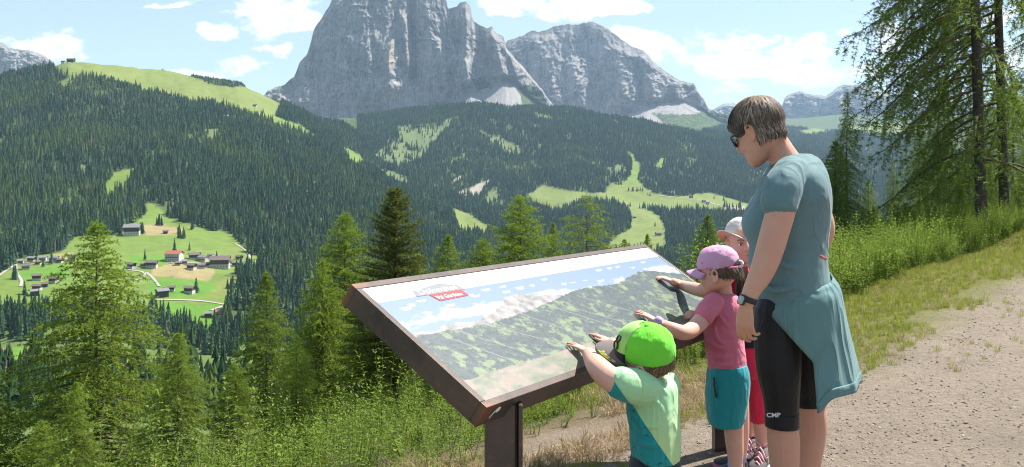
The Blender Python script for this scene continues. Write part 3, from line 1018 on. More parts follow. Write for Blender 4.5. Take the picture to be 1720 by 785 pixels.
def build_forest():
    rg = np.random.default_rng(7)
    P = []
    # (column from, to, distance from, to, square metres per tree)
    for (u0, u1, r0, r1, per) in ((-460, -60, 1040, 4000, 85), (-460, -60, 330, 1040, 80), (1600, 2150, 400, 6000, 200), (-60, 640, 1040, 4300, 54), (600, 1330, 1150, 5700, 66), (1180, 1600, 5000, 8600, 150), (-60, 1300, 330, 1040, 60), (1200, 1740, 400, 5000, 130)):
        t0, t1 = math.atan((u0 - CX) / F_PX), math.atan((u1 - CX) / F_PX)
        area = (t1 - t0) * (r1 ** 2 - r0 ** 2) / 2
        n = int(area / per)
        r = np.sqrt(rg.uniform(r0 ** 2, r1 ** 2, n))
        th = rg.uniform(t0, t1, n)
        x, y = np.sin(th) * r, np.cos(th) * r
        P.append(np.stack([x, y], 1))
    P = np.vstack(P)
    x, y = P.T
    z = ground_z(x, y)
    u, v = project(x, y, z)
    idx = field_index(x, y, z)
    col = np.array([0] + [1 if f[3] is ROUGH or f[3] is DIRT else 2 for f in FIELDS])
    kind = np.where(idx < 0, 0, col[idx + 1])
    keep = (kind == 0) | ((kind == 1) & (rg.random(len(x)) < 0.04 + 0.35 * (fbm(x / 60, y / 60, 44, 3) > 0.22)))
    band = in_poly(u, v, SHRUB_BAND) & (np.hypot(x, y) > 2600)
    # no forest on the meadow ridge top except the dwarf-pine band
    r = np.hypot(x, y)
    bare = (r > 3560) & (u < 440) & (u > 60) & ~band
    keep &= ~bare
    gaps = fbm(x / 90, y / 90, 77, 3)
    keep &= ~((gaps > 0.34) & (rg.random(len(x)) < 0.75))
    keep &= rg.random(len(x)) < 0.80 + 0.5 * fbm(x / 45, y / 45, 78, 2)
    # valley bottom pastures between the near slope and the village stay open in the middle
    keep &= ~((r < 1090) & (r > 820) & (u < 440))
    # skip what lies hidden behind the ridges
    for blk in range(0, len(x), 20000):
        sl = slice(blk, blk + 20000)
        top = (z[sl] + 24 - EYE)
        occ = np.zeros(len(top), bool)
        for fr in (0.97, 0.93, 0.88, 0.82, 0.75, 0.66, 0.55, 0.45, 0.35):
            zz = ground_z(x[sl] * fr, y[sl] * fr) - EYE
            occ |= zz > top * fr + 4
        keep[sl] &= ~occ
    x, y, z, u, v, r, band = (a[keep] for a in (x, y, z, u, v, r, band))
    n = len(x)
    h = np.clip(rg.normal(22.5, 6.0, n), 8, 38) * (1 + 0.15 * fbm(x / 200, y / 200, 5, 2))
    h[band] *= 0.33
    ridge = (z > 120) & (u < 600)
    h[ridge & ~band] *= 0.85
    wid = rg.uniform(0.85, 1.3, n)
    wid[band] *= 2.2
    lar = fbm(x / 260, y / 260, 91, 3) + rg.normal(0, 0.25, n)
    ix = rg.integers(0, 5, n)
    ix = np.where(lar > 0.30, 5 + rg.integers(0, 2, n), ix)
    ix = np.where(rg.random(n) < 0.007 + 0.10 * (fbm(x / 70, y / 70, 15, 2) > 0.5), 7, ix)
    sc = np.stack([h * wid, h * wid, h], 1)
    print('forest trees', n)
    scatter('forest', np.stack([x, y, z - 0.5], 1), sc, rg.uniform(0, 6.28, n), CONIF, 'dark spruce forest covering the far hillsides', 'forest', tilt=0.03, seed=3, idx=ix)


build_forest()

# single conifers standing on the far meadows
def meadow_trees():
    spots = []
    V4 = ((410, 108, 5, 22, 'in the round clump beside the large dark-roofed hotel'), (462, 84, 5, 18, 'in the tight clump above the tan field near the upper forest'), (528, 122, 6, 22, 'in the long-shadowed clump above the long white hotel'), (516, 108, 2, 10, 'at the upper end of the clump above the long white hotel'),
          (557, 97, 1, 1, 'standing alone right of the clumps above the village'), (549, 157, 1, 1, 'standing alone just above the brown-roofed chalet'), (506, 162, 2, 10, 'in the pair right above the long white hotel'), (420, 185, 1, 1, 'standing alone above the white and brown chalet'),
          (570, 278, 2, 8, 'beside the white chalet below the village'), (672, 268, 5, 26, 'in the clump at the forest edge right of the lower meadow'), (125, 205, 1, 1, 'standing alone below the left roadside row'), (45, 240, 2, 12, 'in the pair by the left road bend'),
          (75, 285, 2, 12, 'in the pair left of the dark grey barn'), (630, 186, 2, 8, 'in the pair behind the big house complex'), (150, 195, 2, 12, 'in the pair by the grey-roofed roadside house'))
    for (zx, zy, n, sp, ph) in V4:
        spots.append((*Z4([(zx, zy)])[0], n, sp / 1.726, ph, 1000, 2600))
    V5 = ((958, 425, 4, 30, 'in the clump left of the ski run foot'), (1035, 462, 9, 95, 'in the loose low row across the ski run foot'), (1068, 555, 3, 30, 'in the middle clump of the far pasture, left part'), (1125, 572, 3, 40, 'in the middle clump of the far pasture, centre part'), (1160, 585, 3, 30, 'in the middle clump of the far pasture, right part'),
          (1145, 655, 1, 1, 'standing alone low on the far pasture above the hut'), (1375, 552, 3, 30, 'in the clump left of the two small huts'), (1425, 572, 1, 1, 'standing alone just below the two small huts'), (1466, 580, 1, 1, 'standing alone right of and below the two small huts'), (1400, 470, 3, 22, 'in the small clump right of the green-roofed hall'),
          (1345, 500, 5, 50, 'in the wide clump below the green-roofed hall'), (1285, 488, 3, 25, 'in the clump just right of the green-roofed hall'), (1115, 486, 3, 25, 'in the clump left of the green-roofed hall'), (590, 585, 2, 18, 'in the pair at the left tip of the far pasture'), (640, 580, 3, 26, 'in the trio at the left end of the far pasture'),
          (1655, 530, 1, 1, 'standing alone at the right end of the far pasture'), (1012, 545, 3, 25, 'in the clump at the neck of the far pasture'), (190, 712, 1, 1, 'standing alone beside the white and dark farmhouse'), (1470, 505, 1, 1, 'standing alone at the upper edge of the far pasture'), (1530, 512, 2, 30, 'in the pair near the right end of the far pasture'))
    for (zx, zy, n, sp, ph) in V5:
        spots.append((*Z5([(zx, zy)])[0], n, sp / 3.27, ph, 2300, 5000))
    spots.append((411, 190, 3, 7, 'in the left clump on the meadow ridge', 2800, 4200))
    spots.append((440, 190, 4, 6, 'in the right clump on the meadow ridge', 2800, 4200))
    rg = random.Random(12)
    for (u, v, n, sp, ph, r0, r1) in spots:
        for k in range(n):
            p = cast(u + rg.uniform(-sp / 2, sp / 2) * (n > 1), v + rg.uniform(-1, 1) * (n > 1), r0, r1)
            o = bpy.data.objects.new('spruce_tree', rg.choice(CONIF[:5]))
            link(o)
            h = rg.uniform(13, 21)
            o.location = p - Vector((0, 0, 0.4))
            o.scale = (h * 1.15, h * 1.15, h)
            o.rotation_euler = (0, 0, rg.uniform(0, 6.28))
            tag(o, 'small dark spruce ' + ph, 'tree', ('spruces ' + ph) if n > 1 else None)


meadow_trees()

# ---------------------------------------------------------------- far buildings and roads
w_white = principled('lime_plaster', (0.52, 0.50, 0.46), 0.9)
w_cream = principled('cream_plaster', (0.55, 0.47, 0.36), 0.9)
w_pink = principled('pink_plaster', (0.55, 0.38, 0.30), 0.9)
w_wood = principled('weathered_timber', (0.10, 0.068, 0.045), 0.9)
w_dark = principled('dark_timber', (0.055, 0.042, 0.034), 0.9)
r_brown = principled('brown_roof', (0.115, 0.085, 0.070), 0.85)
r_grey = principled('grey_roof', (0.15, 0.15, 0.155), 0.8)
r_red = principled('red_roof', (0.28, 0.085, 0.050), 0.85)
r_green = principled('green_roof', (0.13, 0.18, 0.14), 0.8)
pane = principled('window_glass', (0.03, 0.035, 0.045), 0.15)
PARTS_CACHE = {}


def house_parts(w, d, h, pitch, win):
    key = (w, d, h, pitch, win)
    if key in PARTS_CACHE:
        return PARTS_CACHE[key]
    low = MB(); low.box((0, 0, h * 0.25 - 1.5), (w, d, h * 0.5 + 3))
    up = MB()
    rise = d / 2 * pitch
    hh = h * 0.5
    up.v = [(-w / 2, -d / 2, hh), (w / 2, -d / 2, hh), (w / 2, d / 2, hh), (-w / 2, d / 2, hh), (-w / 2, -d / 2, h), (w / 2, -d / 2, h), (w / 2, d / 2, h), (-w / 2, d / 2, h), (-w / 2, 0, h + rise), (w / 2, 0, h + rise)]
    up.f = [(0, 1, 5, 4), (1, 2, 6, 9, 5), (2, 3, 7, 6), (3, 0, 4, 8, 7), (0, 3, 2, 1)]
    rf = MB()
    ov, t = 1.3, 0.35
    for sg in (-1, 1):
        y0, z0 = sg * (d / 2 + ov), h - ov * pitch + 0.15
        y1, z1 = 0, h + rise + 0.15
        x0, x1 = -w / 2 - ov, w / 2 + ov
        b = len(rf.v)
        rf.v += [(x0, y0, z0), (x1, y0, z0), (x1, y1, z1), (x0, y1, z1), (x0, y0, z0 + t), (x1, y0, z0 + t), (x1, y1, z1 + t), (x0, y1, z1 + t)]
        rf.f += [tuple(b + i for i in q) for q in ((0, 1, 2, 3), (4, 7, 6, 5), (0, 4, 5, 1), (1, 5, 6, 2), (3, 2, 6, 7), (0, 3, 7, 4))]
    ch = MB(); ch.box((w * 0.22, d * 0.16, h + rise * 0.9), (0.9, 0.9, 2.4))
    bal = MB(); bal.box((0, -d / 2 - 0.55, hh + 0.2), (w * 0.92, 1.1, 0.9))
    wn = MB(); wn.box((0, 0, 0), (1.3, 0.16, 1.5))
    PARTS_CACHE[key] = tuple(m.mesh(n) for m, n in ((low, 'wall'), (up, 'upper_wall'), (rf, 'roof'), (ch, 'chimney'), (bal, 'balcony'), (wn, 'window')))
    return PARTS_CACHE[key]


def house(u, v, width_px, label, wall=w_white, upper=w_wood, roof=r_brown, rz=0.0, r0=800, r1=2400, h=7.5, name='house', cat='house', ratio=0.75, win=0, group=None, bal=True, pitch=0.45):
    p = cast(u, v, r0, r1)
    w = max(5.0, round(width_px / F_PX * p.y * 0.85, 1))
    d = round(w * ratio, 1)
    h = round(min(h, w * 0.62), 1)
    me = house_parts(w, d, h, pitch, win)
    e = empty(name, p - Vector((0, 0, 0.2)), rz)
    mats = (wall, upper, roof, wall, w_dark, pane)
    def add(k, nm, parent, loc=None):
        m = me[k]
        o = bpy.data.objects.new(nm, m)
        if len(m.materials) == 0:
            m.materials.append(mats[k])
        o.material_slots[0].link = 'OBJECT'
        o.material_slots[0].material = mats[k]
        if loc: o.location = loc
        return link(o, parent)
    add(0, 'wall', e); add(1, 'upper_wall', e)
    rf = add(2, 'roof', e); add(3, 'chimney', rf)
    if bal:
        add(4, 'balcony', e)
    for k in range(win):
        for lv in (0.22, 0.72):
            add(5, 'window', e, (-w / 2 + w * (k + 0.7) / (win + 0.4), -d / 2 - 0.06, h * lv))
    tag(e, label, cat, group)
    return e


def village():
    H4 = lambda zx, zy, zw, lab, **k: house(*Z4([(zx, zy)])[0], zw / 1.726, lab, **k)
    H5 = lambda zx, zy, zw, lab, **k: house(*Z5([(zx, zy)])[0], zw / 3.27, lab, r0=2200, r1=4600, **k)
    H4(383, 112, 50, 'large dark-roofed hotel above the village, beside the round trees', upper=w_dark, roof=r_grey, win=5, h=13, rz=0.2)
    H4(505, 187, 50, 'long white hotel in the middle of the village', wall=w_white, upper=w_white, roof=r_red, win=6, h=11, rz=-0.1)
    H4(638, 206, 62, 'biggest dark-roofed house complex at the right end of the village', upper=w_wood, roof=r_brown, win=6, h=12, rz=0.15)
    H4(562, 183, 30, 'brown-roofed chalet just right of the long white hotel', rz=0.5)
    H4(590, 190, 30, 'white chalet between the hotel and the big complex', upper=w_cream, roof=r_grey, rz=-0.4)
    H4(623, 184, 22, 'small pale house behind the big complex', upper=w_white, roof=r_grey, rz=0.9)
    H4(652, 188, 26, 'tall white house behind the right end of the big complex', upper=w_white, roof=r_grey, h=10, rz=0.1)
    H4(683, 203, 22, 'low timber house at the right edge of the village', upper=w_dark, rz=0.4)
    H4(556, 212, 26, 'chalet below the village centre at the edge of the tan field, left one', rz=-0.3)
    H4(582, 209, 22, 'chalet below the village centre at the edge of the tan field, right one', upper=w_cream, rz=0.6)
    H4(440, 206, 34, 'white and brown chalet left of the tan field', rz=0.1, win=3)
    H4(382, 208, 24, 'chalet by the road bend left of the village', upper=w_dark, rz=-0.5)
    H4(470, 290, 36, 'large dark timber barn on the bright meadow', wall=w_dark, upper=w_dark, roof=r_grey, rz=0.7, bal=False)
    H4(496, 274, 22, 'small brown house right of the dark barn', upper=w_wood, roof=r_brown, rz=0.2)
    H4(550, 280, 30, 'white chalet with brown roof by the round tree below the village', rz=-0.2)
    H4(603, 350, 24, 'dark barn at the lower end of the meadow', wall=w_dark, upper=w_dark, roof=r_grey, rz=0.3, bal=False)
    H4(637, 348, 28, 'white house with orange-red roof at the lower end of the meadow', upper=w_white, roof=r_red, rz=-0.3)
    H4(685, 308, 26, 'timber house at the forest edge right of the lower meadow', upper=w_wood, roof=r_red, rz=0.8)
    H4(694, 184, 20, 'timber house at the forest edge by the road loop', upper=w_dark, rz=-0.6)
    H4(156, 190, 26, 'grey-roofed house at the right end of the left roadside row', upper=w_white, roof=r_grey, rz=0.1)
    H4(124, 188, 22, 'white house in the left roadside row, third from its left end', upper=w_white, roof=r_grey, rz=0.2)
    H4(93, 190, 24, 'white house in the left roadside row, second from its left end', roof=r_grey, rz=-0.2)
    H4(74, 212, 24, 'white house below the left roadside row', upper=w_white, roof=r_brown, rz=0.5)
    H4(208, 186, 24, 'house beside the small tan field behind the big larch', upper=w_cream, roof=r_grey, rz=0.3)
    H4(106, 243, 28, 'brown chalet on the left meadow, upper one of three', upper=w_wood, roof=r_brown, rz=0.4)
    H4(156, 250, 26, 'white chalet with brown roof left of the big larch', roof=r_brown, rz=-0.2)
    H4(108, 272, 26, 'brown chalet on the left meadow, middle one of three', upper=w_wood, roof=r_brown, rz=0.0)
    H4(101, 287, 26, 'dark grey barn on the left meadow, lowest of three', wall=w_dark, upper=w_dark, roof=r_grey, rz=0.6, bal=False)
    H4(6, 462, 26, 'red-roofed house at the left border of the lower meadow', upper=w_white, roof=r_red, rz=0.2, r0=700)
    H4(48, 526, 44, 'white farmhouse with grey roof on the lower left meadow', upper=w_white, roof=r_grey, rz=-0.2, win=3, r0=700)
    H4(98, 528, 30, 'dark barn beside the white farmhouse on the lower left meadow', wall=w_dark, upper=w_dark, roof=r_grey, rz=0.3, bal=False, r0=700)
    H4(132, 526, 24, 'small white house right of the dark barn on the lower left meadow', upper=w_white, roof=r_grey, rz=0.1, r0=700)
    H4(60, 640, 52, 'grey-roofed house near the bottom left corner', upper=w_cream, roof=r_grey, rz=0.2, win=3, r0=600)
    H4(88, 690, 44, 'pale house lowest at the bottom left corner', upper=w_white, roof=r_brown, rz=-0.4, r0=600)
    H4(536, 196, 18, 'small white house right below the long white hotel', upper=w_white, roof=r_grey, rz=0.2)
    H4(610, 178, 16, 'tiny brown house behind the village, above the big complex', upper=w_wood, rz=-0.2)
    H4(575, 170, 16, 'tiny pale house at the upper edge of the village centre', upper=w_cream, roof=r_grey, rz=0.4)
    H4(668, 196, 18, 'small white annex right of the big complex', upper=w_white, roof=r_brown, rz=0.2)
    H4(600, 204, 18, 'small timber house left of the big complex', upper=w_dark, rz=0.3)
    H4(416, 204, 16, 'tiny house left of the white and brown chalet', upper=w_wood, rz=-0.1)
    H4(515, 200, 16, 'tiny timber house at the upper edge of the tan field', upper=w_wood, rz=0.5)
    H4(60, 195, 18, 'small house at the left end of the left roadside row', upper=w_white, roof=r_grey, rz=0.3)
    H4(175, 192, 18, 'small timber house right of the grey-roofed roadside house', upper=w_wood, rz=-0.3)
    H4(110, 198, 16, 'tiny timber house in front of the left roadside row', upper=w_dark, rz=0.1)
    H4(130, 262, 18, 'small timber shed beside the brown chalets on the left meadow', wall=w_dark, upper=w_dark, bal=False, rz=0.2)
    H4(480, 108, 14, 'tiny dark hay barn on the upper tan field', wall=w_dark, upper=w_dark, bal=False, rz=0.1)
    H5(66, 700, 50, 'brown farmhouse on the small meadow behind the small larch', upper=w_wood, roof=r_brown, rz=0.2)
    H5(156, 712, 48, 'white and dark farmhouse on the small meadow behind the broad larch', upper=w_dark, roof=r_grey, rz=-0.1)
    H5(240, 662, 30, 'pale house at the right end of the small meadow', upper=w_white, roof=r_grey, rz=0.5)
    H5(1163, 706, 36, 'hut with white wall at the bottom of the far pasture', upper=w_wood, roof=r_brown, rz=0.3)
    H5(1032, 610, 18, 'tiny grey hut in the middle of the far pasture', wall=w_dark, upper=w_dark, roof=r_grey, bal=False, rz=0.2)
    H5(1230, 478, 46, 'long green-roofed hall at the far pasture edge', upper=w_white, roof=r_green, bal=False, rz=0.1, h=6)
    H5(1414, 524, 22, 'small hut on the right of the far pasture, upper one', upper=w_wood, rz=0.4)
    H5(1436, 534, 22, 'small hut on the right of the far pasture, lower one', upper=w_dark, roof=r_grey, rz=-0.4)
    H5(1602, 582, 44, 'grey industrial shed at the far pasture by the woman', wall=w_dark, upper=w_dark, roof=r_grey, bal=False, rz=0.1, h=6)
    H5(930, 424, 14, 'tiny hut at the forest edge left of the ski run', upper=w_wood, rz=0.1)
    H1 = lambda zx, zy, zw, lab, **k: house(*Z1([(zx, zy)])[0], zw / 1.963, lab, r0=2500, r1=4200, **k)
    H1(234, 200, 26, 'cable car station on top of the meadow ridge', wall=w_dark, upper=w_dark, roof=r_grey, bal=False, h=9)
    H1(208, 203, 12, 'small hut left of the cable car station on the ridge', upper=w_wood, bal=False)
    H1(742, 392, 30, 'mountain hut with grey roof at the lower edge of the ridge meadow', upper=w_wood, roof=r_grey, rz=0.2)
    H1(808, 388, 20, 'mountain hut right of the grey-roofed one on the ridge meadow', upper=w_dark, roof=r_brown, rz=-0.3)
    H1(840, 352, 12, 'tiny hay hut on the ridge meadow', upper=w_wood, bal=False)
    # roads
    road_m = principled('pale_road', (0.30, 0.27, 0.235), 0.9)
    for pts in (Z4([(-10, 235), (25, 212), (50, 198), (80, 194), (130, 188), (200, 182), (225, 172)]), Z4([(45, 200), (50, 225), (62, 245), (60, 262)]), Z4([(370, 214), (412, 220), (418, 232), (400, 242), (372, 238)]),
                Z4([(425, 222), (445, 240), (462, 262)]), Z4([(440, 300), (540, 302), (600, 306), (668, 318)]), Z4([(612, 332), (640, 322), (670, 316)]), Z4([(690, 214), (712, 196), (724, 180), (712, 158), (680, 136)]), Z4([(480, 196), (520, 193), (600, 196), (690, 200)]),
                Z5([(1180, 485), (1200, 490), (1300, 500), (1420, 515), (1480, 535), (1600, 545)])):
        q = spline(pts, 60)
        far = pts[0][0] > 900
        C = [cast(a, b, 2500 if far else 1000, 4600 if far else 2400) for a, b in q]
        P = []
        for i, c in enumerate(C):
            tg = C[min(i + 1, 59)] - C[max(i - 1, 0)]
            tg.z = 0
            sd = Vector((-tg.y, tg.x, 0))
            sd = sd.normalized() * (1.9 if not far else 3.0) if sd.length > 1e-6 else Vector((2, 0, 0))
            row = []
            for sg in (-1, 0, 1):
                pp = c + sd * sg
                row.append(Vector((pp.x, pp.y, gz(pp.x, pp.y) + 0.7)))
            P.append(row)
        o = grid_mb_simple(P, 'road', road_m)
        tag(o, 'narrow pale road winding past the houses on the far meadow', 'road', kind='structure')


def grid_mb_simple(P, name, mat):
    mb = MB()
    n, m = len(P), len(P[0])
    mb.v = [tuple(p) for row in P for p in row]
    mb.f = [(i * m + j, i * m + j + 1, (i + 1) * m + j + 1, (i + 1) * m + j) for i in range(n - 1) for j in range(m - 1)]
    return mb.build(name, mat)


village()

# ---------------------------------------------------------------- trees near the camera
bark = principled('larch_bark', (0.105, 0.085, 0.072), 0.95, spec=0.2, noise=(9, (0.21, 0.18, 0.155), 0.8), bump=(22, 0.9, 0.03))
bark_dark = principled('dark_bark', (0.050, 0.043, 0.040), 0.95, spec=0.2, noise=(7, (0.105, 0.09, 0.08), 0.7), bump=(16, 1.0, 0.04))
twig_m = principled('twig_bark', (0.11, 0.085, 0.06), 0.9, spec=0.2)
larch_m = leaf_mat('larch_needles', (0.085, 0.150, 0.022), (0.290, 0.380, 0.052), trans=0.5, tcol=(0.34, 0.47, 0.05))
larch_d = leaf_mat('larch_needles_dark', (0.075, 0.135, 0.028), (0.220, 0.300, 0.055), trans=0.5, tcol=(0.32, 0.45, 0.06))
pine_m = leaf_mat('pine_needles', (0.070, 0.100, 0.022), (0.185, 0.210, 0.045), trans=0.35)
weed_m = leaf_mat('weed_leaves', (0.060, 0.115, 0.018), (0.250, 0.340, 0.055), trans=0.5, tcol=(0.31, 0.43, 0.05), c3=(0.36, 0.34, 0.09))
grass_m = leaf_mat('grass_blades', (0.130, 0.175, 0.028), (0.290, 0.310, 0.060), trans=0.45, tcol=(0.36, 0.40, 0.06), c3=(0.38, 0.31, 0.13))
straw_m = leaf_mat('dry_straw', (0.30, 0.215, 0.12), (0.46, 0.35, 0.21), trans=0.2)


def blades(P, D, L, W, rg):
    """triangular needles: base points P, unit directions D, lengths L, widths W"""
    n = len(P)
    q = rg.normal(size=(n, 3))
    side = np.cross(D, q)
    side /= np.linalg.norm(side, axis=1)[:, None] + 1e-9
    a = P - side * (W / 2)[:, None]
    b = P + side * (W / 2)[:, None]
    c = P + D * L[:, None]
    V = np.stack([a, b, c], 1).reshape(-1, 3)
    return V, np.arange(3 * n).reshape(-1, 3)


def conifer(kind, H, seed, rtrunk, Lmax, h0, nbr, hang=0.5, tuft=0.05, spacing=0.06, per=3, e_top=35, e_low=-12, curve=0.1, branchlet=0.32, pitch=0.11, wid=0.010, prof=0.75, sparse_top=0.0, front_gap=0.0):
    """returns (trunk, limbs, needles) meshes of one conifer with its foot at the origin"""
    rr = random.Random(seed)
    rg = np.random.default_rng(seed)
    # trunk
    cx, cy = rr.uniform(-curve, curve), rr.uniform(-curve, curve)
    def axis(h):
        t = h / H
        return np.array([cx * math.sin(t * 2.6), cy * math.sin(t * 2.1 + .4) - cy * math.sin(.4), h])
    tr = MB()
    hs = np.linspace(-0.6, H, 26)
    tr.tube([Vector(axis(max(h, 0)) + np.array([0, 0, min(h, 0)])) for h in hs], [max(0.004, rtrunk * (1 - max(h, 0) / H) ** 0.9 * (1 + 0.35 * math.exp(-max(h, 0) / 0.35))) for h in hs], 10)
    lim = MB()
    segA, segB = [], []
    for k in range(nbr):
        t = (k + rr.random()) / nbr
        h = h0 * H + (H * 0.985 - h0 * H) * t ** 0.92
        f = h / H
        L = Lmax * max(0.05, (1 - (f - h0) / (1 - h0 + 1e-6)) ** prof) * rr.uniform(0.65, 1.1)
        if f < h0 + 0.12:
            L *= rr.uniform(0.5, 0.9)
        if sparse_top and f > 0.75 and rr.random() < sparse_top:
            continue
        az = k * 2.39996 + rr.uniform(-0.5, 0.5)
        if front_gap and (math.sin(az) < -0.40 or math.cos(az) > 0.15) and h < 11 and rr.random() < (front_gap if math.sin(az) < -0.40 else 0.78):
            continue
        el = math.radians(e_low + (e_top - e_low) * ((f - h0) / (1 - h0)) ** 1.3 + rr.uniform(-8, 8))
        o = axis(h)
        d = np.array([math.cos(az) * math.cos(el), math.sin(az) * math.cos(el), math.sin(el)])
        pts = [o]
        ns = 7
        p = o.copy()
        dd = d.copy()
        for q in range(ns):
            p = p + dd * L / ns
            pts.append(p.copy())
            dd = dd + np.array([rr.uniform(-.08, .08), rr.uniform(-.08, .08), (-0.13 if q < 4 else 0.15) * (0.4 + hang) + rr.uniform(-.04, .04)])
            dd /= np.linalg.norm(dd)
        rb = max(0.003, min(0.035, 0.011 * L + 0.002))
        lim.tube([Vector(q) for q in pts], [rb * (1 - 0.9 * i / ns) for i in range(ns + 1)], 4, cap=False)
        P = spline(pts, 40)
        nl = max(3, int(L / pitch))
        for j in range(nl):
            s = 0.14 + 0.86 * (j + rr.random()) / nl
            ii = min(38, int(s * 39))
            b0 = P[ii]
            tg = P[ii + 1] - P[ii]
            tg /= np.linalg.norm(tg) + 1e-9
            sd = np.cross(tg, [0, 0, 1.0])
            sd /= np.linalg.norm(sd) + 1e-9
            sg = 1 if (j % 2) else -1
            ll = branchlet * (0.35 + 0.65 * math.sin(math.pi * min(1, (1.12 - s) * 0.9))) * rr.uniform(0.5, 1.25) * min(1, L / 0.8)
            dv = tg * rr.uniform(0.3, 0.8) + sd * sg * rr.uniform(0.2, 1.0) + np.array([0, 0, -hang * rr.uniform(0.3, 1.7) + 0.1])
            dv /= np.linalg.norm(dv)
            e1 = b0 + dv * ll * 0.5
            dv2 = dv + np.array([0, 0, -0.5 * hang])
            dv2 /= np.linalg.norm(dv2)
            e2 = e1 + dv2 * ll * 0.5
            segA += [b0, e1]
            segB += [e1, e2]
        for i in range(2, 39, 3):
            segA.append(P[i]); segB.append(P[min(39, i + 3)])
    # leader shoot
    for i in range(6):
        segA.append(axis(H * (0.9 + i * 0.016))); segB.append(axis(H * (0.9 + (i + 1) * 0.0165)))
    A = np.array(segA); B = np.array(segB)
    ln = np.linalg.norm(B - A, axis=1)
    # twigs as thin slivers
    tg = (B - A) / (ln[:, None] + 1e-9)
    sd = np.cross(tg, rg.normal(size=A.shape)); sd /= np.linalg.norm(sd, axis=1)[:, None] + 1e-9
    w = 0.0028
    tv = np.stack([A - sd * w, A + sd * w, B + sd * w * .5, B - sd * w * .5], 1).reshape(-1, 3)
    lv = np.array(lim.v)
    lf4 = np.array(lim.f)
    tf = np.arange(len(tv)).reshape(-1, 4) + len(lv)
    limbs = to_mesh('limbs', np.vstack([lv, tv]), np.vstack([lf4, tf]), smooth=True)
    cnt = np.maximum(1, np.round(ln / spacing * rg.uniform(0.7, 1.3, len(ln)))).astype(int)
    ix = np.repeat(np.arange(len(ln)), cnt)
    u = rg.random(len(ix))[:, None]
    P = A[ix] * (1 - u) + B[ix] * u
    P = np.repeat(P, per, 0)
    T = np.repeat(tg[ix], per, 0)
    n = len(P)
    D = rg.normal(size=(n, 3))
    D -= T * (D * T).sum(1)[:, None] * 0.7
    D /= np.linalg.norm(D, axis=1)[:, None]
    D = D * 0.85 + T * 0.55 + np.array([0, 0, 0.15])
    D /= np.linalg.norm(D, axis=1)[:, None]
    V, Fc = blades(P, D, tuft * rg.uniform(0.6, 1.3, n), np.full(n, wid) * rg.uniform(0.7, 1.4, n), rg)
    crown = to_mesh('crown', V, Fc)
    trunk = tr.mesh('trunk', True)
    return trunk, limbs, crown


SPECIES = {}


def species(key, mats, **kw):
    t, l, c = conifer(key, **kw)
    t.materials.append(mats[0]); l.materials.append(mats[1]); c.materials.append(mats[2])
    SPECIES[key] = (t, l, c, kw['H'])
    print(key, len(c.polygons))


def plant_tree(key, u, v_top, d, label, cat='tree', name='larch_tree', rz=0.0, top_extra=0.0, group=None, lean=0.0, wscale=1.0, base_u=None):
    """stand a tree so that its tip is seen at (u, v_top) at depth d"""
    t, l, c, H = SPECIES[key]
    tip = at(u, v_top, d)
    x, y = tip.x, tip.y
    z0 = gz(x, y) - 0.05
    h = tip.z - z0
    s = h / H
    e = empty(name, (x, y, z0), rz)
    e.scale = (s * wscale, s * wscale, s)
    if lean:
        e.rotation_euler = (0, lean, rz)
    for nm, me in (('trunk', t), ('limbs', l), ('crown', c)):
        obj(nm, me, e)
    tag(e, label, cat, group)
    return e


LM = (bark, twig_m, larch_m)
species('larch_a', LM, H=7.0, seed=1, rtrunk=0.085, Lmax=3.0, h0=0.08, nbr=230, hang=0.40, spacing=0.046, per=4, tuft=0.068, wid=0.017, prof=0.85, branchlet=0.46, pitch=0.085, e_top=28, e_low=-10)
species('larch_b', LM, H=6.5, seed=2, rtrunk=0.075, Lmax=2.4, h0=0.06, nbr=230, hang=0.5, spacing=0.046, per=4, tuft=0.068, wid=0.017, e_top=40, prof=0.85, branchlet=0.40, pitch=0.085)
species('larch_c', LM, H=8.0, seed=3, rtrunk=0.10, Lmax=3.1, h0=0.08, nbr=240, hang=0.30, spacing=0.054, per=4, tuft=0.080, wid=0.020, e_top=38, e_low=0, prof=0.7, branchlet=0.46, pitch=0.095)
species('larch_open', LM, H=8.0, seed=4, rtrunk=0.09, Lmax=3.4, h0=0.12, nbr=125, hang=0.35, spacing=0.056, per=4, tuft=0.080, wid=0.020, e_top=25, e_low=-5, sparse_top=0.2, prof=0.65, branchlet=0.46)
species('pine', (bark_dark, twig_m, pine_m), H=7.5, seed=5, rtrunk=0.11, Lmax=2.0, h0=0.16, nbr=270, hang=0.02, spacing=0.050, per=5, tuft=0.100, wid=0.019, e_top=45, e_low=0, branchlet=0.34, prof=0.6)
species('spruce_dense', (bark_dark, twig_m, larch_d), H=9.0, seed=6, rtrunk=0.11, Lmax=2.6, h0=0.04, nbr=280, hang=0.45, spacing=0.056, per=4, tuft=0.085, wid=0.022, e_top=30, e_low=-18, branchlet=0.46, prof=0.75)
species('larch_tall', (bark_dark, twig_m, larch_d), H=17.0, seed=7, rtrunk=0.100, Lmax=2.7, h0=0.07, nbr=380, hang=0.95, spacing=0.060, per=5, tuft=0.075, wid=0.013, e_top=25, e_low=-14, branchlet=0.80, pitch=0.075, prof=0.45, curve=0.06, front_gap=0.92)
species('larch_mid', (bark_dark, twig_m, larch_d), H=13.0, seed=8, rtrunk=0.12, Lmax=3.6, h0=0.05, nbr=240, hang=0.75, spacing=0.064, per=5, tuft=0.080, wid=0.016, e_top=25, e_low=-20, branchlet=0.60, pitch=0.12, prof=0.8)

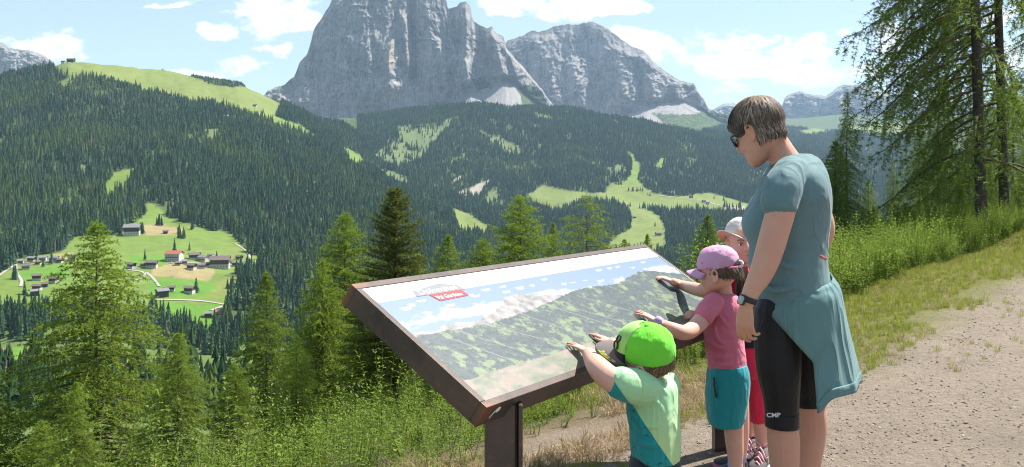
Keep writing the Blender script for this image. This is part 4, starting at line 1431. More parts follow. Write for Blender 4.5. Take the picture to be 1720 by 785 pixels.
TREES = [
    # key, u, v, d, label, rz, width
    ('larch_a', 168, 368, 15.0, 'largest light green larch at the left, its tip against the village meadow', 0.4, 1.15),
    ('larch_b', 447, 455, 14.0, 'slim light green larch between the big left larch and the taller larch', 1.2, 1.0),
    ('larch_a', 300, 556, 12.5, 'short bushy larch low down to the right of the big left larch', 2.2, 1.1),
    ('larch_c', 581, 356, 20.0, 'light green larch rising just left of the dark pine, tip over the forest', 0.2, 0.9),
    ('pine', 664, 316, 16.5, 'tall dark stone pine with dense foliage behind the information board', 0.9, 1.0),
    ('larch_b', 756, 392, 25.0, 'small larch half hidden behind the top edge of the board, beside the dark pine', 2.9, 1.1),
    ('larch_c', 874, 327, 25.0, 'broad round-topped larch behind the middle of the board', 1.9, 1.0),
    ('larch_open', 986, 325, 24.0, 'thin open-branched larch behind the board, left of the far pasture', 0.7, 1.0),
    ('larch_b', 928, 372, 30.0, 'slender dark-stemmed larch between the broad and the open larch', 0.3, 0.75),
    ('larch_b', 1088, 392, 32.0, 'tiny larch tip above the far right corner of the board', 1.3, 0.8),
    ('spruce_dense', 1190, 358, 28.0, 'dark bushy spruce behind the child in the grey cap', 2.0, 1.25),
    ('larch_a', 500, 560, 11.0, 'low larch whose tip shows in front of the slim larch', 0.9, 0.9),
    ('larch_c', 70, 705, 12.0, 'low spreading larch in the bottom corner below the village', 2.6, 1.0),
    ('larch_b', 735, 470, 13.5, 'young larch under the near end of the board', 0.0, 1.0),
    ('larch_c', 395, 610, 13.0, 'bushy larch under the slim larch, left of its trunk', 2.0, 1.1),
    ('larch_a', 545, 432, 19.0, 'larch standing left of and below the larch by the dark pine', 0.6, 0.9),
    ('larch_c', 622, 470, 17.0, 'larch filling the gap left of the far corner of the board', 1.1, 1.0),
    ('larch_b', 705, 425, 20.0, 'light larch just right of the dark pine', 2.4, 1.2),
    ('larch_c', 812, 400, 24.0, 'low larch between the small larch and the broad larch behind the board', 0.3, 1.0),
    ('larch_b', -25, 600, 14.0, 'larch cut by the left border of the picture', 0.3, 1.2),
    ('larch_a', 1050, 400, 27.0, 'low larch behind the right end of the board', 1.4, 1.0),
    ('larch_b', 130, 640, 10.0, 'short larch in front of the trunk of the big left larch', 2.3, 1.0),
    ('larch_mid', 1424, 150, 19.0, 'larch with drooping boughs behind the woman, tip against the far range', 0.5, 0.8),
    ('spruce_dense', 1404, 235, 17.0, 'dense dark green spruce directly behind the woman, right of her back', 1.5, 1.1),
    ('larch_mid', 1500, 268, 26.0, 'shaded larch between the spruce and the two tall trunks', 2.1, 0.9),
    ('larch_mid', 1585, 225, 30.0, 'larch behind the two tall trunks, crown touching the left trunk', 0.2, 1.0),
    ('spruce_dense', 1545, 330, 22.0, 'low dark spruce left of the tall trunks', 0.8, 1.4),
    ('spruce_dense', 1655, 270, 30.0, 'dark spruce seen between and behind the two tall trunks', 2.2, 1.5),
    ('larch_mid', 1735, 200, 23.0, 'larch at the right border beyond the tall trunks', 1.0, 1.1),
    ('spruce_dense', 1468, 345, 24.0, 'short bright spruce at the foot of the drooping larch', 2.8, 1.3),
    ('larch_mid', 1545, 205, 34.0, 'larch filling the background between the drooping larch and the tall trunks', 1.2, 1.2),
    ('spruce_dense', 1610, 300, 24.0, 'dark spruce just left of the left tall trunk', 1.9, 1.5),
    ('spruce_dense', 1715, 290, 25.0, 'dark spruce at the right border behind the tall trunks', 0.4, 1.6),
    ('larch_mid', 1460, 300, 38.0, 'hazy larch behind the foot of the drooping larch', 0.9, 1.4),
    ('larch_mid', 1700, 120, 29.0, 'high larch crown behind the right tall trunk', 3.0, 1.1),
    ('larch_mid', 1575, 120, 24.0, 'leafy larch crown just left of the left tall trunk', 2.6, 0.9),
    ('larch_c', 1520, 340, 18.0, 'bright low larch in front of the dark trees left of the tall trunks', 0.7, 1.2),
    ('larch_c', 1690, 330, 21.0, 'bright low larch behind the foot of the right tall trunk', 1.7, 1.3),
    ('larch_mid', 1650, 150, 40.0, 'distant larch closing the gap behind the tall trunks', 2.5, 1.3),
]
for (k, u, v, d, lab, rz, ws) in TREES:
    nm = 'stone_pine' if k == 'pine' else ('spruce_tree' if k == 'spruce_dense' else 'larch_tree')
    plant_tree(k, u, v, d, lab, name=nm, rz=rz, wscale=ws)


def tall_tree(u, v, d, label, rz, hang_s=1.0, lean=-0.028):
    """tall larch with its trunk seen at column u, row v"""
    p = at(u, v, d)
    z0 = gz(p.x, p.y) - 0.1
    t, l, c, H = SPECIES['larch_tall']
    e = empty('larch_tree', (p.x, p.y, z0), 0)
    e.rotation_euler = (0, lean, rz)
    for nm, me in (('trunk', t), ('limbs', l), ('crown', c)):
        obj(nm, me, e)
    e.scale = (hang_s, hang_s, hang_s)
    tag(e, label, 'tree')


tall_tree(1650, 400, 17.0, 'tall larch with straight dark trunk, the left of the two bare trunks', 0.0)
tall_tree(1689, 400, 18.6, 'tall larch with straight dark trunk, the right of the two bare trunks', -0.15, 0.97)
tall_tree(1850, 400, 22.0, 'tall larch whose drooping boughs enter at the right border', 0.2, 0.95)

# ---------------------------------------------------------------- weeds, grass, gravel near the path
def leafy_plant(seed, stems=3, h=0.8, leaf=0.055, nl=26, spread=0.16, mat=None, narrow=0.42, top=0.5):
    rr = random.Random(seed)
    rg = np.random.default_rng(seed)
    sv = MB()
    V, Fc = [], []
    for s in range(stems):
        a = rr.uniform(0, 6.28)
        hh = h * rr.uniform(0.65, 1.1)
        lx, ly = spread * math.cos(a) * rr.uniform(.4, 1.3), spread * math.sin(a) * rr.uniform(.4, 1.3)
        pts = [(lx * 0.25, ly * 0.25, -0.03), (lx * .6, ly * .6, hh * .4), (lx * 0.9, ly * 0.9, hh * .75), (lx * 1.2, ly * 1.2, hh)]
        P = spline(pts, 14)
        sv.tube([Vector(p) for p in P], [0.0045 * (1 - 0.8 * i / 13) for i in range(14)], 4, cap=False)
        for k in range(nl):
            t = 0.10 + 0.9 * (k + rr.random()) / nl
            q = P[min(13, int(t * 13.9))]
            az = k * 2.4 + rr.uniform(-.4, .4)
            el = rr.uniform(-0.25, 0.65) + (0.5 if t > 0.85 else 0)
            d = np.array([math.cos(az) * math.cos(el), math.sin(az) * math.cos(el), math.sin(el)])
            L = leaf * rr.uniform(0.6, 1.25) * (1 - top * max(0, t - 0.35))
            W = L * narrow * rr.uniform(.8, 1.2)
            sd = np.cross(d, [0, 0, 1]); sd /= np.linalg.norm(sd) + 1e-9
            up = np.cross(sd, d)
            b = len(V)
            o = q + d * L * 0.15
            V += [o, o + d * L * .45 + sd * W * .5 + up * W * .18, o + d * L + up * (-L * 0.12), o + d * L * .45 - sd * W * .5 + up * W * .18, o + d * L * .5]
            Fc += [(b, b + 1, b + 4), (b + 1, b + 2, b + 4), (b + 2, b + 3, b + 4), (b + 3, b, b + 4)]
    lv = np.array(V)
    return sv, lv, np.array(Fc)


def leafy_mesh(name, seed, mat, **kw):
    sv, lv, lf = leafy_plant(seed, **kw)
    nv = len(sv.v)
    me = to_mesh(name, np.vstack([np.array(sv.v), lv]), [np.array(sv.f), lf + nv])
    me.materials.append(mat)
    return me


def grass_mesh(name, seed, mat, n=22, h=0.16, w=0.005, spread=0.05, bend=0.5):
    rr = random.Random(seed)
    V, Fc = [], []
    for k in range(n):
        a = rr.uniform(0, 6.28); q = rr.random() ** .5 * spread
        x, y = q * math.cos(a), q * math.sin(a)
        az = a + rr.uniform(-.9, .9)
        L = h * rr.uniform(.45, 1.15)
        bd = bend * rr.uniform(.2, 1.2)
        dx, dy = math.cos(az), math.sin(az)
        sx, sy = -dy * w / 2, dx * w / 2
        b = len(V)
        m1 = (x + dx * L * bd * .3, y + dy * L * bd * .3, L * .55)
        tp = (x + dx * L * bd, y + dy * L * bd, L * (1 - .25 * bd))
        V += [(x - sx, y - sy, -.01), (x + sx, y + sy, -.01), (m1[0] + sx * .8, m1[1] + sy * .8, m1[2]), (m1[0] - sx * .8, m1[1] - sy * .8, m1[2]), tp]
        Fc += [(b, b + 1, b + 2), (b, b + 2, b + 3), (b + 3, b + 2, b + 4)]
    return to_mesh(name, np.array(V), np.array(Fc), mats=[mat])


WEEDS = [leafy_mesh('weed', 100 + k, weed_m, stems=3 + k % 3, h=(0.62, 0.8, 0.5, 0.95, 0.7)[k], leaf=(0.055, 0.05, 0.06, 0.06, 0.042)[k], nl=30, narrow=(0.42, 0.32, 0.5, 0.36, 0.3)[k]) for k in range(5)]
LOWW = [leafy_mesh('low_weed', 130 + k, weed_m, stems=5, h=0.30, leaf=0.042, nl=14, spread=0.13, narrow=0.5) for k in range(3)]
GRASS = [grass_mesh('grass_tuft', 150 + k, grass_m, n=24, h=(0.10, 0.17, 0.26)[k], spread=(0.05, 0.06, 0.05)[k]) for k in range(3)]
STRAW = [grass_mesh('straw_tuft', 160 + k, straw_m, n=22, h=0.10, w=0.004, spread=0.07, bend=1.3) for k in range(2)]


def near_points(n, s0, s1, l0, l1, rg, p=1.0):
    """random points in the strip s0..s1 from the path edge, l0..l1 along it"""
    s = s0 + (s1 - s0) * rg.random(n) ** p
    l = rg.uniform(l0, l1, n)
    x = EDGE_P[0] + EDGE_N[0] * s + 0.6 * l
    y = EDGE_P[1] + EDGE_N[1] * s + 0.8 * l
    return x, y


def build_undergrowth():
    rg = np.random.default_rng(55)
    # leafy weeds on the slope beyond the verge
    x1, y1 = near_points(2600, 1.3, 9.0, -7, 13, rg, 1.35)
    x2, y2 = near_points(1500, 9.0, 32.0, -16, 30, rg)
    x3, y3 = near_points(3200, 0.95, 3.2, 0.8, 14, rg)
    x4, y4 = near_points(500, 0.75, 1.7, -6, 0.8, rg)
    x = np.r_[x1, x2, x3, x4]; y = np.r_[y1, y2, y3, y4]
    ok = (np.hypot(x, y) > 2.3) & (y > 0.4)
    dens = fbm(x * 0.5, y * 0.5, 14, 3)
    ok &= (dens > -0.30)
    # keep clear right under the board
    px, py = x - 0.25, y - 3.65
    ok &= ~((np.abs(px * 0.85 - py * 0.52) < 0.30) & (np.abs(px * 0.52 + py * 0.85) < 1.0))
    x, y = x[ok], y[ok]
    n = len(x)
    s = edge_s(x, y)
    sc = rg.uniform(0.6, 1.1, n) * np.clip(0.40 + 0.12 * (s - 1.2), 0.40, 0.70)
    rightside = (y > 7.5) & (s < 3)
    sc = np.where(rightside, sc * 1.75, sc)
    ixw = np.where((s < 1.3) & (y < 7), 5 + rg.integers(0, 3, n), np.where(rightside, rg.integers(0, 4, n), rg.integers(0, 8, n)))
    scatter('undergrowth', np.stack([x, y, ground_z(x, y)], 1), sc, rg.uniform(0, 6.28, n), WEEDS + LOWW, 'tangled leafy green weeds covering the slope below the path', 'undergrowth', tilt=0.10, seed=9, idx=ixw)
    # grass
    xa, ya = near_points(15000, -0.35, 1.7, -6, 18, rg)
    xb, yb = near_points(900, 1.0, 4.5, -6, 18, rg)
    xc, yc = near_points(420, -1.6, -0.3, -3.5, 9, rg)
    x = np.r_[xa, xb, xc]; y = np.r_[ya, yb, yc]
    s = edge_s(x, y)
    dn = fbm(x * 0.9, y * 0.9, 31, 3)
    lo = np.where(y < 6.0, -0.02, -0.28) + np.where(s < -0.25, 0.22, 0) + np.where(s < 0.25, 0.12, 0)
    ok = ((dn > lo) | ((y > 6.2) & (s > 0.0) & (s < 1.7))) & (np.hypot(x, y) > 1.6)
    ok &= ~((y < 5.6) & (s < 0.55) & (dn < 0.2))
    x, y, s = x[ok], y[ok], s[ok]
    n = len(x)
    sc = rg.uniform(0.45, 1.0, n) * np.where(s < 1.2, 0.62, 0.9)
    idx = np.where(s < 1.3, np.where(rg.random(n) < 0.22, 3, np.where(rg.random(n) < 0.15, 1, 0)), rg.integers(0, 3, n))
    scatter('grass', np.stack([x, y, ground_z(x, y)], 1), sc, rg.uniform(0, 6.28, n), GRASS + STRAW[:1], 'yellow-green grass along the path verge', 'grass', tilt=0.15, seed=10, idx=idx)
    # straw litter
    x, y = near_points(2600, 0.10, 1.3, -6.0, -0.7, rg)
    dn = fbm(x * 1.1, y * 1.1, 37, 3)
    ok = (dn > -0.10) & (np.hypot(x, y) > 1.6)
    x, y = x[ok], y[ok]
    n = len(x)
    scatter('dry_grass', np.stack([x, y, ground_z(x, y)], 1), rg.uniform(.35, .85, n), rg.uniform(0, 6.28, n), STRAW, 'flattened dry grass litter around the board posts', 'dry grass', tilt=0.4, seed=12)
    # gravel
    me = []
    for k in range(4):
        bm = bmesh.new()
        bmesh.ops.create_icosphere(bm, subdivisions=1, radius=1.0)
        rr = random.Random(k)
        for v in bm.verts:
            v.co *= rr.uniform(0.7, 1.2)
            v.co.z *= 0.6
        m = bpy.data.meshes.new('pebble')
        bm.to_mesh(m); bm.free()
        me.append(m)
    stone_m = bpy.data.materials.new('pebble_stone')
    stone_m.use_nodes = True
    t = NT(stone_m.node_tree)
    oi = t.add('ShaderNodeObjectInfo')
    b = t.n['Principled BSDF']
    b.inputs['Roughness'].default_value = 0.9
    t.link(t.ramp(oi.outputs['Random'], [(0.0, (0.12, 0.098, 0.08)), (0.3, (0.22, 0.18, 0.14)), (0.8, (0.30, 0.245, 0.19)), (1.0, (0.44, 0.38, 0.32))]), b.inputs['Base Color'])
    for m in me:
        m.materials.append(stone_m)
    n = 46000
    y = 3.2 * np.exp(rg.random(n) * math.log(15 / 3.2))
    th = rg.uniform(-0.02, 0.62, n)
    x = np.tan(th) * y
    s = edge_s(x, y)
    ok = (s < 0.1 + 0.5 * rg.random(n)) & ((s < -0.3) | (rg.random(n) < 0.4))
    x, y = x[ok], y[ok]
    n = len(x)
    sc = 0.0022 + 0.0085 * rg.random(n) ** 6
    scatter('gravel', np.stack([x, y, ground_z(x, y) + sc * 0.2], 1), sc, rg.uniform(0, 6.28, n), me, 'pale loose gravel and small stones on the path', 'gravel', tilt=0.4, seed=13)


build_undergrowth()


def tall_weeds():
    """single tall plants that stand out"""
    stem_m = principled('weed_stem', (0.16, 0.17, 0.06), 0.8)
    var = []
    for k in range(5):
        sv, lv, lf = leafy_plant(200 + k, stems=(3, 4, 2, 5, 3)[k], h=(1.0, 1.15, 0.9, 1.05, 1.2)[k], leaf=(0.07, 0.06, 0.075, 0.06, 0.055)[k], nl=44, spread=0.2, narrow=(0.4, 0.34, 0.45, 0.36, 0.3)[k])
        var.append((to_mesh('stems', np.array(sv.v), np.array(sv.f), mats=[stem_m]), to_mesh('leaves', lv, lf, mats=[weed_m])))
    rr = random.Random(8)
    spots = [(1422, 470, 9.6, 'tall leafy weed at the path verge close to the woman'), (1455, 462, 10.2, 'tall leafy weed with pale tip, second along the verge from the woman'), (1490, 452, 10.6, 'tall leafy weed below the drooping larch, third along the verge'),
             (1512, 425, 11.2, 'broad leafy weed bush left of the tall trunks'), (1548, 418, 11.6, 'very tall leafy weed spire left of the tall trunks'), (1585, 404, 12.2, 'upright weed just left of the left tall trunk'),
             (1610, 390, 12.6, 'tallest weed spire in front of the left tall trunk'), (1640, 402, 13.0, 'weed at the foot of the left tall trunk'), (1668, 395, 13.2, 'weed at the foot of the right tall trunk'), (1705, 400, 13.6, 'tall weed at the right border by the path'),
             (250, 640, 5.4, 'leafy green shrub in front of the big left larch'), (330, 690, 4.8, 'leafy green shrub at the bottom left'), (400, 655, 5.2, 'leafy shrub with upright shoots below the slim larch'), (460, 705, 4.6, 'leafy weed clump at the bottom, left of the board'),
             (530, 680, 5.0, 'leafy weed clump below the low larch'), (590, 700, 4.7, 'leafy weed under the far left corner of the board'), (640, 640, 5.6, 'leafy shrub under the left edge of the board'), (690, 655, 5.2, 'leafy shrub beneath the left frame of the board'),
             (735, 690, 4.7, 'leafy weed left of the steel post'), (780, 700, 5.0, 'leafy weed just left of the steel post'), (150, 690, 5.2, 'leafy shrub at the bottom below the big larch'), (60, 720, 5.0, 'leafy shrub at the bottom left corner'),
             (940, 650, 7.2, 'leafy weed seen under the board between post and boy'), (1000, 640, 7.6, 'leafy weed seen under the board close to the boy'), (1120, 590, 8.0, 'leafy weed between the boy and the girl, under the board')]
    for (u, v, d, lab) in spots:
        p = at(u, v, d)
        z0 = gz(p.x, p.y)
        st, lv = var[rr.randrange(5)]
        h = max(0.3, p.z - z0)
        e = empty('leafy_plant', (p.x, p.y, z0), rr.uniform(0, 6.28))
        s = h / 1.1
        e.scale = (max(0.6, s), max(0.6, s), s)
        obj('stems', st, e); obj('leaves', lv, e)
        tag(e, lab, 'plant', 'tall weeds along the slope')


tall_weeds()

# ---------------------------------------------------------------- the information board
steel = bpy.data.materials.new('weathering_steel')
steel.use_nodes = True
_t = NT(steel.node_tree)
_b = _t.n['Principled BSDF']
_tc = _t.add('ShaderNodeTexCoord')
_n1 = _t.noise(_tc.outputs['Object'], 5.0, 8, 0.65)
_n2 = _t.noise(_tc.outputs['Object'], 38.0, 6, 0.65)
_c = _t.ramp(_n1, [(0.3, (0.050, 0.040, 0.036)), (0.5, (0.080, 0.060, 0.050)), (0.68, (0.115, 0.075, 0.055))])
_c = _t.mix(_t.math('MULTIPLY', _t.smooth(_n2, 0.5, 0.75), 0.45), _c, (0.20, 0.105, 0.062))
_at = _t.add('ShaderNodeVertexColor'); _at.layer_name = 'Rust'
_c = _t.mix(_t.math('MULTIPLY', _at.outputs[0], _t.smooth(_n1, 0.25, 0.6)), _c, (0.24, 0.090, 0.040))
_t.link(_c, _b.inputs['Base Color'])
_b.inputs['Roughness'].default_value = 0.42
_b.inputs['Metallic'].default_value = 0.25
_bp = _t.add('ShaderNodeBump'); _bp.inputs['Strength'].default_value = 0.25; _bp.inputs['Distance'].default_value = 0.003
_t.link(_n2, _bp.inputs['Height']); _t.link(_bp.outputs[0], _b.inputs['Normal'])

B_W, B_L, B_T = 2.286, 0.608, 0.075
B_O = at(818, 685, 2.90)                                   # near left corner of the top face
B_E1 = Vector((0.524, 0.852, -0.036)).normalized()          # along the board
_hh = Vector((-B_E1.y, B_E1.x, 0)).normalized()
B_E2 = (_hh * math.cos(math.radians(31.8)) + Vector((0, 0, math.sin(math.radians(31.8))))).normalized()
B_N = B_E1.cross(B_E2).normalized()
B_M = Matrix((B_E1, B_E2, B_N)).transposed().to_4x4()
B_M.translation = B_O


def on_board(u, v, lift=0.0):
    """point of the board's face seen at photo pixel (u, v)"""
    eye = Vector((0, 0, EYE))
    d = at(u, v, 1.0) - eye
    t = (B_O + B_N * lift - eye).dot(B_N) / d.dot(B_N)
    return eye + d * t


def text_verts(s, size, extrude=0.0, shear=0.0, bold=0.0):
    cu = bpy.data.curves.new('txt', 'FONT')
    cu.body = s
    cu.size = size
    cu.shear = shear
    cu.offset = bold
    cu.extrude = extrude
    cu.resolution_u = 3
    o = bpy.data.objects.new('txt', cu)
    me = o.to_mesh()
    V = np.array([v.co[:] for v in me.vertices])
    Fc = [tuple(p.vertices) for p in me.polygons]
    o.to_mesh_clear()
    bpy.data.objects.remove(o)
    bpy.data.curves.remove(cu)
    return V, Fc


def print_colors(p, q):
    """the printed panorama: p along 0..1, q from the near edge 0 to the far edge 1"""
    n = p.shape
    col = np.zeros((*n, 3))
    x = p * (B_W / B_L)          # square units
    sky = np.stack([0.25 + 0.10 * (1 - q) + 0 * p, 0.36 + 0.12 * (1 - q), 0.66 + 0.06 * (1 - q)], -1)
    cl = fbm(x * 5, q * 11, 5, 5, 0.55)
    base = 0.585 + 0.04 * np.sin(p * 5 + 1) + 0.06 * p
    cm = np.clip((cl + 0.55 - np.abs(q - base - 0.03) * 9.5) * 2.2, 0, 1)[..., None]
    sky = sky * (1 - cm) + np.array([0.80, 0.83, 0.88]) * cm
    col[:] = sky
    # rock crest
    crest = 0.575 + 0.10 * np.exp(-((p - 0.30) / 0.06) ** 2) + 0.085 * np.exp(-((p - 0.40) / 0.10) ** 2) + 0.09 * np.exp(-((p - 0.80) / 0.10) ** 2) + 0.035 * ridged(x * 5, x * 0, 8, 4) - 0.05 * (p > 0.55) * (p < 0.7)
    rk = q < crest
    rc = 0.42 + 0.28 * fbm(x * 18, q * 26, 12, 4)
    rock = np.stack([rc * 1.04, rc * 0.98, rc * 0.96], -1)
    col[rk] = rock[rk]
    # forest with paler meadows
    fl = 0.555 + 0.10 * np.exp(-((p - 0.55) / 0.16) ** 2) + 0.16 * np.exp(-((p - 0.84) / 0.13) ** 2) - 0.03 * np.exp(-((p - 0.18) / 0.1) ** 2) + 0.012 * fbm(x * 30, x * 0, 3, 3)
    fr = q < fl
    g = fbm(x * 34, q * 60 + x * 12, 40, 4, 0.75)
    md = fbm(x * 10 - q * 5, q * 15 + x * 6.0, 52, 6, 0.72)
    dark = np.stack([0.085 + 0.085 * g, 0.120 + 0.10 * g, 0.125 + 0.08 * g], -1)
    lite = np.stack([0.30 + 0.10 * g, 0.40 + 0.10 * g, 0.20 + 0.06 * g], -1)
    m = np.clip((md - 0.06 + 0.30 * (0.36 - q)) * 5, 0, 0.9)[..., None]
    ff = dark * (1 - m) + lite * m
    col[fr] = ff[fr]
    # lift lines
    for (p0, q0, p1, q1) in ((0.16, 0.56, 0.30, 0.20), (0.28, 0.56, 0.38, 0.22), (0.37, 0.60, 0.50, 0.22), (0.50, 0.60, 0.62, 0.30), (0.06, 0.50, 0.14, 0.2), (0.10, 0.52, 0.2, 0.2), (0.44, 0.5, 0.56, 0.2)):
        t = np.clip(((x - p0 * B_W / B_L) * (p1 - p0) * B_W / B_L + (q - q0) * (q1 - q0)) / (((p1 - p0) * B_W / B_L) ** 2 + (q1 - q0) ** 2), 0, 1)
        dd = np.hypot(x - (p0 + (p1 - p0) * t) * B_W / B_L, q - (q0 + (q1 - q0) * t))
        k = dd < 0.0042
        col[k] = col[k] * 0.35 + np.array((0.46, 0.42, 0.40)) * 0.65
    # dry meadow along the bottom
    bt = 0.165 - 0.05 * np.clip((p - 0.3) * 2, 0, 1) + 0.012 * fbm(x * 9, x * 0, 77, 3)
    bm_ = q < bt
    g2 = np.clip(fbm(x * 9, q * 16, 71, 4) * 1.6 + 0.45, 0, 1)[..., None]
    bc = np.array([0.44, 0.37, 0.30]) * (1 - g2) + np.array([0.24, 0.29, 0.19]) * g2
    bc = bc + 0.05 * fbm(x * 40, q * 60, 72, 3)[..., None]
    col[bm_] = bc[bm_]
    # little white name labels in the sky
    rr = random.Random(3)
    spots = [(0.05 + 0.045 * k + rr.uniform(-.01, .01), rr.choice((0.74, 0.78, 0.70, 0.82))) for k in range(20)] + [(0.07 + 0.048 * k + rr.uniform(-.012, .012), rr.choice((0.765, 0.72, 0.68, 0.80))) for k in range(6)]
    for (lp, lq) in spots:
        w, h = rr.uniform(0.03, 0.06), rr.uniform(0.007, 0.012)
        k = (np.abs(x - lp * B_W / B_L - 0.2 * (q - lq)) < w * (1 - 0.4 * (lq - q + h) / (2 * h))) & (np.abs(q - lq) < h) & (np.sin(q * 700) > -0.75)
        k &= fr == False
        col[k] = col[k] * 0.5 + np.array((1.45, 1.48, 1.5)) * 0.5
    col *= 0.50
    col[q > 0.868] = (0.80, 0.80, 0.80)
    return np.clip(col, 0, 0.8)


def build_board():
    root = empty('information_board', (0, 0, 0))
    base = B_M @ Vector((0.5, 0.2, 0))
    root.location = (base.x, base.y, gz(base.x, base.y))
    inv = root.matrix_basis.inverted() if False else Matrix.Translation(-root.location)
    def part(name, mb, mat, parent=root, bevel=0.0, world=False):
        me = mb.mesh(name)
        me.transform(inv if world else inv @ B_M)
        me.materials.append(mat)
        ca = me.color_attributes.new('Rust', 'FLOAT_COLOR', 'POINT')
        vals = []
        for v in me.vertices:
            w = (B_M.inverted() @ (v.co + root.location))
            k = 1.0 if (min(abs(w.x), abs(w.x - B_W)) < 0.012 and min(abs(w.y), abs(w.y - B_L)) < 0.012) else 0.0
            vals += [k, k, k, 1]
        ca.data.foreach_set('color', vals)
        o = obj(name, me, parent)
        if bevel:
            md = o.modifiers.new('bevel', 'BEVEL'); md.width = bevel; md.segments = 2
        return o
    RW = 0.026
    def strip(name, x0, x1, y0, y1, z0, z1, nx=1, ny=1):
        mb = MB()
        # a few cuts so the rust at the corners can fade
        xs = np.linspace(x0, x1, 2) if nx == 1 else np.concatenate([[x0], x0 + (x1 - x0) * np.array([0.04, 0.5, 0.96]), [x1]])
        ys = np.linspace(y0, y1, 2) if ny == 1 else np.concatenate([[y0], y0 + (y1 - y0) * np.array([0.07, 0.5, 0.93]), [y1]])
        if nx > 1:
            mb.loft([[Vector((x, y0, z0)), Vector((x, y1, z0)), Vector((x, y1, z1)), Vector((x, y0, z1))] for x in xs])
        else:
            mb.loft([[Vector((x0, y, z0)), Vector((x0, y, z1)), Vector((x1, y, z1)), Vector((x1, y, z0))] for y in ys])
        return part(name, mb, steel, bevel=0.002)
    th = 0.006
    strip('frame_side', 0, B_W, 0, RW, -B_T, 0, nx=2)
    strip('frame_side', 0, B_W, B_L - RW, B_L, -B_T, 0, nx=2)
    strip('frame_side', 0, RW, RW, B_L - RW, -B_T, 0, ny=2)
    strip('frame_side', B_W - RW, B_W, RW, B_L - RW, -B_T, 0, ny=2)
    mb = MB(); mb.box((B_W / 2, B_L / 2, -B_T / 2 - 0.01), (B_W - 2 * RW - 0.002, B_L - 2 * RW - 0.002, 0.03))
    part('backing_plate', mb, steel)
    # the print
    nx, ny = 640, 190
    p = np.linspace(0, 1, nx + 1)[:, None] + np.zeros((1, ny + 1)); q = np.linspace(0, 1, ny + 1)[None] + np.zeros((nx + 1, 1))
    V = np.stack([RW + 0.001 + p * (B_W - 2 * RW - 0.002), RW + 0.001 + q * (B_L - 2 * RW - 0.002), np.full_like(p, -0.003)], -1).reshape(-1, 3)
    i = np.arange(nx)[:, None] * (ny + 1) + np.arange(ny)[None]
    Fc = np.stack([i, i + ny + 1, i + ny + 2, i + 1], -1).reshape(-1, 4)
    me = to_mesh('print', V, Fc)
    c = print_colors(p, q)
    ca = me.color_attributes.new('Col', 'FLOAT_COLOR', 'POINT')
    ca.data.foreach_set('color', np.concatenate([c, np.ones((*p.shape, 1))], -1).astype(np.float32).ravel())
    me.transform(inv @ B_M)
    pm = bpy.data.materials.new('printed_panel')
    pm.use_nodes = True
    t = NT(pm.node_tree)
    b = t.n['Principled BSDF']
    at_ = t.add('ShaderNodeVertexColor'); at_.layer_name = 'Col'
    t.link(at_.outputs[0], b.inputs['Base Color'])
    b.inputs['Roughness'].default_value = 0.36
    b.inputs['Specular IOR Level'].default_value = 0.75
    me.materials.append(pm)
    prt = obj('print', me, root)
    prt['label'] = 'printed mountain panorama with blue sky, forest and white top band'
    # logo plates and lettering in the white band
    grey = principled('logo_grey', (0.17, 0.175, 0.185), 0.4); red = principled('logo_red', (0.40, 0.020, 0.028), 0.4); white = principled('logo_white', (0.82, 0.82, 0.82), 0.4)
    def flat(name, poly, z, mat, parent):
        mb = MB(); n = len(poly)
        mb.v = [(x, y, z) for x, y in poly]; mb.f = [tuple(range(n))]
        me = mb.mesh(name); me.transform(inv @ B_M); me.materials.append(mat)
        return obj(name, me, parent)
    def loc(u, v):
        w = B_M.inverted() @ on_board(u, v)
        return (w.x, w.y)
    g0 = loc(692, 490); g1 = loc(772, 477)
    gx0, gx1 = g0[0], g1[0]
    yb = 0.868 * (B_L - 2 * RW) + RW - 0.004
    hgt = 0.047
    L = gx1 - gx0
    lg = flat('logo_plate', [(gx0, yb), (gx1, yb - 0.004), (gx1 - 0.02, yb + hgt * 0.55), (gx0 + L * 0.62, yb + hgt), (gx0 + 0.012, yb + hgt * 0.62)], -0.0018, grey, prt)
    V, Fc = text_verts('Dolomites', 0.040, bold=0.0004)
    V = V * np.array([L * 0.80 / (V[:, 0].max()), 0.9, 1])
    mb = MB(); mb.add([(gx0 + 0.022 + a, yb + 0.005 + b_, -0.0010) for a, b_, _ in V], Fc)
    me = mb.mesh('lettering'); me.transform(inv @ B_M); me.materials.append(white); obj('lettering', me, lg)
    rx0, rx1 = loc(718, 492)[0], loc(770, 483)[0]
    ry1 = yb - 0.001; ry0 = yb - 0.040
    rl = flat('logo_plate', [(rx0 + 0.02, ry0), (rx1 + 0.012, ry0 + 0.003), (rx1 + 0.004, ry1), (rx0, ry1)], -0.0014, red, prt)
    V, Fc = text_verts('Val Gardena', 0.030, bold=0.0003)
    V = V * np.array([(rx1 - rx0) * 0.80 / V[:, 0].max(), 0.85, 1])
    mb = MB(); mb.add([(rx0 + 0.018 + a, ry0 + 0.009 + b_, -0.0006) for a, b_, _ in V], Fc)
    me = mb.mesh('lettering'); me.transform(inv @ B_M); me.materials.append(white); obj('lettering', me, rl)
    # worn white sticker on the near side, close to the left corner
    mb = MB(); pts = []
    arc = [(0.0, 0.0), (0.010, 0.016), (0.022, 0.026), (0.034, 0.028), (0.041, 0.022), (0.040, 0.013), (0.032, 0.012), (0.026, 0.010), (0.022, 0.016), (0.014, 0.010), (0.006, -0.001)]
    mb.v = [(0.050 + a * 1.1, -0.0012, -0.052 + b_ * 1.3) for a, b_ in arc]; mb.f = [tuple(range(len(arc)))]
    part('worn_sticker', mb, white)
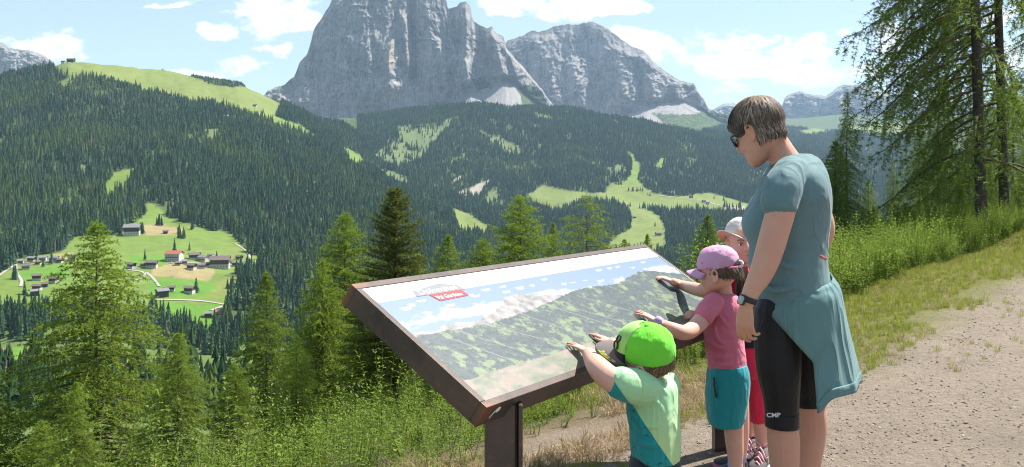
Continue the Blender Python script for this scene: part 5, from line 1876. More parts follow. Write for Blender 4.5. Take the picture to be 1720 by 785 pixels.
    # posts: two flat bars with a gap between
    for k, xx in enumerate((0.125, B_W - 0.15)):
        top = B_M @ Vector((xx, 0.10, -B_T - 0.004))
        for (off, wdt, nm) in ((0.0, 0.092, 'post'), (0.092, 0.010, 'post'), (0.102, 0.014, 'post')):
            mb = MB()
            c0 = B_M @ Vector((xx, 0.055, -B_T))
            ax = Vector((B_E1.x, B_E1.y, 0)).normalized(); ay = Vector((-ax.y, ax.x, 0))
            M3 = Matrix((ax, ay, Vector((0, 0, 1)))).transposed()
            # post face turned to the camera
            rot = Matrix.Rotation(-0.95, 3, 'Z')
            M3 = rot @ M3
            wx = M3 @ Vector((off + wdt / 2, 0.03 + (0.012 if wdt < 0.012 else 0), 0))
            zt = c0.z + 0.004
            zb = gz(c0.x, c0.y) - 0.35
            mb.box((c0.x + wx.x, c0.y + wx.y, (zt + zb) / 2), (wdt - 0.0004, 0.06 if wdt > 0.012 else 0.03, zt - zb - (0.004 if wdt < 0.012 else 0)), M3)
            part(nm, mb, steel, world=True, bevel=0.003)
    tag(root, 'rusty steel information board with a printed mountain panorama on two posts', 'information board')


build_board()

# ---------------------------------------------------------------- people: tools
def super_ring(c, A, B, n=28, p=2.0):
    out = []
    for k in range(n):
        q = 2 * math.pi * k / n
        cc, ss = math.cos(q), math.sin(q)
        if p != 2.0:
            cc = math.copysign(abs(cc) ** (2 / p), cc)
            ss = math.copysign(abs(ss) ** (2 / p), ss)
        out.append(Vector(c) + A * cc + B * ss)
    return out


PS = 1.0      # depth scale of the person being built


def hrings(rows, n=28, p=2.0, samples=None, yaw=0.0):
    """rows of (u left, u right, v, depth, half thickness in depth): level rings seen between two photo columns"""
    R = spline(rows, samples or len(rows) * 4)
    out = []
    for (u0, u1, v, d, b) in R:
        d *= PS; b *= PS
        c = at((u0 + u1) / 2, v, d)
        hw = (u1 - u0) / 2 / F_PX * d
        A = Vector((hw, 0, 0)); B = Vector((0, b, 0))
        if yaw:
            # turn the ellipse while keeping its seen width
            A = Vector((hw * math.cos(yaw), hw * math.sin(yaw), 0)); B = Vector((-b * math.sin(yaw), b * math.cos(yaw), 0))
            k = hw / math.sqrt((hw * math.cos(yaw)) ** 2 + (b * math.sin(yaw)) ** 2)
            A *= k; B *= k
        out.append(super_ring(c, A, B, n, p))
    return out


def limb(path, n=16, samples=None, flat=1.0):
    """path of (u, v, depth, radius): rounded tapering limb"""
    R = spline(path, samples or len(path) * 5)
    pts = [at(u, v, d * PS) for (u, v, d, r) in R]
    rad = [max(0.002, r * PS) for (_, _, _, r) in R]
    # round the two ends
    t0 = (pts[0] - pts[1]).normalized(); t1 = (pts[-1] - pts[-2]).normalized()
    pts = [pts[0] + t0 * rad[0] * 0.75, pts[0] + t0 * rad[0] * 0.4] + pts + [pts[-1] + t1 * rad[-1] * 0.4, pts[-1] + t1 * rad[-1] * 0.75]
    rad = [rad[0] * 0.45, rad[0] * 0.85] + rad + [rad[-1] * 0.85, rad[-1] * 0.45]
    return tube_rings(pts, [(r, r * flat) for r in rad], n)


def fold_ridges(rows, paths, r=0.007, sink=0.4):
    """soft cloth folds: thin ridges lying on the viewer's side of a ring body; paths of (u, v)"""
    R = spline(rows, 60)
    out = []
    for path in paths:
        q = spline(path, 12)
        pts = []
        for i, (u, v) in enumerate(q):
            k = int(np.argmin(np.abs(R[:, 2] - v)))
            u0, u1, _, d, b = R[k]
            x = min(0.97, abs((u - (u0 + u1) / 2) / ((u1 - u0) / 2)))
            dep = d - b * math.sqrt(1 - x * x) + r * sink
            t = i / 11
            pts.append((u, v, dep, r * (0.35 + 0.65 * math.sin(math.pi * min(1, max(0, t))))))
        out.append(limb(pts, 8, 24))
    return out


def tube3(path, n=12, samples=None):
    """path of (x, y, z, r) in any space"""
    R = spline(path, samples or len(path) * 4)
    pts = [Vector(r[:3]) for r in R]
    rad = [max(0.001, r[3]) for r in R]
    t0 = (pts[0] - pts[1]).normalized(); t1 = (pts[-1] - pts[-2]).normalized()
    pts = [pts[0] + t0 * rad[0] * 0.8, pts[0] + t0 * rad[0] * 0.45] + pts + [pts[-1] + t1 * rad[-1] * 0.45, pts[-1] + t1 * rad[-1] * 0.8]
    rad = [rad[0] * 0.4, rad[0] * 0.85] + rad + [rad[-1] * 0.85, rad[-1] * 0.4]
    return tube_rings(pts, rad, n)


def ellipsoid(c, sx, sy, sz, M=None, n=16, m=10):
    rings = []
    for i in range(m + 1):
        a = -math.pi / 2 + math.pi * i / m
        z = math.sin(a); r = max(0.04, math.cos(a))
        ring = [Vector((sx * r * math.cos(q), sy * r * math.sin(q), sz * z)) for q in (2 * math.pi * k / n for k in range(n))]
        if M is not None:
            ring = [M @ p for p in ring]
        rings.append([p + Vector(c) for p in ring])
    return rings


HEAD_ROWS = [  # z, front, back, half width
    (-0.118, 0.084, 0.050, 0.018), (-0.108, 0.094, 0.025, 0.034), (-0.090, 0.098, 0.000, 0.046), (-0.070, 0.097, -0.035, 0.054), (-0.050, 0.097, -0.060, 0.060),
    (-0.028, 0.097, -0.075, 0.065), (-0.005, 0.095, -0.086, 0.0685), (0.018, 0.091, -0.093, 0.071), (0.036, 0.096, -0.097, 0.073), (0.056, 0.098, -0.098, 0.0745), (0.078, 0.092, -0.094, 0.072),
    (0.098, 0.076, -0.082, 0.064), (0.113, 0.052, -0.060, 0.049), (0.122, 0.022, -0.028, 0.026)]


def head_rings(M, s, child=False, wide=1.0):
    """list of lofts for a head: M places head space (x right, y forward, z up) in the world"""
    L = []
    rows = HEAD_ROWS
    rs = []
    for (z, f, b, w) in spline(rows, 40):
        if child and z < 0:
            z *= 0.84
        c = Vector((0, (f + b) / 2, z)) * s
        rs.append([M @ p for p in super_ring(c, Vector((w * s * wide, 0, 0)), Vector((0, (f - b) / 2 * s, 0)), 28, 2.25)])
    L.append(rs)
    k = 0.84 if child else 1.0
    nl = 0.75 if child else 1.0
    def T(path):
        return [[M @ p for p in r] for r in tube3([(x * s, y * s, z * s, r * s) for x, y, z, r in path])]
    L.append(T([(0, 0.090, 0.030, 0.009), (0, 0.100 + 0.004 * nl, 0.008, 0.009), (0, 0.100 + 0.014 * nl, -0.018 * k, 0.012), (0, 0.096, -0.028 * k, 0.010)]))
    for sx in (-1, 1):
        L.append(T([(sx * 0.010, 0.098, -0.024 * k, 0.008), (sx * 0.013, 0.092, -0.026 * k, 0.007)]))          # nostril wings
        L.append([[M @ p for p in r] for r in ellipsoid(Vector((sx * 0.034, 0.066, -0.030 * k)) * s, 0.026 * s, 0.026 * s, 0.028 * s)])   # cheeks
        # ear: rim and lobe
        ear = []
        for q in range(11):
            a = math.radians(-95 + 265 * q / 10)
            ear.append((sx * (0.0735 + 0.009 * (q in range(2, 9))), -0.008 - 0.017 * math.sin(a), 0.004 + 0.029 * -math.cos(a) * -1 * 1.0, 0.0055))
        L.append(T(ear))
        L.append([[M @ p for p in r] for r in ellipsoid(Vector((sx * 0.072, -0.006, 0.000)) * s, 0.006 * s, 0.017 * s, 0.027 * s)])
        L.append(T([(sx * 0.072, 0.004, -0.026, 0.007), (sx * 0.073, -0.002, -0.031, 0.006)]))
    # lips
    L.append(T([(-0.020, 0.093, -0.060 * k, 0.004), (-0.008, 0.098, -0.056 * k, 0.0065), (0, 0.0985, -0.0575 * k, 0.006), (0.008, 0.098, -0.056 * k, 0.0065), (0.020, 0.093, -0.060 * k, 0.004)]))
    L.append(T([(-0.016, 0.093, -0.066 * k, 0.004), (0, 0.0985, -0.069 * k, 0.007), (0.016, 0.093, -0.066 * k, 0.004)]))
    return L


def frame(f, up=(0, 0, 1), loc=(0, 0, 0), scale=1.0):
    """matrix with y along f, z near up"""
    y = Vector(f).normalized()
    x = y.cross(Vector(up)).normalized()
    z = x.cross(y).normalized()
    M = Matrix((x, y, z)).transposed().to_4x4()
    M.translation = Vector(loc)
    return M


def hand_lofts(wrist, fdir, back, s, curl, spread=0.10, thumb_side=1, thumb=(0.9, 0.35), thick=1.0):
    """palm and five fingers. fdir: along the fingers, back: normal out of the back of the hand; curl: 4 (knuckle, mid, tip) bends in radians"""
    y = Vector(fdir).normalized()
    z = (Vector(back) - y * Vector(back).dot(y)).normalized()
    x = y.cross(z).normalized() * thumb_side
    O = Vector(wrist)
    def P(a, b, c):
        return O + (x * a + y * b + z * c) * s
    L = []
    # palm: rounded block from wrist to knuckles
    rows = [(-0.020, 0.023, 0.017), (0.0, 0.025, 0.016), (0.025, 0.033, 0.015), (0.055, 0.039, 0.0135), (0.080, 0.040, 0.012), (0.090, 0.037, 0.010)]
    rs = []
    for (b, w, h) in spline(rows, 14):
        rs.append(super_ring(P(0.002, b, 0), x * (w * s), z * (h * s * thick), 18, 2.6))
    L.append(rs)
    L.append([[Vector(q) for q in r] for r in tube3([(*P(0.012, 0.012, -0.006), 0.014 * s), (*P(0.026, 0.034, -0.009), 0.0145 * s), (*P(0.031, 0.052, -0.008), 0.012 * s)])])
    base = [(0.029, 0.084), (0.0095, 0.089), (-0.0105, 0.086), (-0.029, 0.077)]
    ln = [(0.043, 0.026, 0.021), (0.047, 0.030, 0.022), (0.043, 0.028, 0.022), (0.034, 0.021, 0.019)]
    rad = [0.0094, 0.0097, 0.0092, 0.0082]
    for i in range(4):
        a = spread * (1.5 - i)
        d = (y * math.cos(a) + x * math.sin(a)).normalized()
        p = P(base[i][0], base[i][1] - 0.012, 0)
        path = [(*p, rad[i] * s * thick)]
        ang = 0.0
        p = p + d * 0.012 * s
        for j in range(3):
            ang += curl[i][j]
            dd = d * math.cos(ang) - z * math.sin(ang)
            path.append((*(p), rad[i] * s * thick * (1.05 - 0.08 * j)))
            p = p + dd * ln[i][j] * s
        path.append((*p, rad[i] * s * thick * 0.78))
        L.append(tube3(path, 10, 18))
    # thumb from the side of the palm near its base
    ta, tc = thumb
    p0 = P(0.020, 0.022, -0.006)
    d = (x * math.sin(ta) + y * math.cos(ta) - z * math.sin(tc)).normalized()
    p1 = p0 + d * 0.040 * s
    d2 = (d * 0.8 + y * 0.5).normalized()
    p2 = p1 + d2 * 0.030 * s
    p3 = p2 + (d2 * 0.9 + y * 0.3).normalized() * 0.022 * s
    L.append(tube3([(*p0, 0.0135 * s), (*p1, 0.0112 * s), (*p2, 0.0102 * s), (*p3, 0.0082 * s)], 10, 16))
    return L


def body_part(name, lofts, mat, parent, voxel=0.005, smooth=4, disp=None, kind=None):
    """join lofts into one skin: voxel remesh, smooth, optional cloth displacement (scale, strength)"""
    mb = MB()
    off = -Vector(parent_base(parent))
    for rings in lofts:
        mb.loft([[p + off for p in r] for r in rings])
    o = mb.build(name, mat, parent, smooth=True)
    md = o.modifiers.new('skin', 'REMESH')
    md.mode = 'VOXEL'
    md.voxel_size = voxel
    md.use_smooth_shade = True
    if smooth:
        sm = o.modifiers.new('relax', 'SMOOTH')
        sm.factor = 0.5
        sm.iterations = smooth
    if disp:
        for k, (sc, st) in enumerate(disp):
            tx = bpy.data.textures.new(name + '_folds', 'CLOUDS')
            tx.noise_scale = sc
            tx.noise_depth = 2
            dm = o.modifiers.new('folds', 'DISPLACE')
            dm.texture = tx
            dm.strength = st
            dm.mid_level = 0.5
            dm.texture_coords = 'LOCAL'
    return o


def parent_base(p):
    v = Vector((0, 0, 0))
    while p is not None:
        v += p.location
        p = p.parent
    return v


def mesh_part(name, mb, mat, parent, smooth=True, thick=0.0, bevel=0.0):
    """world-space collector to a child mesh"""
    off = -parent_base(parent)
    mb.v = [tuple(Vector(v) + off) for v in mb.v]
    o = mb.build(name, mat, parent, smooth=smooth, bevel=bevel)
    if thick:
        md = o.modifiers.new('thickness', 'SOLIDIFY')
        md.thickness = thick
        md.offset = 0
    return o


def grid_mb(P):
    """P[i][j] vectors to a quad sheet"""
    mb = MB()
    n, m = len(P), len(P[0])
    mb.v = [tuple(p) for row in P for p in row]
    mb.f = [(i * m + j, i * m + j + 1, (i + 1) * m + j + 1, (i + 1) * m + j) for i in range(n - 1) for j in range(m - 1)]
    return mb


def cloth_mat(name, color, rough=0.85, c2=None, fold=(7.0, 0.5, 0.02), weave=True, sheen=0.15, stretch=(1, 1, 0.35)):
    m = bpy.data.materials.new(name)
    m.use_nodes = True
    t = NT(m.node_tree)
    b = t.n['Principled BSDF']
    b.inputs['Base Color'].default_value = (*color, 1)
    b.inputs['Roughness'].default_value = rough
    b.inputs['Specular IOR Level'].default_value = 0.25
    b.inputs['Sheen Weight'].default_value = sheen
    tc = t.add('ShaderNodeTexCoord')
    mp = t.add('ShaderNodeMapping')
    mp.inputs['Scale'].default_value = stretch
    mp.inputs['Rotation'].default_value = (0.5, 0.25, 0)
    t.link(tc.outputs['Object'], mp.inputs[0])
    h = t.noise(mp.outputs[0], fold[0], 2, 0.5, 0.6)
    cr = t.math('ABSOLUTE', t.math('SUBTRACT', t.noise(mp.outputs[0], fold[0] * 1.3, 2, 0.45, 0.9), 0.5))
    cr = t.math('POWER', t.math('SUBTRACT', 1.0, t.math('MULTIPLY', cr, 3.2), None, True), 2.5)
    h = t.math('ADD', h, t.math('MULTIPLY', cr, 0.30))
    bp = t.add('ShaderNodeBump')
    bp.inputs['Strength'].default_value = fold[1]
    bp.inputs['Distance'].default_value = fold[2]
    t.link(h, bp.inputs['Height'])
    nrm = bp.outputs[0]
    if weave:
        b2 = t.add('ShaderNodeBump')
        b2.inputs['Strength'].default_value = 0.25
        b2.inputs['Distance'].default_value = 0.0015
        t.link(t.noise(tc.outputs['Object'], 420, 2), b2.inputs['Height'])
        t.link(nrm, b2.inputs['Normal'])
        nrm = b2.outputs[0]
    t.link(nrm, b.inputs['Normal'])
    if c2:
        f = t.smooth(t.noise(tc.outputs['Object'], 5, 4), 0.35, 0.7)
        t.link(t.mix(t.math('MULTIPLY', f, 0.5), color, c2), b.inputs['Base Color'])
    MATS[name] = m
    return m


def skin_mat(name, color, redder):
    m = principled(name, color, 0.52, spec=0.4, noise=(14, redder, 0.55), bump=(160, 0.12, 0.002), sss=0.16)
    return m


def strands(n, root_fn, rg, width, mat, name, parent, segs=5):
    """hair as narrow tapered ribbons; root_fn(rg) gives (points list, outward normal)"""
    V, Fc = [], []
    off = -parent_base(parent)
    for _ in range(n):
        pts, nrm = root_fn(rg)
        P = spline(pts, segs + 1)
        b = len(V)
        for i in range(segs + 1):
            p = Vector(P[i])
            tg = Vector(P[min(i + 1, segs)]) - Vector(P[max(i - 1, 0)])
            sd = tg.cross(Vector(nrm))
            sd = sd.normalized() if sd.length > 1e-6 else Vector((1, 0, 0))
            w = width * (1 - 0.75 * (i / segs) ** 1.5) * 0.5
            V += [p - sd * w + off, p + sd * w + off]
        for i in range(segs):
            Fc.append((b + 2 * i, b + 2 * i + 1, b + 2 * i + 3, b + 2 * i + 2))
    return obj(name, to_mesh(name, np.array([tuple(v) for v in V]), np.array(Fc), mats=[mat]), parent)


def hair_mat(name, dark, light, tip=None, rough=0.55):
    m = bpy.data.materials.new(name)
    m.use_nodes = True
    t = NT(m.node_tree)
    b = t.n['Principled BSDF']
    geo = t.add('ShaderNodeNewGeometry')
    r = geo.outputs['Random Per Island']
    t.link(t.ramp(r, [(0.0, dark), (0.55, tuple((a + c) / 2 for a, c in zip(dark, light))), (0.9, light), (1.0, tip or light)]), b.inputs['Base Color'])
    b.inputs['Roughness'].default_value = rough
    b.inputs['Specular IOR Level'].default_value = 0.35
    return m


def cap_lofts(M, s, closed_back=True):
    """dome of a baseball cap in head space"""
    rs = []
    for (z, ry_f, ry_b, rx) in spline([(0.034, 0.112, -0.104, 0.084), (0.055, 0.113, -0.106, 0.086), (0.080, 0.110, -0.104, 0.084), (0.108, 0.098, -0.094, 0.077), (0.130, 0.076, -0.074, 0.061), (0.145, 0.045, -0.046, 0.037), (0.151, 0.014, -0.016, 0.012)], 26):
        rs.append([M @ (p * 1.0) for p in super_ring(Vector((0, (ry_f + ry_b) / 2, z)) * s, Vector((rx * s, 0, 0)), Vector((0, (ry_f - ry_b) / 2 * s, 0)), 36, 2.1)])
    return rs


def cap_brim(M, s, length=0.072, droop=0.020, lift=0.0, half=0.080):
    """curved brim sheet in head space; grid[i across][j outward]"""
    P = []
    for i in range(25):
        a = -1 + 2 * i / 24
        row = []
        for j in range(11):
            b = j / 10
            x = half * a * (1 + 0.04 * b)
            y0 = 0.112 * math.sqrt(max(0.02, 1 - (a * 0.93) ** 2))
            y = y0 + b * length * (1 - 0.55 * a ** 4) * (1.0 - 0.30 * a * a)
            z = 0.036 - droop * a * a * (0.7 + 0.5 * b) - 0.012 * b + lift * b
            row.append(M @ (Vector((x, y, z)) * s))
        P.append(row)
    return P


def head_hit(M, s, direction):
    return M @ (Vector(direction) * s)

# ---------------------------------------------------------------- people
skin_w = skin_mat('skin', (0.56, 0.310, 0.220), (0.56, 0.245, 0.17))
skin_c = skin_mat('child_skin', (0.63, 0.375, 0.28), (0.63, 0.29, 0.21))
lens_m = principled('dark_lens', (0.015, 0.012, 0.010), 0.08, spec=0.8)
black_m = principled('black_plastic', (0.015, 0.015, 0.017), 0.4)
glass_m = principled('watch_glass', (0.30, 0.33, 0.36), 0.12, spec=0.8)
white_m = principled('white_trim', (0.78, 0.78, 0.78), 0.5)


def gv(d):
    """photo row of the flat ground at depth d"""
    return HY + EYE * F_PX / d


def person(u, d, label):
    p = at(u, gv(d), d)
    e = empty('person', (p.x, p.y, gz(p.x, p.y)))
    tag(e, label, 'person')
    return e


def text_part(name, s, size, M, mat, parent, width=None, bold=0.0, bend=0.0):
    V, Fc = text_verts(s, size, bold=bold)
    if width:
        V = V * np.array([width / V[:, 0].max(), 1, 1])
    V[:, 0] -= V[:, 0].max() / 2
    mb = MB()
    mb.add([M @ Vector((a, b, c - bend * a * a)) for a, b, c in V], Fc)
    return mesh_part(name, mb, mat, parent, smooth=False)


def shoe(parent, heel, toe, s, mat, sole_mat, lace_mat=None):
    """heel and toe: points on the ground"""
    h = Vector(heel); t = Vector(toe)
    f = (t - h).normalized()
    rows = [(-0.10, 0.060, 0.030), (0.0, 0.085, 0.036), (0.25, 0.088, 0.038), (0.45, 0.072, 0.040), (0.7, 0.050, 0.045), (0.92, 0.036, 0.042), (1.05, 0.022, 0.026)]
    L = (t - h).length
    side = f.cross(Vector((0, 0, 1))).normalized()
    rs = []
    for (k, ht, w) in spline(rows, 18):
        c = h + f * (k * L) + Vector((0, 0, ht / 2 * s + 0.012))
        rs.append(super_ring(c, side * (w * s), Vector((0, 0, ht / 2 * s)), 16, 2.6))
    o = body_part('shoe', [rs], mat, parent, 0.006, 2)
    rs = []
    for (k, ht, w) in spline(rows, 18):
        c = h + f * (k * L) + Vector((0, 0, 0.008))
        rs.append(super_ring(c, side * (w * s * 1.07), Vector((0, 0, 0.011)), 16, 3.0))
    mb = MB(); mb.loft(rs)
    mesh_part('sole', mb, sole_mat, o)
    if lace_mat:
        mb = MB()
        for q in range(4):
            k = 0.36 + 0.12 * q
            z = 0.085 - 0.018 * q
            a = h + f * (k * L)
            pts = [a + side * (0.034 * s) + Vector((0, 0, z * s * .75)), a + f * 0.02 + Vector((0, 0, z * s + 0.024)), a + f * 0.035 - side * (0.034 * s) + Vector((0, 0, z * s * .75))]
            mb.tube([Vector(p) for p in spline(pts, 7)], 0.0042, 6)
        for sg in (-1, 1):
            a = h + f * (0.30 * L) + Vector((0, 0, 0.105 * s))
            mb.tube([Vector(p) for p in spline([a, a + side * sg * 0.035 + Vector((0, 0, 0.02)), a + side * sg * 0.055 + f * 0.02 - Vector((0, 0, 0.02)), a + side * sg * 0.03 + f * 0.05 - Vector((0, 0, 0.035))], 9)], 0.004, 6)
        mesh_part('lace', mb, lace_mat, o)
    return o


def comb_hair(parent, M, s, n, mat, name, crown=(0, -0.05, 0.115), cen=(0, -0.008, 0.035), rad=(0.086, 0.110, 0.096), tmax=1.75, width=0.006, lift=0.03, stop=None, seed=1, t0max=1.1):
    rg = random.Random(seed)
    cen = Vector(cen)
    ax = (Vector(crown) - cen); ax = Vector((ax.x / rad[0], ax.y / rad[1], ax.z / rad[2])).normalized()
    b = Vector((1, 0, 0)); c = ax.cross(b).normalized(); b = c.cross(ax).normalized()
    def fn(_):
        for _try in range(60):
            th = rg.uniform(0, 2 * math.pi)
            ta = rg.uniform(0.05, t0max)
            tb = ta + rg.uniform(0.35, 0.75)
            pts = []
            swirl = rg.uniform(-0.25, 0.25)
            lf = 1 + lift * rg.uniform(0, 1)
            for q in range(5):
                t = ta + (tb - ta) * q / 4
                if t > tmax:
                    break
                a = th + swirl * q / 4
                d = ax * math.cos(t) + (b * math.cos(a) + c * math.sin(a)) * math.sin(t)
                k = lf * (1 + 0.012 * math.sin(q * 0.9))
                p = cen + Vector((d.x * rad[0], d.y * rad[1], d.z * rad[2])) * k
                if stop and stop(p):
                    break
                pts.append(p)
            if len(pts) >= 3:
                d = pts[1] - cen
                return [M @ (p * s) for p in pts], (M.to_3x3() @ d).normalized()
        p = Vector((0, 0, 0.12)) * s
        return [M @ p, M @ (p + Vector((0, 0.004, 0))), M @ (p + Vector((0, 0.008, 0)))], Vector((0, 0, 1))
    return strands(n, fn, rg, width, mat, name, parent)


def build_woman():
    W = person(1322, 3.75, 'woman with short highlighted hair, teal t-shirt and black capri leggings beside the children')
    HC = at(1275, 223, 3.75)
    f = Vector((-0.62, 0.62, -0.48))
    M = frame(f, (-0.05, 0.0, 1), HC)
    s = 0.93
    L = head_rings(M, s)
    L.append(limb([(1296, 232, 3.77, 0.052), (1310, 255, 3.76, 0.053), (1328, 285, 3.75, 0.060)]))
    # near arm, hand
    L.append(limb([(1322, 305, 3.62, 0.060), (1314, 345, 3.56, 0.053), (1300, 395, 3.54, 0.051), (1289, 432, 3.53, 0.048), (1277, 462, 3.52, 0.042), (1263, 488, 3.51, 0.032), (1255, 508, 3.51, 0.027)]))
    wr = at(1254, 512, 3.51)
    curl = [(0.30, 0.45, 0.30), (0.38, 0.55, 0.35), (0.45, 0.60, 0.40), (0.50, 0.65, 0.45)]
    L += hand_lofts(wr, (-0.05, 0.10, -1), (-0.72, -0.69, 0.0), 0.92, curl, spread=0.05, thumb_side=1, thumb=(0.42, 0.30))
    # far arm
    L.append(limb([(1356, 305, 3.92, 0.058), (1374, 350, 3.98, 0.048), (1384, 392, 4.0, 0.042), (1360, 430, 4.0, 0.036), (1325, 445, 3.98, 0.030)]))
    # torso core and legs
    L.append(hrings([(1292, 1380, 290, 3.75, 0.14), (1264, 1386, 350, 3.75, 0.16), (1266, 1382, 420, 3.75, 0.14), (1272, 1382, 480, 3.75, 0.14), (1276, 1380, 500, 3.75, 0.13)]))
    L.append(limb([(1309, 575, 3.68, 0.072), (1309, 620, 3.67, 0.074), (1313, 690, 3.68, 0.056), (1316, 740, 3.69, 0.060), (1318, 790, 3.70, 0.052), (1320, 850, 3.71, 0.036), (1320, 880, 3.71, 0.036)]))
    L.append(limb([(1356, 575, 3.84, 0.070), (1358, 620, 3.86, 0.070), (1361, 670, 3.87, 0.055), (1364, 715, 3.88, 0.059), (1360, 765, 3.88, 0.050), (1354, 830, 3.88, 0.036), (1350, 860, 3.88, 0.036)]))
    body_part('body', L, skin_w, W, 0.0042, 5)
    # shirt
    tee = cloth_mat('teal_jersey', (0.108, 0.188, 0.200), 0.75, (0.13, 0.22, 0.232), fold=(5.0, 0.45, 0.035), stretch=(1.0, 1.0, 0.8))
    TR = [(1306, 1361, 258, 3.765, 0.060), (1299, 1377, 270, 3.755, 0.110), (1288, 1386, 292, 3.75, 0.165), (1272, 1393, 322, 3.75, 0.182), (1256, 1394, 350, 3.75, 0.178), (1246, 1392, 374, 3.75, 0.172), (1249, 1390, 393, 3.75, 0.162), (1259, 1388, 410, 3.75, 0.156), (1259, 1388, 440, 3.75, 0.154), (1260, 1392, 475, 3.75, 0.160), (1263, 1393, 502, 3.75, 0.166), (1264, 1392, 508, 3.75, 0.166)]
    S = [hrings(TR, 36)] + fold_ridges(TR, [[(1342, 278), (1364, 322), (1374, 385)], [(1332, 300), (1352, 350), (1356, 412)], [(1350, 268), (1380, 312), (1387, 370)], [(1328, 352), (1350, 388), (1384, 400)], [(1326, 395), (1352, 424), (1388, 432)], [(1285, 425), (1318, 446), (1365, 450)], [(1268, 470), (1300, 488), (1345, 480)], [(1332, 330), (1340, 375), (1335, 420)]], 0.012, 0.25)
    S.append(limb([(1330, 288, 3.66, 0.066), (1316, 312, 3.59, 0.070), (1310, 335, 3.565, 0.066), (1308, 349, 3.56, 0.0625)]))
    S.append(limb([(1352, 290, 3.88, 0.066), (1366, 318, 3.95, 0.066), (1374, 345, 3.98, 0.058)]))
    body_part('t_shirt', S, tee, W, 0.0050, 4, disp=[(0.14, 0.012)])
    mb = MB()
    c0, c1 = at(1308.5, 351, 3.56), at(1309.5, 336, 3.564)
    ax = (c0 - c1).normalized(); a1, b1 = frame_along(ax)
    mb.loft([super_ring(c1 + (c0 - c1) * t, a1 * r, b1 * r, 30) for t, r in ((0.3, 0.0615), (0.4, 0.0640), (1.15, 0.0632), (1.2, 0.0600))])
    mesh_part('sleeve_hem', mb, tee, W)
    # leggings
    leg = cloth_mat('black_leggings', (0.010, 0.010, 0.012), 0.55, fold=(10, 0.4, 0.012), sheen=0.1)
    S = [hrings([(1266, 1390, 480, 3.75, 0.155), (1264, 1391, 510, 3.75, 0.165), (1268, 1390, 540, 3.75, 0.165), (1276, 1386, 565, 3.75, 0.15)], 30)]
    S.append(limb([(1306, 520, 3.69, 0.086), (1306, 560, 3.68, 0.087), (1308, 620, 3.67, 0.082), (1312, 665, 3.68, 0.068), (1313.5, 700, 3.68, 0.0605)]))
    S.append(limb([(1350, 520, 3.83, 0.088), (1355, 570, 3.85, 0.084), (1358, 630, 3.86, 0.073), (1361, 662, 3.87, 0.0600)]))
    lg = body_part('leggings', S, leg, W, 0.005, 3)
    for (u, v, d, r, sl) in ((1313.5, 704, 3.68, 0.0625, 0.03), (1361.5, 668, 3.87, 0.0620, -0.10)):
        mb = MB()
        c = at(u, v, d)
        rr = []
        for k in range(5):
            z = -0.028 + 0.055 * k / 4
            rr.append(super_ring(c + Vector((0, 0, z)), Vector((r, 0, -sl * r)), Vector((0, r, 0)), 24))
        mb.loft(rr)
        mesh_part('hem', mb, leg, lg)
    silver = principled('silver_print', (0.55, 0.55, 0.56), 0.4)
    T = Matrix.Translation(at(1299.5, 701, 3.68 - 0.0665)) @ Matrix.Rotation(math.radians(90), 4, 'X') @ Matrix.Rotation(math.radians(-9), 4, 'Y') @ Matrix.Rotation(math.radians(3), 4, 'Z')
    text_part('lettering', 'CMP', 0.022, T, silver, lg, width=0.050, bold=0.0006, bend=3.0)
    # jacket tied round the hips
    tied = cloth_mat('tied_shirt_cloth', (0.105, 0.205, 0.205), 0.72, (0.13, 0.24, 0.24), fold=(8.0, 0.9, 0.03), stretch=(1, 1, 0.22))
    P = []
    nphi, nb = 61, 34
    for j in range(nb):
        b = j / (nb - 1)
        row = []
        p0 = math.radians(-150 + 64 * min(1, b * 1.9) ** 0.8)
        p1 = math.radians(140 - 62 * b)
        for i in range(nphi):
            a = i / (nphi - 1)
            ph = p0 + (p1 - p0) * a
            vt = 503 - 66 * a ** 0.65                               # row of the top edge
            vb = 640 + 26 * math.exp(-(a / 0.055) ** 2) + 1.5 * math.sin(ph * 4) - 20 * max(0, a - 0.6)
            v = vt + (vb - vt) * b
            rx = 0.141 + 0.022 * min(1, b / 0.10) + 0.078 * b
            ry = 0.150 + 0.024 * min(1, b / 0.10) + 0.05 * b
            fold = 1 + (0.012 + 0.045 * b) * math.sin(ph * 5 + 1.2 * math.sin(ph * 2.3) + 1.4 * b) * 0.8 + 0.008 * b * math.sin(ph * 17 + b * 3)
            c = at(1332 + 2 * b, v, 3.75)
            row.append(c + Vector((rx * fold * math.cos(ph), ry * fold * math.sin(ph), 0)))
        P.append(row)
    tj = mesh_part('tied_jacket', grid_mb(P), tied, W, thick=0.006)
    mb = MB()
    mb.tube([p + (p - at(1334, 640, 3.75)).normalized() * 0.002 for p in P[-3]], [(0.0035, 0.014)] * nphi, 8)
    mesh_part('hem', mb, tied, tj)
    red = principled('pink_tag', (0.62, 0.14, 0.15), 0.6)
    mb = MB(); mb.box(at(1383, 433, 3.615), (0.026, 0.006, 0.010), Matrix.Rotation(0.5, 3, 'Y')); mesh_part('tag', mb, red, tj)
    # hair
    hm = hair_mat('short_brown_hair', (0.045, 0.034, 0.026), (0.24, 0.185, 0.14), (0.46, 0.38, 0.29))
    hb = principled('hair_base', (0.030, 0.022, 0.018), 0.6, noise=(40, (0.075, 0.055, 0.042), 0.8), bump=(110, 0.8, 0.006))
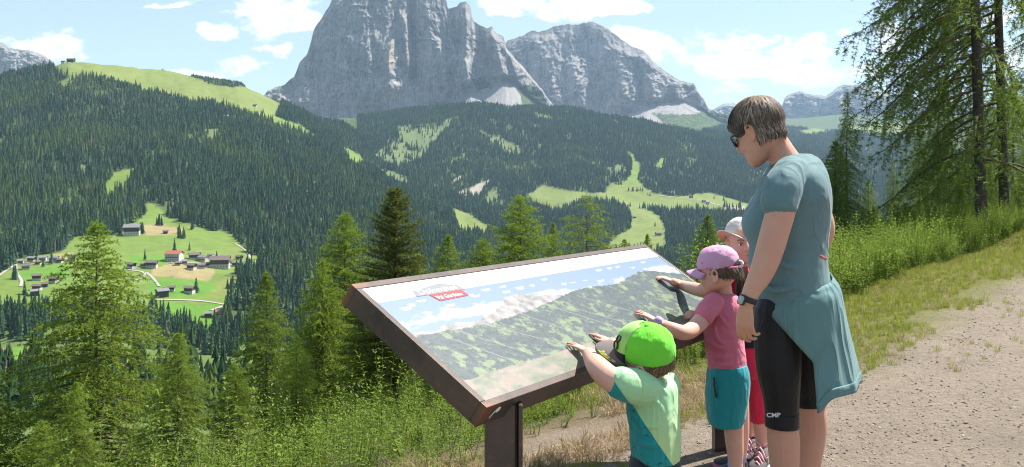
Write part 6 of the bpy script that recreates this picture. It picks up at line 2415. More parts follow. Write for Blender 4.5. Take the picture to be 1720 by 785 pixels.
    H = [[[M @ (p * s) for p in r] for r in ellipsoid((0, -0.008, 0.046), 0.083, 0.108, 0.086)],
         [[M @ (p * s) for p in r] for r in ellipsoid((0, -0.056, 0.002), 0.070, 0.054, 0.062)],
         [[M @ (p * s) for p in r] for r in ellipsoid((0, 0.070, 0.070), 0.062, 0.042, 0.034)],
         [[M @ (p * s) for p in r] for r in ellipsoid((0.060, 0.036, 0.046), 0.020, 0.045, 0.042)],
         [[M @ (p * s) for p in r] for r in ellipsoid((-0.060, 0.036, 0.046), 0.020, 0.045, 0.042)]]
    hr = body_part('hair', H, hb, W, 0.006, 3)
    def stop(p):
        return (p.y > 0.02 and p.z < 0.018) or (p.y > -0.035 and p.z < 0.006 and abs(p.x) > 0.03) or p.z < -0.085
    comb_hair(hr, M, s, 5200, hm, 'strands', stop=stop, lift=0.11, width=0.0034, rad=(0.087, 0.113, 0.098), seed=5, cen=(0, -0.008, 0.038))
    blond = hair_mat('blond_highlight', (0.16, 0.105, 0.06), (0.40, 0.29, 0.18), (0.52, 0.41, 0.28))
    def top_only(p):
        return stop(p) or p.z < 0.070
    comb_hair(hr, M, s, 700, blond, 'highlight_strands', stop=top_only, lift=0.125, width=0.0034, rad=(0.089, 0.115, 0.100), seed=9, cen=(0, -0.008, 0.038), t0max=0.8)
    def nape(rg):
        a = rg.uniform(-1.75, 1.75)
        x, y = 0.0755 * math.sin(a), -0.034 - 0.078 * math.cos(a)
        z = rg.uniform(-0.040, 0.045)
        k = 1 - 1.6 * max(0, -z)
        x *= k; y *= k
        L_ = rg.uniform(0.018, 0.040)
        o = 1 + rg.uniform(0, 0.03)
        return [M @ (Vector((x, y, z)) * s * o), M @ (Vector((x * .99, y + 0.001, z - L_ * .5)) * s * o), M @ (Vector((x * .93, y + 0.010, z - L_)) * s)], (M.to_3x3() @ Vector((x, y, 0))).normalized()
    strands(2600, nape, random.Random(3), 0.003, hm, 'strands', hr)
    # sunglasses
    e = obj('sunglasses', to_mesh('sunglasses', np.zeros((0, 3)), []), None) if False else None
    sg = MB()
    for sx in (-1, 1):
        P2 = []
        for i in range(7):
            a = -1 + i / 3
            row = []
            for j in range(6):
                b = -1 + j / 2.5
                x = sx * 0.033 + a * 0.027
                row.append(M @ (Vector((x, 0.112 - 1.6 * x * x * 3.2, 0.012 + b * 0.021 * (1 - 0.18 * abs(a) ** 2))) * s))
            P2.append(row)
        g = grid_mb(P2); sg.add(g.v, g.f)
    gl = mesh_part('sunglasses', sg, lens_m, W, thick=0.003)
    tm = MB()
    for sx in (-1, 1):
        tm.tube([M @ (Vector(p) * s) for p in ((sx * 0.058, 0.096, 0.028), (sx * 0.074, 0.078, 0.027), (sx * 0.080, 0.03, 0.024), (sx * 0.080, -0.008, 0.026))], [(0.0022, 0.006)] * 4, 8)
    mesh_part('temple_arm', tm, black_m, gl)
    # watch
    ws = MB()
    c = at(1257, 503, 3.51)
    ax = (at(1254, 512, 3.51) - at(1262, 490, 3.51)).normalized()
    a1, b1 = frame_along(ax)
    ws.loft([super_ring(c + ax * t, a1 * 0.0325, b1 * 0.0305, 22) for t in (-0.010, -0.004, 0.004, 0.010)])
    wt = mesh_part('watch_strap', ws, black_m, W)
    out = Vector((-0.80, -0.60, 0.05)).normalized()
    ct = c + out * 0.034
    k = ax.cross(out).normalized()
    mb = MB(); mb.loft([super_ring(ct - out * 0.003, ax * 0.019, k * 0.016, 20, 4), super_ring(ct + out * 0.006, ax * 0.018, k * 0.015, 20, 4)])
    mesh_part('watch_case', mb, black_m, wt, bevel=0.001)
    mb = MB(); mb.loft([super_ring(ct + out * 0.0062, ax * 0.0150, k * 0.0120, 20, 4), super_ring(ct + out * 0.0075, ax * 0.0145, k * 0.0115, 20, 4)])
    mesh_part('watch_face', mb, glass_m, wt)
    # shoes (below the picture)
    sm = cloth_mat('grey_shoe', (0.10, 0.10, 0.11), 0.7); so = principled('shoe_sole', (0.35, 0.34, 0.33), 0.8)
    for (u, d) in ((1322, 3.71), (1352, 3.88)):
        h0 = at(u + 8, gv(d), d); h0.z = gz(h0.x, h0.y)
        shoe(W, h0, h0 + Vector((-0.19, 0.13, 0)), 1.15, sm, so)


def face_bits(P, M, s, iris=(0.10, 0.06, 0.035)):
    """eyes and brows of a child's face in head space"""
    ew = principled('eye_white', (0.75, 0.72, 0.70), 0.25); ei = principled('iris_brown', iris, 0.15); bw = principled('brow', (0.30, 0.17, 0.10), 0.8); lp = principled('lips', (0.55, 0.16, 0.14), 0.45)
    for sx in (-1, 1):
        mb = MB(); mb.loft([[M @ (q * s) for q in r] for r in ellipsoid((sx * 0.031, 0.0865, 0.010), 0.0125, 0.010, 0.0080)])
        e = mesh_part('eye', mb, ew, P)
        mb = MB(); mb.loft([[M @ (q * s) for q in r] for r in ellipsoid((sx * 0.031, 0.0945, 0.0105), 0.0062, 0.0035, 0.0068)])
        mesh_part('iris', mb, ei, e)
        mb = MB(); mb.tube([M @ (Vector(q) * s) for q in ((sx * 0.017, 0.0935, 0.016), (sx * 0.031, 0.0965, 0.0205), (sx * 0.045, 0.0870, 0.015))], 0.0022 * s, 6)
        mesh_part('eyelid', mb, bw, P)
        mb = MB(); mb.tube([M @ (Vector(q) * s) for q in ((sx * 0.014, 0.0985, 0.030), (sx * 0.030, 0.0985, 0.036), (sx * 0.048, 0.0880, 0.031))], [(0.0018, 0.003)] * 3, 6)
        mesh_part('eyebrow', mb, bw, P)
    mb = MB(); mb.tube([M @ (Vector(q) * s) for q in ((-0.017, 0.0945, -0.0505), (0, 0.1045, -0.0495), (0.017, 0.0945, -0.0505))], [(0.003, 0.004), (0.004, 0.006), (0.003, 0.004)], 8)
    mesh_part('lips', mb, lp, P)


def cap(parent, M, s, mat, brim_mat, under_mat, button_mat, name='cap', droop=0.020, length=0.072, lift=0.0):
    c = body_part(name, [cap_lofts(M, s)], mat, parent, 0.005, 2, disp=[(0.035, 0.007), (0.014, 0.0025)])
    P = cap_brim(M, s, length, droop, lift)
    br = mesh_part('brim', grid_mb(P), brim_mat, c, thick=0.004)
    up = M.to_3x3() @ Vector((0, 0, 1))
    mesh_part('brim_lining', grid_mb([[p - up * 0.0035 for p in r] for r in P]), under_mat, c, thick=0.001)
    mb = MB(); mb.loft([[M @ (q * s) for q in r] for r in ellipsoid((0, -0.001, 0.152), 0.008, 0.008, 0.005)]); mesh_part('cap_button', mb, button_mat, c)
    # seams over the dome
    sm = MB()
    for k in range(6):
        a = math.pi / 6 + k * math.pi / 3
        pts = []
        for q in range(9):
            t = 0.34 + (math.pi / 2 - 0.34) * q / 8
            pts.append(M @ (Vector((0.0865 * math.sin(t) * math.cos(a), 0.003 + 0.1095 * math.sin(t) * math.sin(a), 0.040 + 0.1115 * math.cos(t) ** 0.85)) * s))
        sm.tube(pts, 0.0013, 5, cap=False)
    mesh_part('seam', sm, mat, c)
    return c


def build_girl():
    G = person(1228, 4.36, 'girl in pink t-shirt, teal shorts and pink starred cap, reaching over the board')
    HC = at(1209, 462, 4.34)
    M = frame((-0.80, 0.58, -0.10), (0, 0, 1), HC)
    s = 0.86
    L = head_rings(M, s, True)
    L.append(limb([(1214, 478, 4.35, 0.037), (1216, 492, 4.355, 0.037), (1217, 510, 4.36, 0.045)]))
    hd = on_board(1080, 527, 0.02)
    wr = on_board(1103, 541, 0.030)
    tp = on_board(1062, 514, 0.010)
    L.append(limb([(1192, 516, 4.28, 0.040), (1182, 533, 4.25, 0.037), (1166, 551, 4.20, 0.035), (1149, 559, 4.12, 0.032), (1128, 553, (4.08 + wr.y) / 2, 0.029), (1112, 546, wr.y + 0.02, 0.023), (1103, 541, wr.y, 0.0195)]))
    L += hand_lofts(wr, tp - wr, B_N, 0.62, [(0.18, 0.12, 0.1), (0.1, 0.12, 0.1), (0.12, 0.12, 0.1), (0.2, 0.15, 0.1)], spread=0.16, thumb_side=1, thumb=(0.75, 0.1), thick=1.05)
    w2 = on_board(1176, 529, 0.032); t2 = on_board(1150, 524, 0.02)
    L.append(limb([(1226, 514, 4.46, 0.038), (1206, 540, 4.50, 0.034), (1190, 540, (4.5 + w2.y) / 2, 0.028), (1176, 529, w2.y, 0.020)]))
    L += hand_lofts(w2, t2 - w2, B_N, 0.60, [(0.9, 1.0, 0.7)] * 4, spread=0.04, thumb_side=-1, thumb=(0.4, 0.2))
    L.append(hrings([(1198, 1236, 505, 4.36, 0.07), (1188, 1246, 560, 4.36, 0.08), (1192, 1248, 620, 4.36, 0.085), (1194, 1248, 660, 4.36, 0.085)]))
    L.append(limb([(1222, 660, 4.32, 0.055), (1231, 705, 4.32, 0.046), (1233, 735, 4.32, 0.041), (1235, 762, 4.32, 0.036), (1235, 792, 4.32, 0.026), (1235, 802, 4.32, 0.026)]))
    L.append(limb([(1238, 660, 4.44, 0.052), (1242, 705, 4.44, 0.044), (1244, 740, 4.44, 0.036), (1242, 775, 4.44, 0.026), (1242, 785, 4.44, 0.026)]))
    body_part('body', L, skin_c, G, 0.0038, 4)
    pink = cloth_mat('pink_jersey', (0.58, 0.150, 0.225), 0.8, (0.62, 0.18, 0.25), fold=(9, 0.5, 0.02), stretch=(1, 1, 1.3))
    TR = [(1200, 1232, 492, 4.357, 0.045), (1190, 1243, 501, 4.36, 0.075), (1183, 1248, 518, 4.36, 0.095), (1181, 1249, 545, 4.36, 0.097), (1184, 1250, 580, 4.36, 0.095), (1188, 1252, 605, 4.36, 0.098), (1190, 1253, 620, 4.36, 0.100)]
    S = [hrings(TR, 32)] + fold_ridges(TR, [[(1192, 588), (1215, 600), (1246, 590)], [(1189, 572), (1212, 584), (1238, 578)], [(1200, 548), (1206, 570), (1228, 585)], [(1232, 512), (1240, 545), (1244, 580)], [(1194, 606), (1220, 613), (1249, 604)], [(1205, 525), (1222, 548), (1240, 555)]], 0.0085, 0.25)
    S.append(limb([(1200, 508, 4.30, 0.046), (1189, 521, 4.265, 0.046), (1182, 533, 4.245, 0.043)]))
    S.append(limb([(1222, 508, 4.43, 0.046), (1222, 528, 4.47, 0.044)]))
    body_part('t_shirt', S, pink, G, 0.0045, 3, disp=[(0.08, 0.008)])
    teal = cloth_mat('teal_shorts', (0.010, 0.250, 0.280), 0.6, fold=(9, 0.6, 0.02))
    S = [hrings([(1193, 1252, 610, 4.36, 0.098), (1189, 1258, 628, 4.36, 0.108), (1186, 1257, 660, 4.36, 0.110), (1188, 1252, 690, 4.36, 0.106), (1190, 1246, 712, 4.36, 0.100)], 32, 2.4)]
    sh = body_part('shorts', S, teal, G, 0.005, 3, disp=[(0.06, 0.008)])
    mb = MB(); mb.tube([at(1199, 634, 4.272), at(1199.5, 648, 4.268), at(1203, 668, 4.266)], [(0.004, 0.006)] * 3, 8); mesh_part('zip', mb, black_m, sh)
    # hair under the cap and pony tail
    hm = hair_mat('dark_brown_hair', (0.040, 0.025, 0.017), (0.15, 0.092, 0.058), (0.22, 0.145, 0.095))
    hb = principled('dark_hair_base', (0.070, 0.043, 0.030), 0.6, bump=(110, 0.8, 0.004))
    H = [[[M @ (p * s) for p in r] for r in ellipsoid((0, -0.034, 0.018), 0.078, 0.070, 0.050)], [[M @ (p * s) for p in r] for r in ellipsoid((0, 0.0, 0.05), 0.077, 0.10, 0.03)]]
    hr = body_part('hair', H, hb, G, 0.005, 2)
    def side(rg):
        a = rg.uniform(-2.4, 2.4)
        x, y = 0.080 * math.sin(a), -0.02 - 0.088 * math.cos(a)
        if y > 0.03:
            y = 0.03
        z = rg.uniform(0.01, 0.045)
        L_ = rg.uniform(0.03, 0.05) if y < -0.03 else rg.uniform(0.015, 0.03)
        return [M @ (Vector((x, y, z)) * s), M @ (Vector((x * .98, y - 0.012, z - L_ * .5)) * s), M @ (Vector((x * .90, y - 0.02, z - L_ * .9)) * s)], (M.to_3x3() @ Vector((x, y, 0))).normalized()
    strands(500, side, random.Random(2), 0.004, hm, 'strands', hr)
    pt = [M @ (Vector((0, -0.100, 0.050)) * s), at(1252, 470, 4.46), at(1250, 490, 4.47), at(1242, 512, 4.46), at(1237, 527, 4.45)]
    def tail(rg):
        P = [Vector(p) for p in spline(pt, 6)]
        o = Vector((rg.gauss(0, 1), rg.gauss(0, 1), 0)) * 0.009
        e = rg.uniform(0.8, 1.0)
        return [P[0] + o * 0.4] + [P[i] + o * (1.2 if i < 4 else 0.8) + Vector((rg.gauss(0, .002), rg.gauss(0, .002), 0)) for i in range(1, 6)], Vector((0, -1, 0))
    strands(380, tail, random.Random(6), 0.005, hm, 'pony_tail', hr, segs=7)
    mb = MB(); c = M @ (Vector((0, -0.112, 0.052)) * s)
    q1 = (pt[1] - pt[0]).normalized(); a1, b1 = frame_along(q1)
    mb.tube([c + a1 * 0.013 * math.cos(q) + b1 * 0.013 * math.sin(q) for q in (2 * math.pi * k / 14 for k in range(15))], 0.006, 8, cap=False)
    mesh_part('hair_tie', mb, principled('white_band', (0.70, 0.66, 0.70), 0.8), hr)
    # cap with stars
    cm = bpy.data.materials.new('starred_pink_cap')
    cm.use_nodes = True
    t = NT(cm.node_tree)
    b = t.n['Principled BSDF']; b.inputs['Roughness'].default_value = 0.85
    tc = t.add('ShaderNodeTexCoord')
    vo = t.add('ShaderNodeTexVoronoi'); vo.inputs['Scale'].default_value = 58
    t.link(tc.outputs['Object'], vo.inputs['Vector'])
    m = t.math('LESS_THAN', vo.outputs['Distance'], 0.30)
    sp = t.add('ShaderNodeSeparateColor'); t.link(vo.outputs['Color'], sp.inputs[0])
    sc_ = t.ramp(sp.outputs[0], [(0.0, (0.40, 0.12, 0.32)), (0.35, (0.30, 0.25, 0.40)), (0.6, (0.62, 0.55, 0.62)), (0.8, (0.45, 0.10, 0.25)), (1.0, (0.45, 0.42, 0.25))])
    m = t.math('MULTIPLY', m, t.math('GREATER_THAN', sp.outputs[1], 0.45))
    t.link(t.mix(m, (0.58, 0.31, 0.45), sc_), b.inputs['Base Color'])
    pl = cloth_mat('pink_cap_brim', (0.54, 0.29, 0.46), 0.85, fold=(12, 0.2, 0.01)); pu = cloth_mat('pink_lining', (0.50, 0.25, 0.42), 0.9)
    cp = cap(G, M, s, cm, pl, pu, pl, droop=0.028, length=0.066)
    # strap and opening at the back
    mb = MB()
    P = []
    for i in range(15):
        a = math.radians(-46 + 92 * i / 14)
        row = []
        for zz in (0.030, 0.046):
            row.append(M @ (Vector((0.088 * math.sin(a), 0.003 - 0.1115 * math.cos(a), zz)) * s))
        P.append(row)
    mesh_part('back_strap', grid_mb(P), principled('bright_pink_strap', (0.62, 0.12, 0.28), 0.8), cp, thick=0.004)
    P = []
    for i in range(13):
        a = math.radians(-30 + 60 * i / 12)
        row = []
        for q in range(5):
            zz = 0.047 + 0.032 * math.cos(math.radians(-90 + 180 * i / 12)) * q / 4
            k = 1 - 1.2 * max(0, zz - 0.06)
            row.append(M @ (Vector((0.0885 * math.sin(a) * k, 0.003 - 0.113 * math.cos(a) * k, zz)) * s))
        P.append(row)
    mesh_part('back_opening', grid_mb(P), hb, cp, thick=0.002)
    # lilac watch
    lil = principled('lilac_plastic', (0.52, 0.38, 0.62), 0.45)
    ax = (wr - at(1128, 553, (4.08 + wr.y) / 2)).normalized(); c = wr - ax * 0.012; a1, b1 = frame_along(ax)
    mb = MB(); mb.loft([super_ring(c + ax * k, a1 * 0.0245, b1 * 0.0245, 20) for k in (-0.008, 0.008)]); wst = mesh_part('watch_strap', mb, lil, G)
    o = Vector((-0.25, -0.75, 0.6)).normalized(); ct = c + o * 0.025; k1 = ax.cross(o).normalized(); k2 = o.cross(k1)
    mb = MB(); mb.loft([super_ring(ct, k1 * 0.0175, k2 * 0.0175, 20), super_ring(ct + o * 0.006, k1 * 0.0165, k2 * 0.0165, 20)]); mesh_part('watch_case', mb, lil, wst)
    mb = MB(); mb.loft([super_ring(ct + o * 0.0062, k1 * 0.011, k2 * 0.011, 18), super_ring(ct + o * 0.007, k1 * 0.0105, k2 * 0.0105, 18)]); mesh_part('watch_face', mb, principled('watch_dial', (0.35, 0.22, 0.42), 0.3), wst)
    # socks and shoes
    lil2 = cloth_mat('lilac_sock', (0.45, 0.36, 0.55), 0.9)
    sm = cloth_mat('dark_shoe', (0.055, 0.055, 0.07), 0.7); so = principled('pink_sole', (0.55, 0.06, 0.22), 0.7)
    mb = MB()
    for (u, d) in ((1235, 4.32), (1242, 4.44)):
        h0 = at(u + 4, gv(d), d); h0.z = gz(h0.x, h0.y)
        shoe(G, h0, h0 + Vector((-0.085, 0.12, 0)), 0.8, sm, so)
        c = Vector((h0.x - 0.01, h0.y + 0.004, h0.z + 0.075))
        mb.loft([super_ring(c + Vector((0, 0, z)), Vector((0.032, 0, 0)), Vector((0, 0.032, 0)), 16) for z in (-0.02, 0.012, 0.02)])
    mesh_part('socks', mb, lil2, G)


def build_boy():
    global PS
    PS = 1.085
    B = person(1100, 3.04 * PS, 'small boy in neon green cap and two-tone green t-shirt with hands on the board')
    HC = at(1086, 609, 3.03 * PS)
    M = frame((-0.86, 0.46, 0.12), (0.05, -0.42, 1), HC)
    s = 0.85 * PS
    L = head_rings(M, s, True)
    L.append(limb([(1092, 628, 3.04, 0.040), (1096, 645, 3.05, 0.042), (1097, 660, 3.05, 0.05)]))
    wr = on_board(988, 594, 0.030); tp = on_board(958, 573, 0.008)
    L.append(limb([(1066, 646, 2.97, 0.042), (1040, 643, 2.92, 0.039), (1022, 634, 2.93, 0.037), (1006, 619, 2.98, 0.034), (996, 606, (2.98 + wr.y / PS) / 2, 0.028), (988, 594, wr.y / PS, 0.0205)]))
    L += hand_lofts(wr, tp - wr, B_N, 0.56, [(0.12, 0.12, 0.1), (0.05, 0.1, 0.1), (0.08, 0.12, 0.1), (0.15, 0.15, 0.1)], spread=0.20, thumb_side=1, thumb=(0.85, 0.1), thick=1.15)
    w2 = on_board(1028, 577, 0.030); t2 = on_board(1003, 561, 0.010)
    L.append(limb([(1122, 646, 3.12, 0.042), (1095, 640, 3.24, 0.037), (1062, 610, 3.34, 0.033), (1028, 577, w2.y / PS, 0.020)]))
    L += hand_lofts(w2, t2 - w2, B_N, 0.56, [(0.1, 0.12, 0.1)] * 4, spread=0.16, thumb_side=-1, thumb=(0.8, 0.1), thick=1.1)
    L.append(hrings([(1070, 1130, 650, 3.05, 0.08), (1062, 1134, 700, 3.05, 0.09), (1066, 1136, 770, 3.05, 0.09), (1066, 1136, 820, 3.05, 0.09)]))
    for (u, d) in ((1084, 3.0), (1118, 3.10)):
        L.append(limb([(u, 815, d, 0.06), (u, 870, d, 0.048), (u, 920, d, 0.042), (u, gv(d * PS) - 30, d, 0.030)]))
    body_part('body', L, skin_c, B, 0.0036, 4)
    # two-tone shirt
    m = cloth_mat('two_tone_green_shirt', (0.28, 0.52, 0.27), 0.85, fold=(11, 0.6, 0.02))
    t = NT(m.node_tree)
    b = t.n['Principled BSDF']
    tc = t.add('ShaderNodeTexCoord')
    sp = t.add('ShaderNodeSeparateXYZ'); t.link(tc.outputs['Object'], sp.inputs[0])
    o0 = B.location
    p1 = at(1050, 664, 2.94 * PS) - o0; p2 = at(1122, 770, 2.94 * PS) - o0
    # border line in x, z
    k = (p2.z - p1.z) / (p2.x - p1.x)
    e = t.math('SUBTRACT', sp.outputs[2], t.math('ADD', t.math('MULTIPLY', sp.outputs[0], k), p1.z - k * p1.x))
    below = t.math('LESS_THAN', e, 0.0)
    vo = t.add('ShaderNodeTexVoronoi'); vo.feature = 'DISTANCE_TO_EDGE'; vo.inputs['Scale'].default_value = 34; t.link(tc.outputs['Object'], vo.inputs['Vector'])
    ink = t.math('MULTIPLY', t.math('LESS_THAN', vo.outputs[0], 0.03), t.math('GREATER_THAN', t.noise(tc.outputs['Object'], 16, 1), 0.56))
    tealc = t.mix(t.math('MULTIPLY', ink, 0.8), (0.014, 0.255, 0.255), (0.01, 0.06, 0.08))
    g = t.smooth(sp.outputs[2], p2.z - o0.z * 0, p1.z + 0.02)
    lite = t.mix(g, (0.44, 0.62, 0.28), (0.34, 0.60, 0.32))
    t.link(t.mix(below, lite, tealc), b.inputs['Base Color'])
    TR = [(1076, 1120, 632, 3.05, 0.050), (1062, 1134, 642, 3.05, 0.088), (1055, 1139, 660, 3.05, 0.102), (1052, 1141, 690, 3.05, 0.108), (1056, 1142, 720, 3.05, 0.110), (1059, 1143, 750, 3.05, 0.110), (1061, 1143, 767, 3.05, 0.110)]
    S = [hrings(TR, 32)] + fold_ridges(TR, [[(1066, 700), (1092, 716), (1132, 706)], [(1062, 735), (1095, 748), (1138, 738)], [(1085, 655), (1112, 690), (1126, 745)], [(1108, 645), (1128, 680), (1136, 720)], [(1060, 690), (1075, 705), (1082, 735)]], 0.0080, 0.25)
    S.append(limb([(1082, 652, 2.99, 0.056), (1058, 647, 2.94, 0.054), (1041, 643, 2.915, 0.049)]))
    S.append(limb([(1115, 650, 3.10, 0.054), (1098, 645, 3.20, 0.050)]))
    body_part('t_shirt', S, m, B, 0.0045, 3, disp=[(0.08, 0.008)])
    navy = cloth_mat('navy_shorts', (0.012, 0.016, 0.030), 0.8)
    S = [hrings([(1064, 1139, 755, 3.05, 0.098), (1057, 1143, 785, 3.05, 0.108), (1055, 1145, 840, 3.05, 0.112), (1054, 1146, 900, 3.05, 0.112)], 28, 2.3)]
    st = body_part('shorts', S, navy, B, 0.006, 2)
    # hair
    hm = hair_mat('light_brown_hair', (0.08, 0.048, 0.028), (0.27, 0.18, 0.11), (0.38, 0.27, 0.17))
    hb = principled('brown_hair_base', (0.12, 0.075, 0.046), 0.7, bump=(110, 0.8, 0.004))
    H = [[[M @ (p * s) for p in r] for r in ellipsoid((0, -0.036, 0.016), 0.076, 0.066, 0.050)]]
    hr = body_part('hair', H, hb, B, 0.005, 2)
    def side(rg):
        a = rg.uniform(-1.7, 1.7)
        x, y = 0.079 * math.sin(a), -0.025 - 0.080 * math.cos(a)
        z = rg.uniform(0.0, 0.04)
        L_ = rg.uniform(0.014, 0.026)
        return [M @ (Vector((x, y, z)) * s), M @ (Vector((x * .98, y + 0.002, z - L_ * .5)) * s), M @ (Vector((x * .92, y + 0.012, z - L_)) * s)], (M.to_3x3() @ Vector((x, y, 0))).normalized()
    strands(700, side, random.Random(4), 0.003, hm, 'strands', hr)
    # cap: neon mesh dome, dark strip, grey brim with the year on it
    cm = cloth_mat('neon_green_cap', (0.16, 0.6, 0.05), 0.95, fold=(16, 0.4, 0.012))
    t = NT(cm.node_tree)
    b = t.n['Principled BSDF']; b.inputs['Specular IOR Level'].default_value = 0.05
    tc = t.add('ShaderNodeTexCoord')
    b.inputs['Base Color'].default_value = (0.145, 0.560, 0.045, 1)
    wv = t.add('ShaderNodeTexChecker'); wv.inputs['Scale'].default_value = 260; t.link(tc.outputs['Object'], wv.inputs[0])
    t.link(t.mix(t.math('MULTIPLY', wv.outputs[1], 0.0), (0.160, 0.600, 0.050), (0.09, 0.42, 0.03)), b.inputs['Base Color'])
    gb = cloth_mat('grey_brim', (0.150, 0.128, 0.120), 0.9, fold=(14, 0.15, 0.01)); dk = cloth_mat('navy_strip', (0.010, 0.012, 0.018), 0.8)
    gpl = cloth_mat('sunlit_green_front', (0.33, 0.62, 0.16), 0.85, fold=(14, 0.15, 0.01))
    cp = cap(B, M, s, cm, gb, dk, cm, droop=0.012, length=0.084)
    # front panel; its paler green paints in the sunlit side of the cap
    P = []
    for i in range(19):
        a = math.radians(-64 + 128 * i / 18)
        row = []
        for q in range(12):
            tt = 0.16 + (math.pi / 2 - 0.16) * q / 11
            zz = 0.040 + 0.1118 * math.cos(tt) ** 0.85
            kk = 1.022
            row.append(M @ (Vector((0.0865 * kk * math.sin(tt) ** 0.85 * math.sin(a), 0.003 + 0.1095 * kk * math.sin(tt) ** 0.85 * math.cos(a), zz * 1.004)) * s))
        P.append(row)
    mesh_part('front_panel', grid_mb(P), gpl, cp, thick=0.002)
    P = []
    for i in range(25):
        a = math.radians(-66 + 132 * i / 24)
        row = []
        for q in range(4):
            zz = 0.028 + q * 0.006 * (1.0 + 0.9 * abs(a))
            row.append(M @ (Vector((0.0895 * math.sin(a), 0.003 + 0.1135 * math.cos(a), zz)) * s))
        P.append(row)
    mesh_part('dark_strip', grid_mb(P), dk, cp, thick=0.002)
    # round emblem of two rings on the front
    mb = MB()
    for (ang, zc, r) in ((0.62, 0.102, 0.0115), (0.62, 0.078, 0.0150)):
        pts = []
        for k in range(21):
            q = 2 * math.pi * k / 20
            az = ang + r * math.cos(q) / 0.098
            zz = zc + r * math.sin(q)
            w = max(0.1, 1 - ((zz - 0.040) / 0.1118) ** (1 / 0.85 * 2)) ** 0.5
            pts.append(M @ (Vector((-0.0945 * w * math.sin(az), 0.003 + 0.1200 * w * math.cos(az), zz)) * s))
        mb.tube(pts, [(0.0028, 0.0028)] * 21, 6, cap=False)
    mesh_part('emblem', mb, black_m, cp)
    # year printed along the brim edge nearest the viewer
    yl = principled('yellow_print', (0.55, 0.62, 0.05), 0.6)
    V, Fc = text_verts('2023', 0.030, bold=0.0012)
    V[:, 0] -= V[:, 0].max() / 2
    mb = MB(); vs = []
    BP = cap_brim(M, s, 0.084, 0.012, 0.0)
    def brim_pt(a, b_):
        i = max(0, min(23.999, (a + 1) * 12)); j = max(0, min(9.999, b_ * 10))
        i0, j0 = int(i), int(j); fi, fj = i - i0, j - j0
        p = (BP[i0][j0] * (1 - fi) + BP[i0 + 1][j0] * fi) * (1 - fj) + (BP[i0][j0 + 1] * (1 - fi) + BP[i0 + 1][j0 + 1] * fi) * fj
        return p + (M.to_3x3() @ Vector((0, 0, 1))) * 0.0032
    # text runs along the outer edge on the wearer's left
    for a, b_, c in V:
        vs.append(brim_pt(-0.66 - 0.25 * (a / V[:, 0].max()), 0.88 - (b_ / 0.030) * 0.40))
    mb.add(vs, Fc)
    mesh_part('lettering', mb, yl, cp, smooth=False)
    sm = cloth_mat('boy_shoe', (0.04, 0.05, 0.08), 0.7); so = principled('white_sole', (0.6, 0.6, 0.6), 0.7)
    for (u, d) in ((1084, 3.0), (1118, 3.10)):
        h0 = at(u + 6, gv(d * PS), d * PS); h0.z = gz(h0.x, h0.y)
        shoe(B, h0, h0 + Vector((-0.11, 0.07, 0)), 0.75, sm, so)
    PS = 1.0


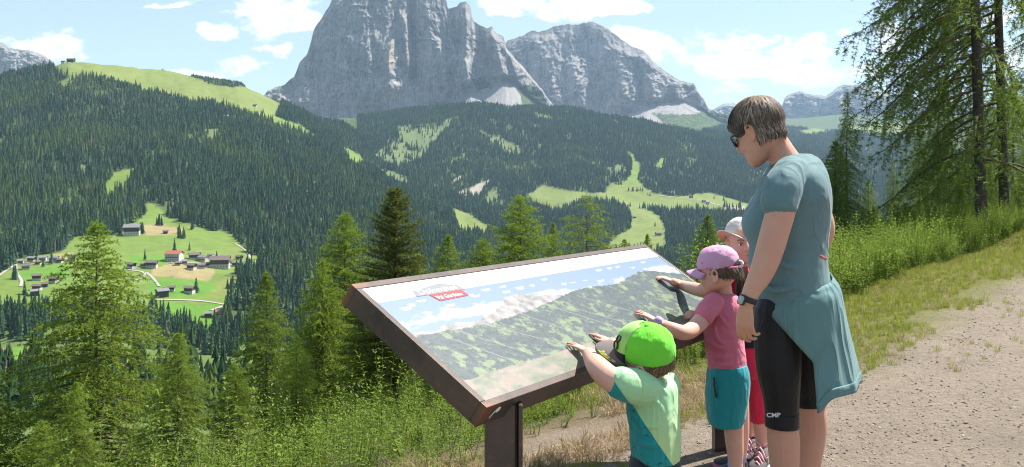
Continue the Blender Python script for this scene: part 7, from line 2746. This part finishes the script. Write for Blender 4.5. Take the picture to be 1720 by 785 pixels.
def build_third():
    C = person(1268, 4.56, 'child with pale grey cap, red vest and red trousers half hidden behind girl and woman')
    HC = at(1247, 411, 4.56)
    M = frame((0.02, -1.0, 0.03), (-0.10, 0, 1), HC)
    s = 0.84
    L = head_rings(M, s, True)
    L.append(limb([(1247, 430, 4.575, 0.036), (1248, 444, 4.58, 0.038), (1249, 460, 4.58, 0.045)]))
    wr = on_board(1131, 474, 0.030); tp = on_board(1106, 463, 0.015)
    L.append(limb([(1224, 462, 4.53, 0.036), (1206, 484, 4.50, 0.034), (1190, 490, 4.47, 0.032), (1165, 485, (4.45 + wr.y) / 2, 0.029), (1145, 479, wr.y + 0.04, 0.023), (1131, 474, wr.y, 0.019)]))
    L += hand_lofts(wr, tp - wr, B_N, 0.60, [(0.45, 0.6, 0.4), (0.4, 0.6, 0.4), (0.45, 0.6, 0.4), (0.5, 0.6, 0.4)], spread=0.05, thumb_side=1, thumb=(0.45, 0.2), thick=1.1)
    L.append(hrings([(1222, 1276, 460, 4.58, 0.07), (1220, 1278, 520, 4.58, 0.08), (1224, 1282, 600, 4.58, 0.08)]))
    L.append(limb([(1268, 600, 4.55, 0.046), (1274, 680, 4.55, 0.036), (1278, 712, 4.55, 0.036), (1281, 745, 4.55, 0.031), (1282, 768, 4.55, 0.026)]))
    L.append(limb([(1252, 600, 4.66, 0.046), (1255, 680, 4.67, 0.035), (1258, 705, 4.68, 0.034), (1260, 735, 4.69, 0.028), (1261, 750, 4.69, 0.025)]))
    body_part('body', L, skin_c, C, 0.0040, 4)
    face_bits(C, M, s)
    red = cloth_mat('red_fleece', (0.60, 0.025, 0.070), 0.85, fold=(12, 0.6, 0.02)); navy = cloth_mat('navy_cloth', (0.012, 0.014, 0.030), 0.85); tealg = cloth_mat('grey_teal_cloth', (0.06, 0.13, 0.14), 0.8)
    S = [hrings([(1232, 1264, 446, 4.58, 0.050), (1220, 1274, 456, 4.58, 0.085), (1216, 1279, 475, 4.58, 0.102), (1216, 1280, 505, 4.58, 0.104), (1217, 1281, 530, 4.58, 0.104)], 30)]
    body_part('vest', S, red, C, 0.005, 3, disp=[(0.05, 0.010)])
    S = [hrings([(1215, 1281, 520, 4.58, 0.106), (1216, 1283, 550, 4.58, 0.108), (1217, 1285, 578, 4.58, 0.108)], 30)]
    nv = body_part('shirt_hem', S, navy, C, 0.005, 2)
    mb = MB(); mb.tube([Vector(p) for p in spline([at(1240, 468, 4.500), at(1238, 485, 4.486), at(1240, 505, 4.482), at(1246, 520, 4.480)], 8)], [(0.006, 0.016)] * 8, 8)
    mesh_part('strap', mb, tealg, C)
    cream = principled('cream_flower', (0.62, 0.55, 0.36), 0.8)
    mb = MB()
    rr = random.Random(5)
    for (u, v) in ((1257, 558), (1261, 545), (1254, 570), (1263, 566), (1250, 548), (1243, 560), (1268, 552)):
        x = (u - 1249) / F_PX * 4.58
        y = 4.58 - 0.108 * math.sqrt(max(0, 1 - (x / 0.093) ** 2)) - 0.004
        c = at(u, v, y)
        for q in range(5):
            a = q * 1.2566
            mb.loft(ellipsoid(c + Vector((0.0075 * math.cos(a), 0, 0.0075 * math.sin(a))), 0.0055, 0.002, 0.0055, n=8, m=4))
    mesh_part('flower_print', mb, cream, nv)
    S = [hrings([(1222, 1284, 572, 4.58, 0.100), (1221, 1287, 600, 4.58, 0.105), (1226, 1288, 630, 4.58, 0.095)], 28)]
    S.append(limb([(1267, 610, 4.55, 0.062), (1270, 650, 4.55, 0.054), (1274, 690, 4.55, 0.047), (1275, 702, 4.55, 0.045)]))
    S.append(limb([(1250, 610, 4.65, 0.060), (1252, 650, 4.66, 0.052), (1254, 690, 4.67, 0.045), (1254, 698, 4.67, 0.043)]))
    body_part('trousers', S, red, C, 0.005, 3, disp=[(0.045, 0.009)])
    # socks and trainers
    so = principled('trainer_sole', (0.42, 0.40, 0.39), 0.8); sm = cloth_mat('grey_trainer', (0.13, 0.11, 0.11), 0.8); lc = principled('pink_laces', (0.68, 0.36, 0.40), 0.7)
    bs = cloth_mat('black_sock', (0.012, 0.012, 0.015), 0.9)
    mb = MB(); mw = MB()
    for (u, v, d) in ((1282, 757, 4.55), (1261, 735, 4.69)):
        c = at(u, v, d)
        mb.loft([super_ring(c + Vector((0, 0, z)), Vector((0.0325, 0, 0)), Vector((0, 0.0325, 0)), 16) for z in (-0.05, 0.0, 0.012)])
        mw.loft([super_ring(c + Vector((0, 0, z)), Vector((0.0330, 0, 0)), Vector((0, 0.0330, 0)), 16) for z in (0.0125, 0.018)])
    sk = mesh_part('socks', mb, bs, C); mesh_part('sock_band', mw, white_m, sk)
    for (u, d) in ((1282, 4.55), (1262, 4.69)):
        h0 = at(u + 3, gv(d), d); h0.z = gz(h0.x, h0.y)
        shoe(C, h0, h0 + Vector((-0.075, -0.120, 0)), 0.92, sm, so, lc)
    # cap worn sideways
    Mc = frame((-0.74, -0.55, 0.26), (0.25, 0.30, 1), HC + Vector((0.0, 0.005, -0.002)))
    gm = cloth_mat('pale_grey_cap', (0.50, 0.47, 0.44), 0.85, fold=(14, 0.2, 0.01)); pe = cloth_mat('peach_lining', (0.62, 0.33, 0.20), 0.9)
    cap(C, Mc, s * 1.0, gm, gm, pe, gm, droop=0.026, length=0.072, lift=0.015)
    hb = principled('fair_hair', (0.25, 0.16, 0.09), 0.7)
    body_part('hair', [[[M @ (p * s) for p in r] for r in ellipsoid((0, -0.034, 0.022), 0.077, 0.066, 0.060)]], hb, C, 0.006, 2)


build_woman()
build_girl()
build_boy()
build_third()

# ---------------------------------------------------------------- haze
def build_haze():
    lo = float(GZ.min()) - 1.5
    mb = MB()
    mb.box((0, 0, (lo + 1330) / 2), (46000, 46000, 1330 - lo))
    m = bpy.data.materials.new('haze')
    m.use_nodes = True
    t = NT(m.node_tree)
    t.n.clear()
    out = t.add('ShaderNodeOutputMaterial')
    pv = t.add('ShaderNodeVolumePrincipled')
    pv.inputs['Color'].default_value = (0.54, 0.74, 1.0, 1)
    pv.inputs['Density'].default_value = HAZE
    pv.inputs['Anisotropy'].default_value = 0.2
    t.link(pv.outputs[0], out.inputs['Volume'])
    o = mb.build('haze', m)
    tag(o, 'thin blue summer haze filling the valley air', 'haze', kind='stuff')


HAZE = 2.9e-5
build_haze()
